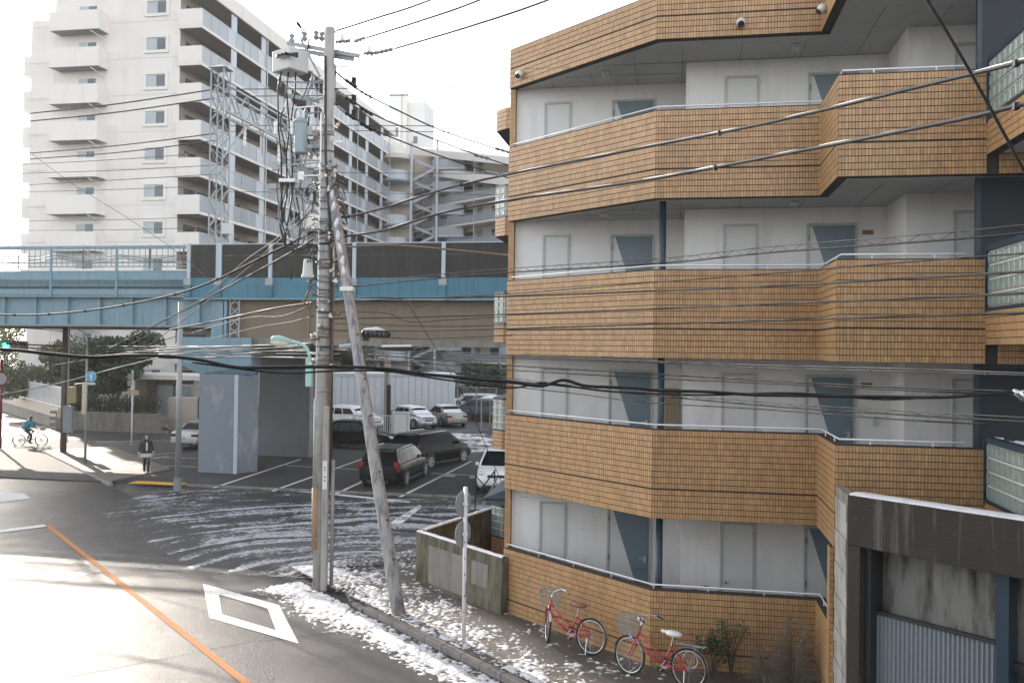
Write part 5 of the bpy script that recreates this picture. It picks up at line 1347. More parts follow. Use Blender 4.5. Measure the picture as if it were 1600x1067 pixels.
# wire fence and gate, far right of lot
wf = tag(empty('wire_fence', Vector((at(714, 660, 68).x, 68, 0)), -GA), 'galvanised wire mesh fence on a dark kerb at the back of the lot', 'fence')
MB().box(0, 6, -.1, .1, 0, .55).build('fence_base', 'concrete_dark', wf)
for i in range(5): MB().tube([(i * 1.5, 0, .5), (i * 1.5, 0, 2.6)], .04, 6).build('fence_post', 'galv', wf)
ms = MB()
for i in range(50): ms.bar((i * .12, 0, .6), (i * .12, 0, 2.5), .012)
for i in range(16): ms.bar((0, 0, .6 + i * .12), (6, 0, .6 + i * .12), .012)
ms.build('wire_mesh', 'galv', wf, kind='stuff'); MB().tube([(0, 0, 2.55), (6, 0, 2.55)], .03, 6).build('top_rail', 'galv', wf)
# low railing + wall in front of snow cars, left
rl = tag(empty('railing', Vector((at(480, 690, 53).x, 53, 0)), -GA), 'white vertical bar railing on a low pale wall behind the black saloon', 'railing')
MB().box(-.2, 5.6, -.1, .1, 0, .55).build('base_wall', 'concrete', rl)
rb = MB().box(-.012, .012, -.012, .012, .55, 1.55).build('bar', 'white_metal', rl)
for i in range(1, 44): inst(rb, rl, (i * .13, 0, 0))
MB().box(-.2, 5.7, -.02, .02, 1.55, 1.60).build('top_rail', 'white_metal', rl)
# yard shelter roof with snow, far right
ys = tag(empty('car_shelter', Vector((at(770, 640, 60).x, 60, 0)), -GA), 'low shelter with a snow covered flat roof beside the brown building', 'shelter')
MB().box(-.9, 3, 0, 3, 2.05, 2.15).build('roof', 'galv', ys); MB().box(-.85, 3, .05, 3, 2.151, 2.25).build('roof_snow', 'snow', ys, bevel=.03)
for x in (-.8, 2.8):
    for y in (.1, 2.9): MB().box(x - .04, x + .04, y - .04, y + .04, 0, 2.05).build('post', 'galv', ys)

# bicycle stand triangles next to the wall
bt = tag(empty('folded_barrier', G(756, 800, .0)), 'dark metal folding barrier leaning behind the low concrete wall', 'barrier')
m_ = MB(); m_.bar((-.3, 0, 0), (-.3, 0, 1.3), .05); m_.bar((.35, .1, 0), (.35, .1, 1.45), .05); m_.bar((-.3, 0, 1.25), (.35, .1, .5), .04); m_.bar((-.3, 0, .5), (.35, .1, 1.4), .04); m_.bar((-.3, 0, .5), (.35, .1, .5), .04)
m_.build('frame', 'black_metal', bt); MB().bar((.0, -.1, .3), (.45, .0, 1.2), .05).build('stay', 'galv', bt)

# ------------------------------------------------------------------ bicycles
def bicycle(loc, yaw, lean, steer, label, paint, saddle, rack, group=None, cover_snow=False, name='bicycle', basket=True, dark=False):
    root = tag(empty(name, loc, yaw), label, 'bicycle', group); root.rotation_euler = (lean, 0, yaw)
    wr = .325; xr, xf = -.53, .56
    def wheel(parent, x, fm=True):
        t = MB().ring((x, 0, wr), wr - .018, .019, (0, 1, 0), 36, 8).build('tyre', 'tyre', parent, smooth=True)
        MB().ring((x, 0, wr), wr - .043, .010, (0, 1, 0), 36, 6).build('rim', 'chrome', t, smooth=True)
        s = MB(); s.tube([(x, -.04, wr), (x, .04, wr)], .022, 10)
        for k in range(20):
            a = k * math.pi / 10; s.bar((x + .02 * math.cos(a + .5), .018 * (-1) ** k, wr + .02 * math.sin(a + .5)), (x + (wr - .05) * math.cos(a), 0, wr + (wr - .05) * math.sin(a)), .0035)
        s.build('spokes', 'chrome', t)
        f = []; 
        for k in range(15):
            a = R(-12 + k * 12.5) if x < 0 else R(20 + k * 10); a = math.pi - a if x < 0 else a
            f.append((a,))
        mbf = MB()
        for (a,) in f:
            for (y, r) in ((-.028, wr + .008), (0, wr + .022), (.028, wr + .008)): mbf.v.append((x + r * math.cos(a), y, wr + r * math.sin(a)))
        mbf.f = [(3 * i + j, 3 * i + j + 1, 3 * i + j + 4, 3 * i + j + 3) for i in range(len(f) - 1) for j in range(2)]
        mbf.build('mudguard', 'chrome', t, smooth=True)
        return t
    fr = MB(); hd = Vector((xf - .19, 0, .80)); hl = Vector((xf - .13, 0, .62)); bb = Vector((-.08, 0, .30)); sc = Vector((-.20, 0, .62)); 
    fr.tube([hl, Vector((.18, 0, .42)), bb], .022, 10); fr.tube([hd - Vector((-.02, 0, .06)), Vector((.1, 0, .52)), bb + (sc - bb) * .38], .016, 10); fr.tube([bb, sc], .018, 10); fr.tube([hd, hl], .022, 10)
    for s in (-.06, .06): fr.tube([bb + Vector((0, s * .4, 0)), (xr, s, wr)], .010, 8); fr.tube([sc, (xr, s, wr)], .009, 8)
    fr.build('frame', paint, root, smooth=True); wheel(root, xr)
    fk = empty('front_fork', (0, 0, 0)); fk.parent = root
    piv = Matrix.Translation((xf - .17, 0, 0)) @ Matrix.Rotation(steer, 4, 'Z') @ Matrix.Translation((-(xf - .17), 0, 0)); fk.matrix_local = piv
    fo = MB()
    for s in (-.055, .055): fo.tube([hl, hl + Vector((.02, s, -.06)), (xf - .02, s, wr + .05), (xf, s, wr)], .011, 8)
    fo.build('fork_blades', paint, fk, smooth=True)
    # front wheel parts become children of the fork (kept to three levels)
    x = xf
    MB().ring((x, 0, wr), wr - .018, .019, (0, 1, 0), 36, 8).build('tyre', 'tyre', fk, smooth=True)
    MB().ring((x, 0, wr), wr - .043, .010, (0, 1, 0), 36, 6).build('rim', 'chrome', fk, smooth=True)
    s = MB(); s.tube([(x, -.04, wr), (x, .04, wr)], .022, 10)
    for k in range(20):
        a = k * math.pi / 10; s.bar((x + .02 * math.cos(a + .5), .018 * (-1) ** k, wr + .02 * math.sin(a + .5)), (x + (wr - .05) * math.cos(a), 0, wr + (wr - .05) * math.sin(a)), .0035)
    s.build('spokes', 'chrome', fk)
    mbf = MB(); nn_ = 13
    for k in range(nn_):
        a = R(15 + k * 12)
        for (y, r) in ((-.028, wr + .008), (0, wr + .022), (.028, wr + .008)): mbf.v.append((x + r * math.cos(a), y, wr + r * math.sin(a)))
    mbf.f = [(3 * i + j, 3 * i + j + 1, 3 * i + j + 4, 3 * i + j + 3) for i in range(nn_ - 1) for j in range(2)]; mbf.build('mudguard', 'chrome', fk, smooth=True)
    hb = MB(); st = hd + Vector((-.035, 0, .13)); hb.tube([hd, st], .013, 8)
    for s_ in (-1, 1): hb.tube([st, st + Vector((.03, s_ * .06, .05)), st + Vector((.0, s_ * .17, .10)), st + Vector((-.12, s_ * .24, .09)), st + Vector((-.22, s_ * .26, .06))], .011, 8)
    hb.build('handlebar', 'chrome', fk, smooth=True)
    for s_ in (-1, 1):
        MB().tube([st + Vector((-.13, s_ * .242, .088)), st + Vector((-.24, s_ * .262, .055))], .017, 8).build('grip', 'black_rubber' if saddle != 'saddle_brown' else 'saddle_brown', fk)
        MB().bar(st + Vector((-.04, s_ * .22, .075)), st + Vector((-.16, s_ * .25, .05)), .01).build('brake_lever', 'chrome', fk)
    if basket:
        bk = MB(); x0, x1 = xf - .14, xf + .17
        for z, e in ((.70, .0), (.76, .008), (.82, .016), (.88, .024), (.94, .032), (.985, .04)):
            r_ = .005 if z < .98 else .009; p = [(x0, -.15 - e, z), (x1 + e, -.14 - e, z), (x1 + e, .14 + e, z), (x0, .15 + e, z)]
            for i in range(4): bk.bar(p[i], p[(i + 1) % 4], r_)
        for i in range(11):
            t = i / 10; y = -.15 + .3 * t; bk.bar((x0, y, .70), (x0, y * 1.25, .985), .004); bk.bar((x1, y * .93, .70), (x1 + .04, y * 1.2, .985), .004); bk.bar((x0, y, .70), (x1, y * .93, .70), .004)
            xx = x0 + (x1 - x0) * t; bk.bar((xx, -.145, .70), (xx + .04 * t, -.185, .985), .004); bk.bar((xx, .145, .70), (xx + .04 * t, .185, .985), .004)
        bk.build('basket', 'galv', fk); MB().tube([(xf - .05, 0, .62), (xf + .02, 0, .66)], .03, 10).build('lamp', 'chrome', fk)
    sd_ = MB().loft([(-.25, 0, .79, .03, .03), (-.24, 0, .80, .13, .10), (-.235, 0, .84, .145, .115), (-.22, 0, .87, .10, .07)], 16); sd_.loft([(-.10, 0, .815, .09, .035), (-.10, 0, .86, .09, .035)], 10)
    so = sd_.build('saddle', saddle, root, smooth=True); MB().tube([sc, (-.235, 0, .80)], .013, 8).build('seat_post', 'chrome', so)
    cs = MB(); cs.disc(bb + Vector((0, -.05, 0)), .075, (0, 1, 0), .006, 20); cs.bar(bb + Vector((0, -.075, 0)), bb + Vector((.09, -.075, -.13)), .018); cs.bar(bb + Vector((0, .075, 0)), bb + Vector((-.09, .075, .13)), .018)
    cs.build('crank', 'chrome', root)
    for q in ((.09, -.12, -.13), (-.09, .12, .13)): MB().box(-.045, .045, -.04, .04, -.012, .012).build('pedal', 'black_rubber', root).location = bb + Vector(q)
    cg = MB().bar(bb + Vector((.08, -.062, .07)), (xr + .06, -.062, wr + .07), .01, .03); cg.bar(bb + Vector((.06, -.062, -.075)), (xr + .04, -.062, wr - .05), .01, .02); cg.build('chain_guard', paint, root)
    MB().tube([(xr + .05, .07, wr - .03), (xr + .02, .13, .02), (xr + .14, .16, .008)], .009, 6).build('kickstand', 'chrome', root)
    if rack:
        rk = MB()
        for s_ in (-.06, -.02, .02, .06): rk.tube([(-.30, s_, .70), (-.80, s_, .71)], .006, 6)
        for xx in (-.32, -.55, -.79): rk.bar((xx, -.07, .705), (xx, .07, .705), .008)
        for s_ in (-.07, .07): rk.bar((xr, s_, wr), (-.66, s_, .70), .008)
        rk.build('rear_rack', 'chrome', root); MB().box(-.84, -.81, -.03, .03, .60, .66).build('reflector', 'tail_red', root)
        MB().ring((xr + .02, -.085, wr + .12), .13, .008, (0, 1, 0), 22, 6).build('cable_lock', 'white_metal', root, smooth=True)
    return root
bA0 = G(842, 1003, .12); bA1 = G(929, 1025, .12)
def bike_between(front, rear, *a, **k):
    d = (front - rear); yaw = math.atan2(d.y, d.x); c = (front + rear) / 2; c.z = k.pop('z', .125); return bicycle(c - Vector((.015, 0, 0)), yaw, *a, **k)
bike_between(bA0, bA1, R(7), R(-48), 'red bicycle with brown saddle, left of the two leaning on the tiled wall', 'bike_red', 'saddle_brown', False, group='red bicycles against the tiled wall')
bB0 = G(988, 1056, .12); bB1 = G(1072, 1076, .12)
bike_between(bB0, bB1, R(6), R(-12), 'red bicycle with white saddle and rear rack, right of the pair', 'bike_red', 'saddle_white', True, group='red bicycles against the tiled wall')
# one more bicycle behind the ground floor parapet
bC = B0 + E1 * 1.3 + E2 * .72
bicycle(Vector((bC.x, bC.y, .30)), -GA + math.pi + R(8), R(4), R(20), 'dark bicycle parked on the ground floor walkway behind the parapet', 'black_metal', 'black_rubber', False, basket=True)

# ------------------------------------------------------------------ people
def skin_mesh(joints, edges, radii, m, name, parent, sub=1):
    me = bpy.data.meshes.new(name + '_skeleton'); me.from_pydata(joints, edges, []); o = bpy.data.objects.new(name + '_tmp', me); col.objects.link(o)
    sk = o.modifiers.new('s', 'SKIN'); sk.use_smooth_shade = True
    for i, r in enumerate(radii): me.skin_vertices[0].data[i].radius = (r, r) if not isinstance(r, tuple) else r
    me.skin_vertices[0].data[0].use_root = True
    o.modifiers.new('u', 'SUBSURF').levels = sub
    o.modifiers['u'].render_levels = sub
    dg = bpy.context.evaluated_depsgraph_get(); new = bpy.data.meshes.new_from_object(o.evaluated_get(dg)); new.name = name
    new.materials.clear(); new.materials.append(MATS[m]); new.polygons.foreach_set('use_smooth', [True] * len(new.polygons))
    col.objects.unlink(o); bpy.data.objects.remove(o)
    r_ = bpy.data.objects.new(name, new); col.objects.link(r_); r_.parent = parent; return r_
def hand(joints, edges, radii, wi, w, d, side, s=1.0):
    """palm and five fingers growing on from wrist index wi; d = pointing direction, side = sideways vector"""
    w = Vector(w); d = Vector(d).normalized(); side = Vector(side).normalized()
    p = len(joints); joints.append(tuple(w + d * .05 * s)); edges.append((wi, p)); radii.append((.030 * s, .018 * s))
    cup = d.cross(side)
    for k, (o, L) in enumerate(((-.03, .065), (-.010, .075), (.011, .07), (.03, .055))):
        a = len(joints); joints.append(tuple(w + d * .095 * s + side * o * s)); edges.append((p, a)); radii.append(.0095 * s)
        b = len(joints); joints.append(tuple(w + d * (.095 + L * .6) * s + side * o * s + cup * .012)); edges.append((a, b)); radii.append(.0085 * s)
        c = len(joints); joints.append(tuple(w + d * (.095 + L) * s + side * o * s + cup * .028)); edges.append((b, c)); radii.append(.0075 * s)
    a = len(joints); joints.append(tuple(w + d * .045 * s - side * .045 * s)); edges.append((p, a)); radii.append(.010 * s)
    b = len(joints); joints.append(tuple(w + d * .08 * s - side * .062 * s)); edges.append((a, b)); radii.append(.009 * s)
def person(loc, yaw, J, label, cloth):
    root = tag(empty('person', loc, yaw), label, 'person')
    joints = [tuple(J[k]) for k in ('pelvis', 'chest', 'neck', 'head', 'ls', 'le', 'lw', 'rs', 're', 'rw', 'lh', 'lk', 'la', 'lt', 'rh', 'rk', 'ra', 'rt')]
    edges = [(0, 1), (1, 2), (2, 3), (1, 4), (4, 5), (5, 6), (1, 7), (7, 8), (8, 9), (0, 10), (10, 11), (11, 12), (12, 13), (0, 14), (14, 15), (15, 16), (16, 17)]
    radii = [(.12, .10), (.12, .09), .05, .085, .05, .04, .028, .05, .04, .028, .08, .055, .038, .032, .08, .055, .038, .032]
    for (wi, key, pe) in ((6, 'lw', 'le'), (9, 'rw', 're')):
        w = Vector(J[key]); d = J.get(key + '_d', tuple(w - Vector(J[pe]))); hand(joints, edges, radii, wi, w, d, J.get('hs', (1, 0, 0)))
    skin_mesh(joints, edges, radii, 'skin', 'body', root)
    h = Vector(J['head']); hd_ = MB().loft([(h.x, h.y, h.z - .11, .035, .04), (h.x + .008, h.y, h.z - .08, .062, .055), (h.x, h.y, h.z, .092, .076), (h.x - .005, h.y, h.z + .07, .085, .07), (h.x - .01, h.y, h.z + .115, .04, .035)], 16)
    fo = hd_.build('face', 'skin', root, smooth=True)
    for s_ in (-.03, .03): MB().ball((h.x + .083, h.y + s_, h.z + .005), .010, 6).build('eye', 'black_metal', fo)
    MB().ball((h.x + .094, h.y, h.z - .022), .014, 6, 1, .8, 1.3).build('nose', 'skin', fo); MB().ball((h.x + .078, h.y, h.z - .058), .018, 6, .4, 1, .3).build('mouth', 'tail_red', fo)
    for s_ in (-1, 1): MB().ball((h.x - .005, h.y + s_ * .078, h.z - .01), .02, 6, .8, .4, 1.2).build('ear', 'skin', fo)
    for part in cloth(J): part(root)
    return root
def limb(*a, m='coat_black', nm='sleeve'):
    pts, rs = zip(*a); return lambda root: MB().tube(pts, list(rs), 12).build(nm, m, root, smooth=True)
def lerp3(a, b, t): return tuple(Vector(a).lerp(Vector(b), t))
# walking woman: local x = forward
JW = dict(pelvis=(0, 0, .90), chest=(.0, 0, 1.20), neck=(.01, 0, 1.38), head=(.03, 0, 1.50), ls=(0, .155, 1.32), le=(-.04, .24, 1.08), lw=(.03, .27, .86), rs=(0, -.155, 1.32), re=(-.02, -.25, 1.08), rw=(.06, -.29, .87),
          lh=(0, .08, .86), lk=(.16, .075, .50), la=(.14, .06, .12), lt=(.28, .06, .04), rh=(0, -.08, .86), rk=(-.02, -.06, .48), ra=(-.20, -.05, .16), rt=(-.10, -.05, .05))
def cloth_w(J):
    yield lambda r: MB().loft([(0, 0, .84, .20, .24), (0, 0, .95, .165, .20), (0, 0, 1.06, .13, .165), (0, 0, 1.2, .135, .18), (0, 0, 1.31, .11, .18), (.005, 0, 1.37, .06, .08)], 18).build('coat', 'coat_black', r, smooth=True)
    yield lambda r: MB().box(.145, .165, -.025, .025, .90, 1.30).build('scarf', 'insulator', r)
    yield lambda r: MB().loft([(.02, 0, .66, .23, .26), (0, 0, .76, .20, .24), (0, 0, .88, .15, .19)], 18).build('skirt', 'skirt_grey', r, smooth=True)
    for a, b, c in (('ls', 'le', 'lw'), ('rs', 're', 'rw')): yield limb((J[a], .068), (lerp3(J[a], J[b], .5), .06), (J[b], .054), (lerp3(J[b], J[c], .92), .045), m='coat_black')
    for s_ in ('l', 'r'):
        yield limb((J[s_ + 'h'], .09), (J[s_ + 'k'], .062), (lerp3(J[s_ + 'k'], J[s_ + 'a'], .3), .06), m='tights_purple', nm='tights')
        yield limb((lerp3(J[s_ + 'k'], J[s_ + 'a'], .28), .066), (lerp3(J[s_ + 'k'], J[s_ + 'a'], .6), .058), (J[s_ + 'a'], .048), (lerp3(J[s_ + 'a'], J[s_ + 't'], .5), .05), (J[s_ + 't'], .035), m='coat_black', nm='boot')
    h = Vector(J['head'])
    yield lambda r: MB().loft([(h.x - .05, 0, h.z - .26, .05, .10), (h.x - .045, 0, h.z - .12, .075, .105), (h.x - .03, 0, h.z, .095, .10), (h.x - .015, 0, h.z + .08, .092, .088), (h.x - .01, 0, h.z + .125, .05, .05)], 16).build('hair', 'hair', r, smooth=True)
    for sy in (-.085, .085): yield (lambda sy: lambda r: MB().loft([(h.x + .01, sy * .9, h.z - .30, .022, .02), (h.x + .02, sy * 1.05, h.z - .18, .045, .035), (h.x + .015, sy, h.z - .04, .05, .035), (h.x, sy * .8, h.z + .07, .04, .03)], 10).build('hair_lock', 'hair', r, smooth=True))(sy)
    yield lambda r: MB().box(-.02, .12, -.33, -.25, .62, .86).build('cuff_fur', 'bag_cream', r, bevel=.03) if False else MB().ball((.06, -.29, .87), .05, 8).build('cuff', 'bag_cream', r, smooth=True)
    yield lambda r: MB().ball((.03, .27, .87), .05, 8).build('cuff', 'bag_cream', r, smooth=True)
wl = G(228, 738, .115); wl.z = .115
JW['hs'] = (1, 0, 0)
person(wl, R(-62), JW, 'woman with long brown hair in a black coat walking on the pavement', cloth_w)
# cyclist with city bicycle
c0 = G(29, 697.5, .0); c1 = G(64, 697, .0); cy = math.atan2((c1 - c0).y, (c1 - c0).x); cc = (c0 + c1) / 2
cbk = bicycle(Vector((cc.x, cc.y, .004)), cy, 0, 0, 'bicycle being ridden across the sunny road by the person in teal', 'galv_dark', 'black_rubber', False, name='ridden_bicycle')
JC = dict(pelvis=(-.22, 0, .98), chest=(-.06, 0, 1.26), neck=(.03, 0, 1.41), head=(.07, 0, 1.52), ls=(-.02, .16, 1.36), le=(.14, .21, 1.14), lw=(.19, .25, 1.02), rs=(-.02, -.16, 1.36), re=(.14, -.21, 1.14), rw=(.19, -.25, 1.02),
          lh=(-.20, .09, .92), lk=(.16, .10, .80), la=(-.14, .12, .50), lt=(-.02, .12, .44), rh=(-.20, -.09, .92), rk=(.10, -.10, .58), ra=(.02, -.12, .24), rt=(.13, -.12, .18))
JC['hs'] = (0, 0, 1)
def cloth_c(J):
    yield lambda r: MB().tube([(-.25, 0, .90), (-.22, 0, 1.0), (-.13, 0, 1.14), (-.05, 0, 1.28), (.0, 0, 1.37), (.03, 0, 1.42)], [.15, .165, .16, .17, .14, .07], 16).build('jacket', 'teal_jacket', r, smooth=True)
    for a, b, c in (('ls', 'le', 'lw'), ('rs', 're', 'rw')): yield limb((J[a], .075), (lerp3(J[a], J[b], .5), .064), (J[b], .056), (lerp3(J[b], J[c], .85), .045), m='teal_jacket')
    for s_ in ('l', 'r'):
        yield limb((J[s_ + 'h'], .105), (J[s_ + 'k'], .072), (lerp3(J[s_ + 'k'], J[s_ + 'a'], .9), .052), m='trousers_dark', nm='trousers')
        yield limb((lerp3(J[s_ + 'a'], J[s_ + 't'], -.25), .045), (lerp3(J[s_ + 'a'], J[s_ + 't'], .5), .042), (lerp3(J[s_ + 'a'], J[s_ + 't'], 1.2), .03), m='black_rubber', nm='shoe')
    h = Vector(J['head'])
    yield lambda r: MB().loft([(h.x - .05, 0, h.z - .12, .06, .075), (h.x - .03, 0, h.z, .09, .09), (h.x - .015, 0, h.z + .08, .09, .083), (h.x - .01, 0, h.z + .125, .05, .05)], 14).build('hair', 'hair', r, smooth=True)
person(Vector((cc.x, cc.y, .0)), cy, JC, 'cyclist in a teal jacket riding towards the crossing', cloth_c)
bp_ = tag(empty('backpack', Vector((cc.x, cc.y, 0)), cy), "cream backpack on the cyclist's back", 'backpack')
MB().tube([(-.36, 0, 1.0), (-.30, 0, 1.16), (-.23, 0, 1.32)], [.09, .13, .09], 12).build('bag', 'bag_cream', bp_, smooth=True)
for s_ in (-.1, .1): MB().tube([(-.24, s_, 1.33), (-.02, s_, 1.42), (.08, s_, 1.25)], .015, 6).build('strap', 'bag_cream', bp_)
tb_ = tag(empty('shopping_bag', Vector((cc.x, cc.y, 0)), cy), "pale bag in the ridden bicycle's front basket", 'bag')
MB().ball((.60, 0, .95), .15, 10, 1, .9, .8).build('bag', 'bag_cream', tb_, smooth=True)

# ------------------------------------------------------------------ vegetation
def leaves(clumps, n, size, m, parent, name='crown', flat=0.0):
    mb = MB()
    for i in range(n):
        c, r = random.choice(clumps); c = Vector(c)
        d = Vector((random.gauss(0, 1), random.gauss(0, 1), random.gauss(0, 1))).normalized() * (random.random() ** .45)
        p = c + Vector((d.x * r[0], d.y * r[1], d.z * r[2]))
        a = Vector((random.gauss(0, 1), random.gauss(0, 1), random.gauss(0, .7))).normalized(); b = a.orthogonal().normalized(); s = size * random.uniform(.6, 1.4)
        b = (b + a.cross(b) * random.uniform(-1, 1)).normalized(); q = a.cross(b)
        o = len(mb.v); mb.v += [tuple(p - q * s), tuple(p + b * s * .45), tuple(p + q * s), tuple(p - b * s * .45)]; mb.f.append((o, o + 1, o + 2, o + 3))
    return mb.build(name, m, parent)
def tree(name, loc, h, rx, rz, n, leaf, m, label, cat='tree', trunk_h=None, bark='bark', group=None, seed=1):
    random.seed(seed); root = tag(empty(name, loc), label, cat, group)
    th = trunk_h if trunk_h is not None else h * .4; tr = MB(); tr.tube([(0, 0, 0), (.05, .02, th * .6), (.0, .05, th)], [.12 + h * .012, .10, .08], 8); tips = []
    for k in range(7):
        a = k * 2.4 + random.random(); e = Vector((math.cos(a) * rx * .6, math.sin(a) * rx * .6, th + (h - th) * random.uniform(.3, .85))); mid = Vector((e.x * .4, e.y * .4, th + (e.z - th) * .5))
        tr.tube([(0, .03, th * random.uniform(.6, 1)), mid, e], [.06, .045, .02], 6); tips.append(e)
    tr.build('trunk', bark, root, smooth=True)
    cl = [(tuple(t), (rx * random.uniform(.28, .5), rx * random.uniform(.28, .5), rz * random.uniform(.25, .42))) for t in tips]
    for k in range(10):
        a = random.uniform(0, 6.28); q = random.uniform(.1, .8); z = random.uniform(-.8, .9); cl.append(((math.cos(a) * rx * q * math.sqrt(1 - z * z * .8), math.sin(a) * rx * q, h - rz + z * rz * .75), (rx * .33, rx * .33, rz * .26)))
    leaves(cl, n, leaf, m, root)
    return root
def gl(px, py, z=0): return G(px, py, z)
def spot(px, Y): q = at(px, 600, Y); return Vector((q.x, Y, 0))
tree('garden_tree', spot(180, 61), 6.4, 3.0, 2.7, 15000, .14, 'leaf_dark', 'round dark evergreen tree behind the white sign post', trunk_h=1.4, seed=2)
tree('garden_tree', spot(136, 60.5), 5.4, 2.1, 2.0, 9000, .13, 'leaf_dark', 'smaller dark tree between the wooden pole and the round tree', trunk_h=1.2, seed=3)
tree('garden_tree', spot(66, 66), 6.2, 3.2, 2.8, 13000, .13, 'leaf_olive', 'sunlit bushy tree behind the white fence, left of the wooden pole', trunk_h=1.0, seed=4)
tree('garden_tree', spot(6, 80), 9.0, 2.6, 4.4, 5200, .14, 'leaf_mid', 'tall tree at the left edge behind the traffic light', trunk_h=2, seed=5)
tree('far_tree', spot(560, 96), 6.5, 2.6, 2.4, 2600, .16, 'leaf_dark', 'dark green tree behind the shed roof below the viaduct', trunk_h=2.4, seed=6)
random.seed(8)
def hedge(name, a, b, w, z0, z1, n, leaf, m, label):
    o = tag(empty(name, (a + b) / 2), label, 'hedge'); d = (b - a); L = d.length; d = d.normalized(); nn_ = int(L / (w * .6)) + 1; c0 = (a + b) / 2
    cl = []
    for i in range(nn_ + 1):
        p = a + d * (L * i / nn_) - c0; cl.append(((p.x, p.y, z0 + (z1 - z0) * random.uniform(.4, .6)), (w * .8, w * .7, (z1 - z0) * random.uniform(.42, .6))))
    core = MB()
    for c, r in cl: core.tube([(c[0], c[1], 0), (c[0], c[1], c[2])], .03, 5)
    core.build('stems', 'bark', o); leaves(cl, n, leaf, m, o, 'foliage'); return o
hedge('hedge', spot(108, 58.6), spot(240, 57.0), .7, 1.0, 2.3, 5200, .07, 'leaf_dark', 'clipped dark hedge on top of the concrete block wall')
hedge('hedge', spot(735, 84), spot(800, 82), 1.3, .3, 4.3, 4200, .13, 'leaf_dark', 'tall dark hedge at the far end of the snowy lot')
# shrubs by the tiled wall
def shrub(loc, h, r, m, label, n, seed, dry=False):
    random.seed(seed); o = tag(empty('shrub', loc), label, 'shrub'); st = MB()
    for k in range(26 if dry else 12):
        a = random.uniform(0, 6.28); e = Vector((math.cos(a) * r * random.uniform(.3, 1), math.sin(a) * r * .5, h * random.uniform(.5, 1))); st.tube([(0, 0, 0), (e.x * .3, e.y * .3, e.z * .6), e], [.012, .008, .003], 5)
    st.build('stems', 'bark' if not dry else 'dry_grass', o)
    if dry:
        mb = MB()
        for i in range(n):
            a = random.uniform(0, 6.28); L = random.uniform(.3, 1) * r * 1.3; z = h * random.random() ** 1.6; L *= (1.25 - z / h); b = Vector((math.cos(a) * .3 * r * random.random(), math.sin(a) * .2 * r, z)); e = b + Vector((math.cos(a) * L * .7, math.sin(a) * L * .35, random.uniform(-.2, .25)))
            mid = (b + e) / 2 + Vector((0, 0, .07)); w = .004; mb.v += [tuple(b), tuple(mid + Vector((0, 0, w))), tuple(e), tuple(mid - Vector((0, 0, w)))]; q = len(mb.v) - 4; mb.f.append((q, q + 1, q + 2, q + 3))
        mb.build('dry_blades', 'dry_grass', o)
    else:
        cl = [((random.uniform(-.6, .6) * r, random.uniform(-.2, .2) * r, h * random.uniform(.35, .95)), (r * .4, r * .25, h * .2)) for _ in range(8)]; leaves(cl, n, .028, m, o, 'foliage')
    return o
def bl(u, v, z=0): q = B0 + E1 * u + E2 * v; return Vector((q.x, q.y, z))
shrub(bl(1.35, -.38, .1), 1.0, .36, 'leaf_olive', 'small sparse olive shrub against the tiled wall', 520, 21)
shrub(bl(1.05, -.42, .1), .8, .4, 'leaf_dark', 'low dark bush right of the white saddled bicycle', 500, 22)
shrub(bl(2.35, -.55, .1), 1.15, .50, 'dry_grass', 'dry straw coloured ornamental grass in the corner of the tiled walls', 1600, 23, True)
shrub(bl(1.9, -.5, .1), .7, .45, 'dry_grass', 'tangle of bare grey twigs between the two shrubs', 500, 24, True)
MB().patch([bl(.1, -.02), bl(2.77, -.02), bl(2.77, -1.6), bl(.6, -.9)], KH - .004).build('planting_bed', 'bark', kind='structure')

# ------------------------------------------------------------------ left side: walls, fence, entrance
a0, b0_ = spot(88, 57.5), spot(242, 55.8)
bw = tag(empty('block_wall', a0, math.atan2((b0_ - a0).y, (b0_ - a0).x)), 'low grey concrete block wall holding the hedge', 'wall')
Lb = (b0_ - a0).length; nb_ = int(Lb / .9); blk = MB().box(0, .885, 0, .15, 0, .195).build('block', 'concrete', bw, bevel=.01)
blk.location = (0, 0, 0)
for r_ in range(6):
    for i in range(nb_ + 1):
        if r_ == 0 and i == 0: continue
        inst(blk, bw, (i * .9 - (.45 if r_ % 2 else 0), 0, r_ * .2))
pw0, pw1 = spot(-60, 88), spot(93, 57.3)
pwl = tag(empty('fence_wall', pw0, math.atan2((pw1 - pw0).y, (pw1 - pw0).x)), 'cream low wall with a white bar fence on top by the left pavement', 'fence')
Lp = (pw1 - pw0).length
MB().box(0, Lp, 0, .2, 0, .75).build('base_wall', 'concrete', pwl); MB().box(0, Lp, -.04, .24, .751, 1.35).build('cream_wall', 'apt_beige', pwl)
fb_ = MB().box(-.012, .012, -.012, .012, 1.35, 2.75).build('bar', 'white_metal', pwl)
fb_.location = (.1, .1, 0)
for i in range(1, int(Lp / .14)): inst(fb_, pwl, (.1 + i * .14, .1, 0))
for z in (1.45, 2.65): MB().box(0, Lp, .085, .115, z, z + .04).build('rail', 'white_metal', pwl)
for i in range(0, int(Lp / 2)): MB().box(i * 2 + .0, i * 2 + .06, .07, .13, 1.35, 2.9).build('fence_post', 'white_metal', pwl)
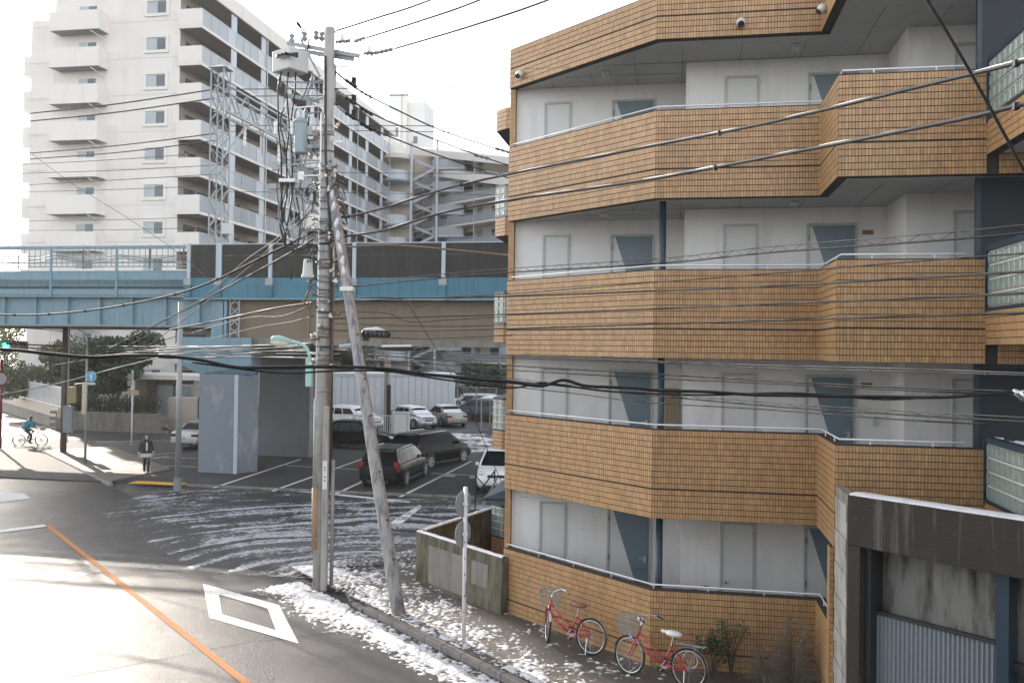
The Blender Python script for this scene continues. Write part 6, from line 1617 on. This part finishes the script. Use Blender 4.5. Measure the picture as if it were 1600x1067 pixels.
# entrance pavilion
en = tag(empty('entrance_canopy', spot(212, 62), -GA), 'flat white canopy with glazed entrance doors at the foot of the white block', 'entrance')
MB().box(-2.0, 6.5, -1.2, 4, 3.15, 3.45).build('canopy', 'apt_wall', en)
MB().box(.9, 1.25, -1, -.6, 0, 3.15).build('column', 'concrete_tan', en); MB().box(4.4, 6.4, 0, 4, 0, 3.15).build('wall', 'apt_wall', en)
for i in range(2):
    d_ = MB().box(1.5 + i * 1.3, 2.7 + i * 1.3, .2, .26, 0.05, 2.7).build('glass_door', 'window_curtain', en); MB().box(1.45 + i * 1.3, 1.52 + i * 1.3, .12, .28, 0, 2.8).build('door_frame', 'copper_brown', d_)
MB().box(1.4, 4.2, .12, .28, 2.8, 3.1).build('door_header', 'copper_brown', en)
MB().box(-2, 1.2, 3, 3.3, 0, 3.1).build('rear_wall', 'apt_shade', en)
kc = tag(empty('kiosk', spot(283, 58), -GA), 'cream cabinet wall with a brown notice beside the entrance', 'kiosk')
MB().box(-.9, 1.1, 0, .8, 0, 2.1).build('body', 'apt_beige', kc); MB().box(-.6, .2, -.02, -.002, 1.25, 1.6).build('notice', 'sign_cream', kc); MB().box(1.1, 1.5, .2, .8, 0, 2.2).build('side_panel', 'black_metal', kc)
gf = tag(empty('garden_fence', spot(140, 63.5), -GA), 'dark green garden fence of thin vertical bars behind the hedge', 'fence')
g_ = MB().box(-.012, .012, -.012, .012, 0.4, 2.3).build('bar', 'black_metal', gf)
for i in range(1, 50): inst(g_, gf, (i * .13, 0, 0))
MB().box(0, 6.5, -.02, .02, 2.25, 2.3).build('rail', 'black_metal', gf)

# ------------------------------------------------------------------ cables
def catmull(P, n=8):
    out = []
    for i in range(len(P) - 1):
        p0 = P[max(i - 1, 0)]; p1 = P[i]; p2 = P[i + 1]; p3 = P[min(i + 2, len(P) - 1)]
        for k in range(n):
            t = k / n; out.append(.5 * ((2 * p1) + (p2 - p0) * t + (2 * p0 - 5 * p1 + 4 * p2 - p3) * t * t + (3 * p1 - p0 - 3 * p2 + p3) * t ** 3))
    out.append(P[-1]); return out
def wire(pts, r, label, m='cable_black', cat='cable', snow=False, loops=None, name='cable', ties=0, group=None, seed=0):
    P = [at(*p) for p in pts]; C = catmull(P, 10); o0 = C[0].copy(); C = [c - o0 for c in C]
    root = MB().tube(C, r, 7)
    ob = root.build(name, m, None, smooth=True); ob.location = o0; tag(ob, label, cat, group)
    if snow:
        random.seed(seed + 3); s = MB(); run = []
        L = 0
        fine = []
        for i in range(len(C) - 1):
            nsub = max(1, int((C[i + 1] - C[i]).length / .05))
            for k in range(nsub): fine.append(C[i].lerp(C[i + 1], k / nsub))
        for i, c in enumerate(fine):
            v = noise.noise(Vector((i * .11 * snow, seed * 3.1, 0))) + .02 + .35 * noise.noise(Vector((i * .021, seed, 5)))
            if v > 0: run.append((c + Vector((0, 0, r * .72)), r * (.25 + min(.40, v * 1.2))))
            else:
                if len(run) > 2: s.tube([a for a, _ in run], [b for _, b in run], 6)
                run = []
        if len(run) > 2: s.tube([a for a, _ in run], [b for _, b in run], 6)
        if s.v: s.build('snow_line', 'snow', ob, smooth=True, kind='stuff')
    if loops:                                            # lashing wire: (pitch, radius)
        pitch, rad = loops; pp = []; dist = 0; fine = []
        for i in range(len(C) - 1):
            seg = (C[i + 1] - C[i]); nsub = max(1, int(seg.length / (pitch / 8)))
            for k in range(nsub): fine.append(C[i].lerp(C[i + 1], k / nsub))
        for i, c in enumerate(fine): a = i * 2 * math.pi / 8; pp.append(c + Vector((0, math.cos(a) * rad * .5, rad + math.sin(a) * rad)))
        if len(pp) > 3: MB().tube(pp, max(.0035, r * .3), 4).build('lashing_wire', m, ob, smooth=True)
        MB().tube([c + Vector((0, 0, rad * 2)) for c in C], r * .55, 5).build('messenger_wire', 'cable_grey', ob, smooth=True)
    for k in range(ties):
        c = C[int((k + .5) * len(C) / ties)]; MB().box(c.x - r * 1.1, c.x + r * 1.1, c.y - r * 1.2, c.y + r * 1.2, c.z - r * 1.5, c.z + r * 1.2).build('tie', 'cable_black', ob)
    return ob
Z0 = PY - .2
# high lines going up and right
wire([(524, 49, Z0), (590, 28, 19.5), (668, 2, 18), (900, -95, 13)], .02, 'uppermost thin line running off the top from the pole head')
wire([(571, 60, Z0), (660, 32, 19), (748, 1, 17.5), (1000, -105, 13)], .02, 'second thin line from the pole head towards the upper right')
wire([(615, 77, Z0), (730, 43, 18.5), (852, 2, 16.5), (1050, -80, 13)], .021, 'third thin line from the pole head passing over the tiled roof')
# three lines with insulators down to the right
for i, (pts, lab) in enumerate((
    ([(524, 112, 21), (560, 141, 22.2), (620, 172, 24), (695, 206, 26.5), (792, 238, 30), (850, 258, 33)], 'upper of the three insulated lines descending right behind the tiled building'),
    ([(524, 139, 21), (579, 176, 22.8), (640, 203, 25), (759, 247, 29), (850, 275, 33)], 'middle of the three insulated lines descending right behind the tiled building'),
    ([(524, 163, 21), (579, 200, 22.8), (640, 226, 25), (691, 245, 27), (774, 272, 30), (850, 296, 33)], 'lowest of the three insulated lines descending right behind the tiled building'))):
    w_ = wire(pts, .020, lab)
    o0 = Vector(w_.location)
    def seg(pa, pb_, rr, nm, m):
        a = at(*pa) - o0; b = at(*pb_) - o0; MB().tube([a.lerp(b, t / 6) for t in range(7)], [rr * (1 if t % 2 else .55) for t in range(7)], 7).build(nm, m, w_)
    x0, y0 = pts[0][0], pts[0][1]
    seg((x0 + 3, y0 + 3, 21), (x0 + 15, y0 + 13, 21.4), .035, 'insulator', 'galv'); seg((x0 + 15, y0 + 13, 21.4), (x0 + 33, y0 + 24, 22), .05, 'insulator', 'cable_black')
    seg((x0 + 38, y0 + 30, 22.3), (x0 + 58, y0 + 42, 23), .035, 'insulator', 'cable_black')
    c = at(x0 + 29, y0 + 16, 22) - o0; MB().box(c.x - .05, c.x + .05, c.y - .05, c.y + .05, c.z - .12, c.z + .1).build('arrester', 'cable_black', w_)
    e = pts[-2]; seg((e[0] - 18, e[1] - 6 + i, e[2] - .6), (e[0] + 6, e[1] + 1, e[2]), .06, 'insulator', 'galv_dark')
# railway lines
def rail_wire(pts, label, r=.018): wire(pts, r, label, 'cable_grey')
rail_wire([(345, 140, 42), (500, 139, 41), (650, 138, 40), (800, 136, 39.5), (900, 135, 39)], 'upper railway feeder line right of the lattice mast', .022)
rail_wire([(345, 151, 44), (500, 150, 43), (650, 149, 42), (800, 147, 41.5), (900, 147, 41)], 'second railway feeder line right of the lattice mast', .022)
rail_wire([(345, 197, 46), (500, 196, 45), (650, 197, 44), (800, 198, 43), (900, 198, 42)], 'third railway line at the height of the lift tower window')
rail_wire([(345, 206, 48), (500, 204, 47), (650, 206, 46), (800, 208, 45), (900, 208, 44)], 'fourth railway line just above the sloping white roof')
rail_wire([(-60, 190, 44), (43, 178, 43), (180, 163, 42), (335, 140, 42)], 'upper black railway line crossing the white block on the left', .032)
rail_wire([(-60, 200, 44), (43, 190, 43), (180, 176, 42), (335, 154, 42)], 'second black railway line crossing the white block on the left', .032)
rail_wire([(-60, 246, 44), (40, 240, 43), (190, 227, 42), (335, 209, 42)], 'third railway line crossing the white block on the left', .026)
rail_wire([(-60, 255, 45), (40, 249, 44), (190, 238, 43), (335, 220, 43)], 'fourth railway line crossing the white block on the left', .026)
rail_wire([(-60, 262, 46), (40, 257, 45), (190, 249, 44), (345, 238, 44)], 'fifth thinner railway line on the left', .016)
rail_wire([(-60, 274, 46), (40, 271, 45), (190, 266, 44), (345, 258, 44)], 'sixth thinner railway line on the left', .016)
rail_wire([(-60, 292, 46), (40, 289, 45), (190, 281, 44), (345, 272, 44)], 'seventh thinner railway line with small droppers', .016)
rail_wire([(-60, 302, 46), (40, 300, 45), (190, 296, 44), (345, 290, 44)], 'eighth thin railway line on the left', .014)
rail_wire([(-60, 346, 46), (60, 345, 45), (200, 343, 44), (345, 338, 44)], 'railway contact wire low across the white block', .014)
rail_wire([(-60, 361, 46), (60, 360, 45), (200, 359, 44), (345, 355, 44)], 'lowest railway contact wire above the blue rail', .014)
rail_wire([(30, 225, 40), (110, 285, 38), (190, 335, 36), (265, 385, 34), (330, 440, 32)], 'thin slack line falling diagonally across the white block', .010)
rail_wire([(350, 300, 46), (500, 301, 45), (650, 303, 44), (800, 305, 43)], 'thin railway wire across the stepped balconies', .013)
rail_wire([(520, 270, 46), (650, 271, 44), (800, 272, 43), (900, 272, 42)], 'thin railway wire level with the stair tower', .013)
# left hand bundle
wire([(-40, 490, 30), (56, 492, 29), (169, 481, 27.5), (300, 452, 25), (430, 392, 22), (489, 362, Z0)], .028, 'thick black cable sagging across the blue bridge girder to the pole', ties=10)
wire([(170, 545, 31), (230, 514, 29), (300, 478, 26.5), (400, 425, 23.5), (489, 375, Z0)], .020, 'black cable rising from the crossing to the pole', snow=.8)
wire([(200, 540, 31), (262, 505, 29), (330, 455, 26.5), (380, 410, 24), (425, 378, 22), (470, 345, Z0), (489, 325, Z0)], .012, 'thin bright drop wire rising steeply to the pole', 'cable_grey')
wire([(225, 545, 31), (300, 490, 28), (380, 425, 24), (420, 390, 22.5), (489, 330, Z0)], .012, 'second thin drop wire rising to the pole with a spacer ladder', 'cable_grey')
wire([(265, 515, 29), (320, 505, 27), (380, 492, 24.5), (440, 480, 22.5), (489, 473, Z0)], .024, 'snow covered white cable reaching the pole from the left', 'cable_black', snow=.25, seed=2)
wire([(300, 520, 29), (385, 497, 25), (440, 494, 23), (489, 475, Z0)], .012, 'twisted drop wire just below the snow covered cable', 'cable_grey', ties=12)
wire([(330, 530, 29), (400, 512, 25), (450, 504, 23), (489, 494, Z0)], .013, 'black drop wire below the twisted one left of the pole')
wire([(-40, 452, 30), (0, 458, 30), (60, 500, 32), (120, 540, 33)], .01, 'short thin wire near the left edge of the bridge') if False else None
wire([(-40, 625, 30), (0, 617, 30), (95, 598, 29), (190, 573, 27.5), (290, 551, 25), (400, 545, 23), (489, 540, Z0)], .013, 'long pale line falling left from the pole across the trees', 'cable_grey', snow=.5, seed=5)
wire([(-40, 583, 36), (30, 576, 35), (100, 568, 33), (160, 557, 31), (260, 545, 27), (400, 540, 23), (489, 536, Z0)], .013, 'pale line crossing above the trees to the pole', 'cable_grey', snow=.5, seed=6)
for i, (dy, lab) in enumerate(((0, 'top'), (4, 'second'), (8, 'third'), (12, 'fourth'), (17, 'lowest'))):
    wire([(150 + i * 8, 541 + dy, 36), (270, 542 + dy, 30), (380, 541 + dy, 25), (489, 539 + dy * 1.2, Z0)], .016 if i % 2 else .020, lab + ' cable of the snowy bundle running left from the splice boxes', 'cable_black', snow=.4, seed=10 + i)
wire([(-60, 512, 40), (20, 512, 40), (80, 516, 42), (103, 519, 45.8)], .016, 'black wire from the left edge to the wooden pole top')
wire([(103, 520, 45.8), (160, 538, 40), (220, 540, 36), (277, 525, 34.5)], .014, 'slack wire between the wooden pole and the grey steel pole')
wire([(103, 545, 45.8), (150, 553, 40), (220, 557, 36), (277, 560, 34.5), (400, 551, 26), (489, 545, Z0)], .014, 'lower wire between the wooden pole and the utility pole', snow=.6, seed=30)
wire([(103, 540, 45.8), (60, 543, 45.5), (45, 543, 45.2)], .02, 'short feed cable to the traffic light')
# foreground black cable across the whole picture
wire([(-60, 543, 7.0), (20, 547, 7.0), (70, 552, 7.0), (140, 558, 7.0), (190, 556, 7.0), (250, 556, 7.0), (310, 562, 7.0), (370, 574, 7.0), (430, 574, 7.1), (520, 573, 7.2), (600, 576, 7.3), (660, 584, 7.4), (740, 592, 7.5), (800, 597, 7.5), (845, 603, 7.5), (880, 594, 7.5), (915, 603, 7.5), (960, 605, 7.5), (1000, 607, 7.6), (1027, 610, 7.6), (1100, 612, 7.6), (1180, 617, 7.6), (1240, 618, 7.7), (1300, 619, 7.7), (1380, 620, 7.7), (1465, 621, 7.8), (1530, 617, 7.8), (1588, 612, 7.8)], .014, 'thick black foreground cable crossing the view at mid height', loops=None)
wire([(300, 566, 7.02), (430, 582, 7.12), (520, 580, 7.22), (600, 580, 7.3), (700, 594, 7.4), (795, 606, 7.5), (845, 598, 7.52), (880, 602, 7.52), (960, 612, 7.55), (1100, 617, 7.6), (1240, 614, 7.7), (1380, 624, 7.7), (1465, 619, 7.8)], .008, 'thin cable twisted round the thick foreground cable')
# insulator ring at the right edge
ir = tag(empty('line_insulator', at(1592, 615, 7.8)), 'shiny metal line insulator hanging at the right edge of the view', 'insulator')
MB().tube([(-.05, 0, .03), (.0, 0, .0), (.04, 0, -.06)], [.015, .035, .02], 10).build('clamp_body', 'chrome', ir, smooth=True); MB().ring((.03, 0, -.01), .035, .008, (0, 1, .2), 16, 6).build('ring', 'chrome', ir, smooth=True)
MB().tube([(.03, 0, .0), (.3, .0, .04)], .012, 6).build('rod', 'galv', ir)
# lines from the pole to the right in front of the tiled building
wire([(500, 342, Z0), (540, 339, 20.6), (600, 325, 19.8), (690, 297, 18.8), (780, 275.6, 17.6), (1012, 229.5, 14.6), (1200, 192, 12.4), (1478, 125.6, 9.8), (1600, 95.6, 8.9), (1760, 55, 8)], .024, 'upper snow lined thick cable crossing the top of the tiled building', 'cable_grey', snow=.55, seed=40, ties=4)
wire([(500, 372, Z0), (530, 370, 20.6), (600, 360, 19.8), (690, 333, 18.8), (795, 313, 17.5), (1001, 283, 14.8), (1200, 245.6, 12.4), (1469, 193, 9.8), (1600, 163, 8.9), (1760, 125, 8)], .026, 'lower snow lined thick cable crossing the top of the tiled building', 'cable_grey', snow=.55, seed=41, ties=4)
wire([(505, 390, Z0), (600, 383, 20), (700, 390, 19.5), (820, 402, 19.2)], .022, 'brownish cable dipping from the pole towards the barrier top', 'copper_brown')
wire([(510, 447, Z0), (560, 447, 20.3), (640, 439, 19.2), (780, 427, 17.5), (1027, 412, 14.6), (1200, 395, 12.4), (1465, 376, 9.8), (1600, 364, 8.9), (1760, 350, 8)], .012, 'cable with a looped lashing wire across the third parapet rail', loops=(.42, .04))
wire([(510, 475, Z0), (600, 468, 20), (780, 460, 17.5), (1000, 443, 14.8), (1200, 428, 12.4), (1400, 411, 10.4), (1600, 396, 8.9), (1760, 385, 8)], .009, 'plain thin line high across the third tiled parapet')
wire([(510, 474, Z0), (560, 466, 20.6), (640, 466, 19.4), (780, 464, 17.5), (1000, 456, 14.8), (1200, 448, 12.4), (1400, 437, 10.4), (1600, 425.5, 8.9), (1760, 415, 8)], .010, 'spiral wrapped line second down on the third tiled parapet', 'cable_black', loops=(.30, .007))
wire([(510, 498, Z0), (600, 497, 20), (780, 492, 17.5), (1000, 484, 14.8), (1200, 476, 12.4), (1400, 468, 10.4), (1600, 459, 8.9), (1760, 452, 8)], .010, 'spiral wrapped line third down on the third tiled parapet', 'cable_black', loops=(.30, .007))
wire([(510, 516, Z0), (600, 517, 20), (780, 514, 17.5), (1000, 507, 14.8), (1200, 501, 12.4), (1400, 495, 10.4), (1600, 489, 8.9), (1760, 484, 8)], .014, 'darker thick line lowest on the third tiled parapet', 'cable_black')
wire([(545, 524, 20.4), (640, 529, 19.4), (700, 528, 18.6), (800, 524, 17.5)], .01, 'thin line sagging beneath the splice tube')
wire([(505, 543, Z0), (560, 546, 20.4), (640, 549, 19.2), (780, 555, 17.5), (1000, 564, 14.8), (1200, 571, 12.4), (1400, 576, 10.4), (1600, 583, 8.9), (1760, 588, 8)], .011, 'upper pale line along the underside of the third parapet', 'cable_grey')
wire([(505, 546, Z0), (560, 549, 20.4), (640, 553, 19.2), (780, 559, 17.5), (1000, 566, 14.8), (1200, 575, 12.4), (1400, 580, 10.4), (1600, 586, 8.9), (1760, 592, 8)], .009, 'lower pale line along the underside of the third parapet', 'cable_grey', ties=9)
wire([(505, 556, Z0), (560, 554, 20.4), (640, 559, 19.2), (780, 570, 17.5), (1000, 583, 14.8), (1200, 595, 12.4), (1400, 605, 10.4), (1577, 611, 9.0)], .012, 'dark line crossing the second walkway doors near their top')
wire([(505, 560, Z0), (560, 562, 20.4), (640, 566, 19.2), (780, 577, 17.5), (1000, 590, 14.8), (1200, 599, 12.4), (1400, 609, 10.4), (1600, 618, 8.9), (1760, 625, 8)], .010, 'second dark line crossing the second walkway doors')
wire([(505, 566, Z0), (560, 563, 20.6), (640, 571, 19.2), (795, 594, 17.5), (1005, 616, 14.8), (1200, 634, 12.4), (1400, 647, 10.4), (1600, 659, 8.9), (1760, 668, 8)], .011, 'zigzag lashed line lowest across the second walkway', loops=(.55, .022))
wire([(505, 572, Z0), (560, 575, 20.6), (640, 582, 19.2), (795, 603, 17.5), (900, 615, 16.2), (1005, 628, 14.8), (1200, 640, 12.4), (1400, 655, 10.4), (1545, 663, 9.4)], .009, 'thin slack line below the zigzag lashed one')
wire([(1445, -6, 6.0), (1500, 85, 6.0), (1545, 165, 6.0), (1610, 285, 6.0)], .011, 'black stay wire slanting down across the upper right corner', seed=3)
wire([(640, 478, 24), (690, 560, 25), (730, 630, 26), (780, 745, 27), (790, 765, 27.2)], .010, 'thin slanting stay wire in front of the snowy lot')
# hanging jumper hoops and splice tube
s1 = tag(empty('splice_tube', at(588, 521, 20.2)), 'black splice tube with snow on top hanging from the cables right of the pole', 'splice tube')
MB().tube([(-.34, 0, 0), (-.30, 0, 0), (.26, 0, -.02), (.32, 0, -.02)], [.04, .085, .085, .05], 12).build('tube', 'black_rubber', s1, smooth=True); MB().tube([(-.28, 0, .075), (0, 0, .09), (.2, 0, .06)], [.03, .06, .03], 8).build('snow_cap', 'snow', s1, smooth=True)
MB().box(-.30, -.16, -.05, .05, -.17, -.09).build('small_box', 'black_rubber', s1)
for i in range(5): MB().ring((-.22 + i * .1, 0, 0), .088, .008, (1, 0, 0), 14, 5).build('band', 'galv_dark', s1)
s2 = tag(empty('splice_tube', at(620, 545, 24)), 'small dark splice tube beyond the leaning pole with snow on top', 'splice tube')
MB().tube([(-.5, 0, 0), (.45, 0, .02)], .06, 10).build('tube', 'black_rubber', s2); MB().tube([(-.4, 0, .05), (.4, 0, .07)], .045, 8).build('snow_cap', 'snow', s2)
s3 = tag(empty('splice_tube', at(548, 540, 22)), 'pale blue splice tube just behind the leaning pole', 'splice tube')
MB().tube([(-.28, 0, -.04), (.28, 0, .04)], .05, 10).build('tube', 'steel_post', s3)
wire([(520, 470, Z0), (570, 465, 20), (620, 466, 19.6), (632, 478, 19.5), (644, 470, 19.4), (652, 480, 19.3), (700, 468, 19), (795, 458, 17.6)], .010, 'pale kinked wire with hanging loops over the concrete girder', 'cable_grey')
wire([(515, 488, Z0), (600, 489, 21), (640, 503, 21), (700, 500, 21), (800, 494, 21)], .009, 'thin slack line over the concrete girder right of the pole')
wire([(515, 505, Z0), (600, 508, 22), (700, 510, 22), (800, 508, 22)], .009, 'thin straight line low over the concrete girder')

# ------------------------------------------------------------------ winter haze over the neighbourhood
hm = bpy.data.materials.new('haze_air'); hm.use_nodes = True; hn = hm.node_tree; hn.nodes.clear()
pvn = hn.nodes.new('ShaderNodeVolumePrincipled'); pvn.inputs['Density'].default_value = .00035; pvn.inputs['Color'].default_value = (.95, .95, .97, 1); pvn.inputs['Anisotropy'].default_value = .35
ho = hn.nodes.new('ShaderNodeOutputMaterial'); hn.links.new(pvn.outputs[0], ho.inputs['Volume'])
MATS['haze_air'] = hm
MB().box(-120, 60, -30, 180, -1.2, 44).build('haze', 'haze_air', kind='stuff')
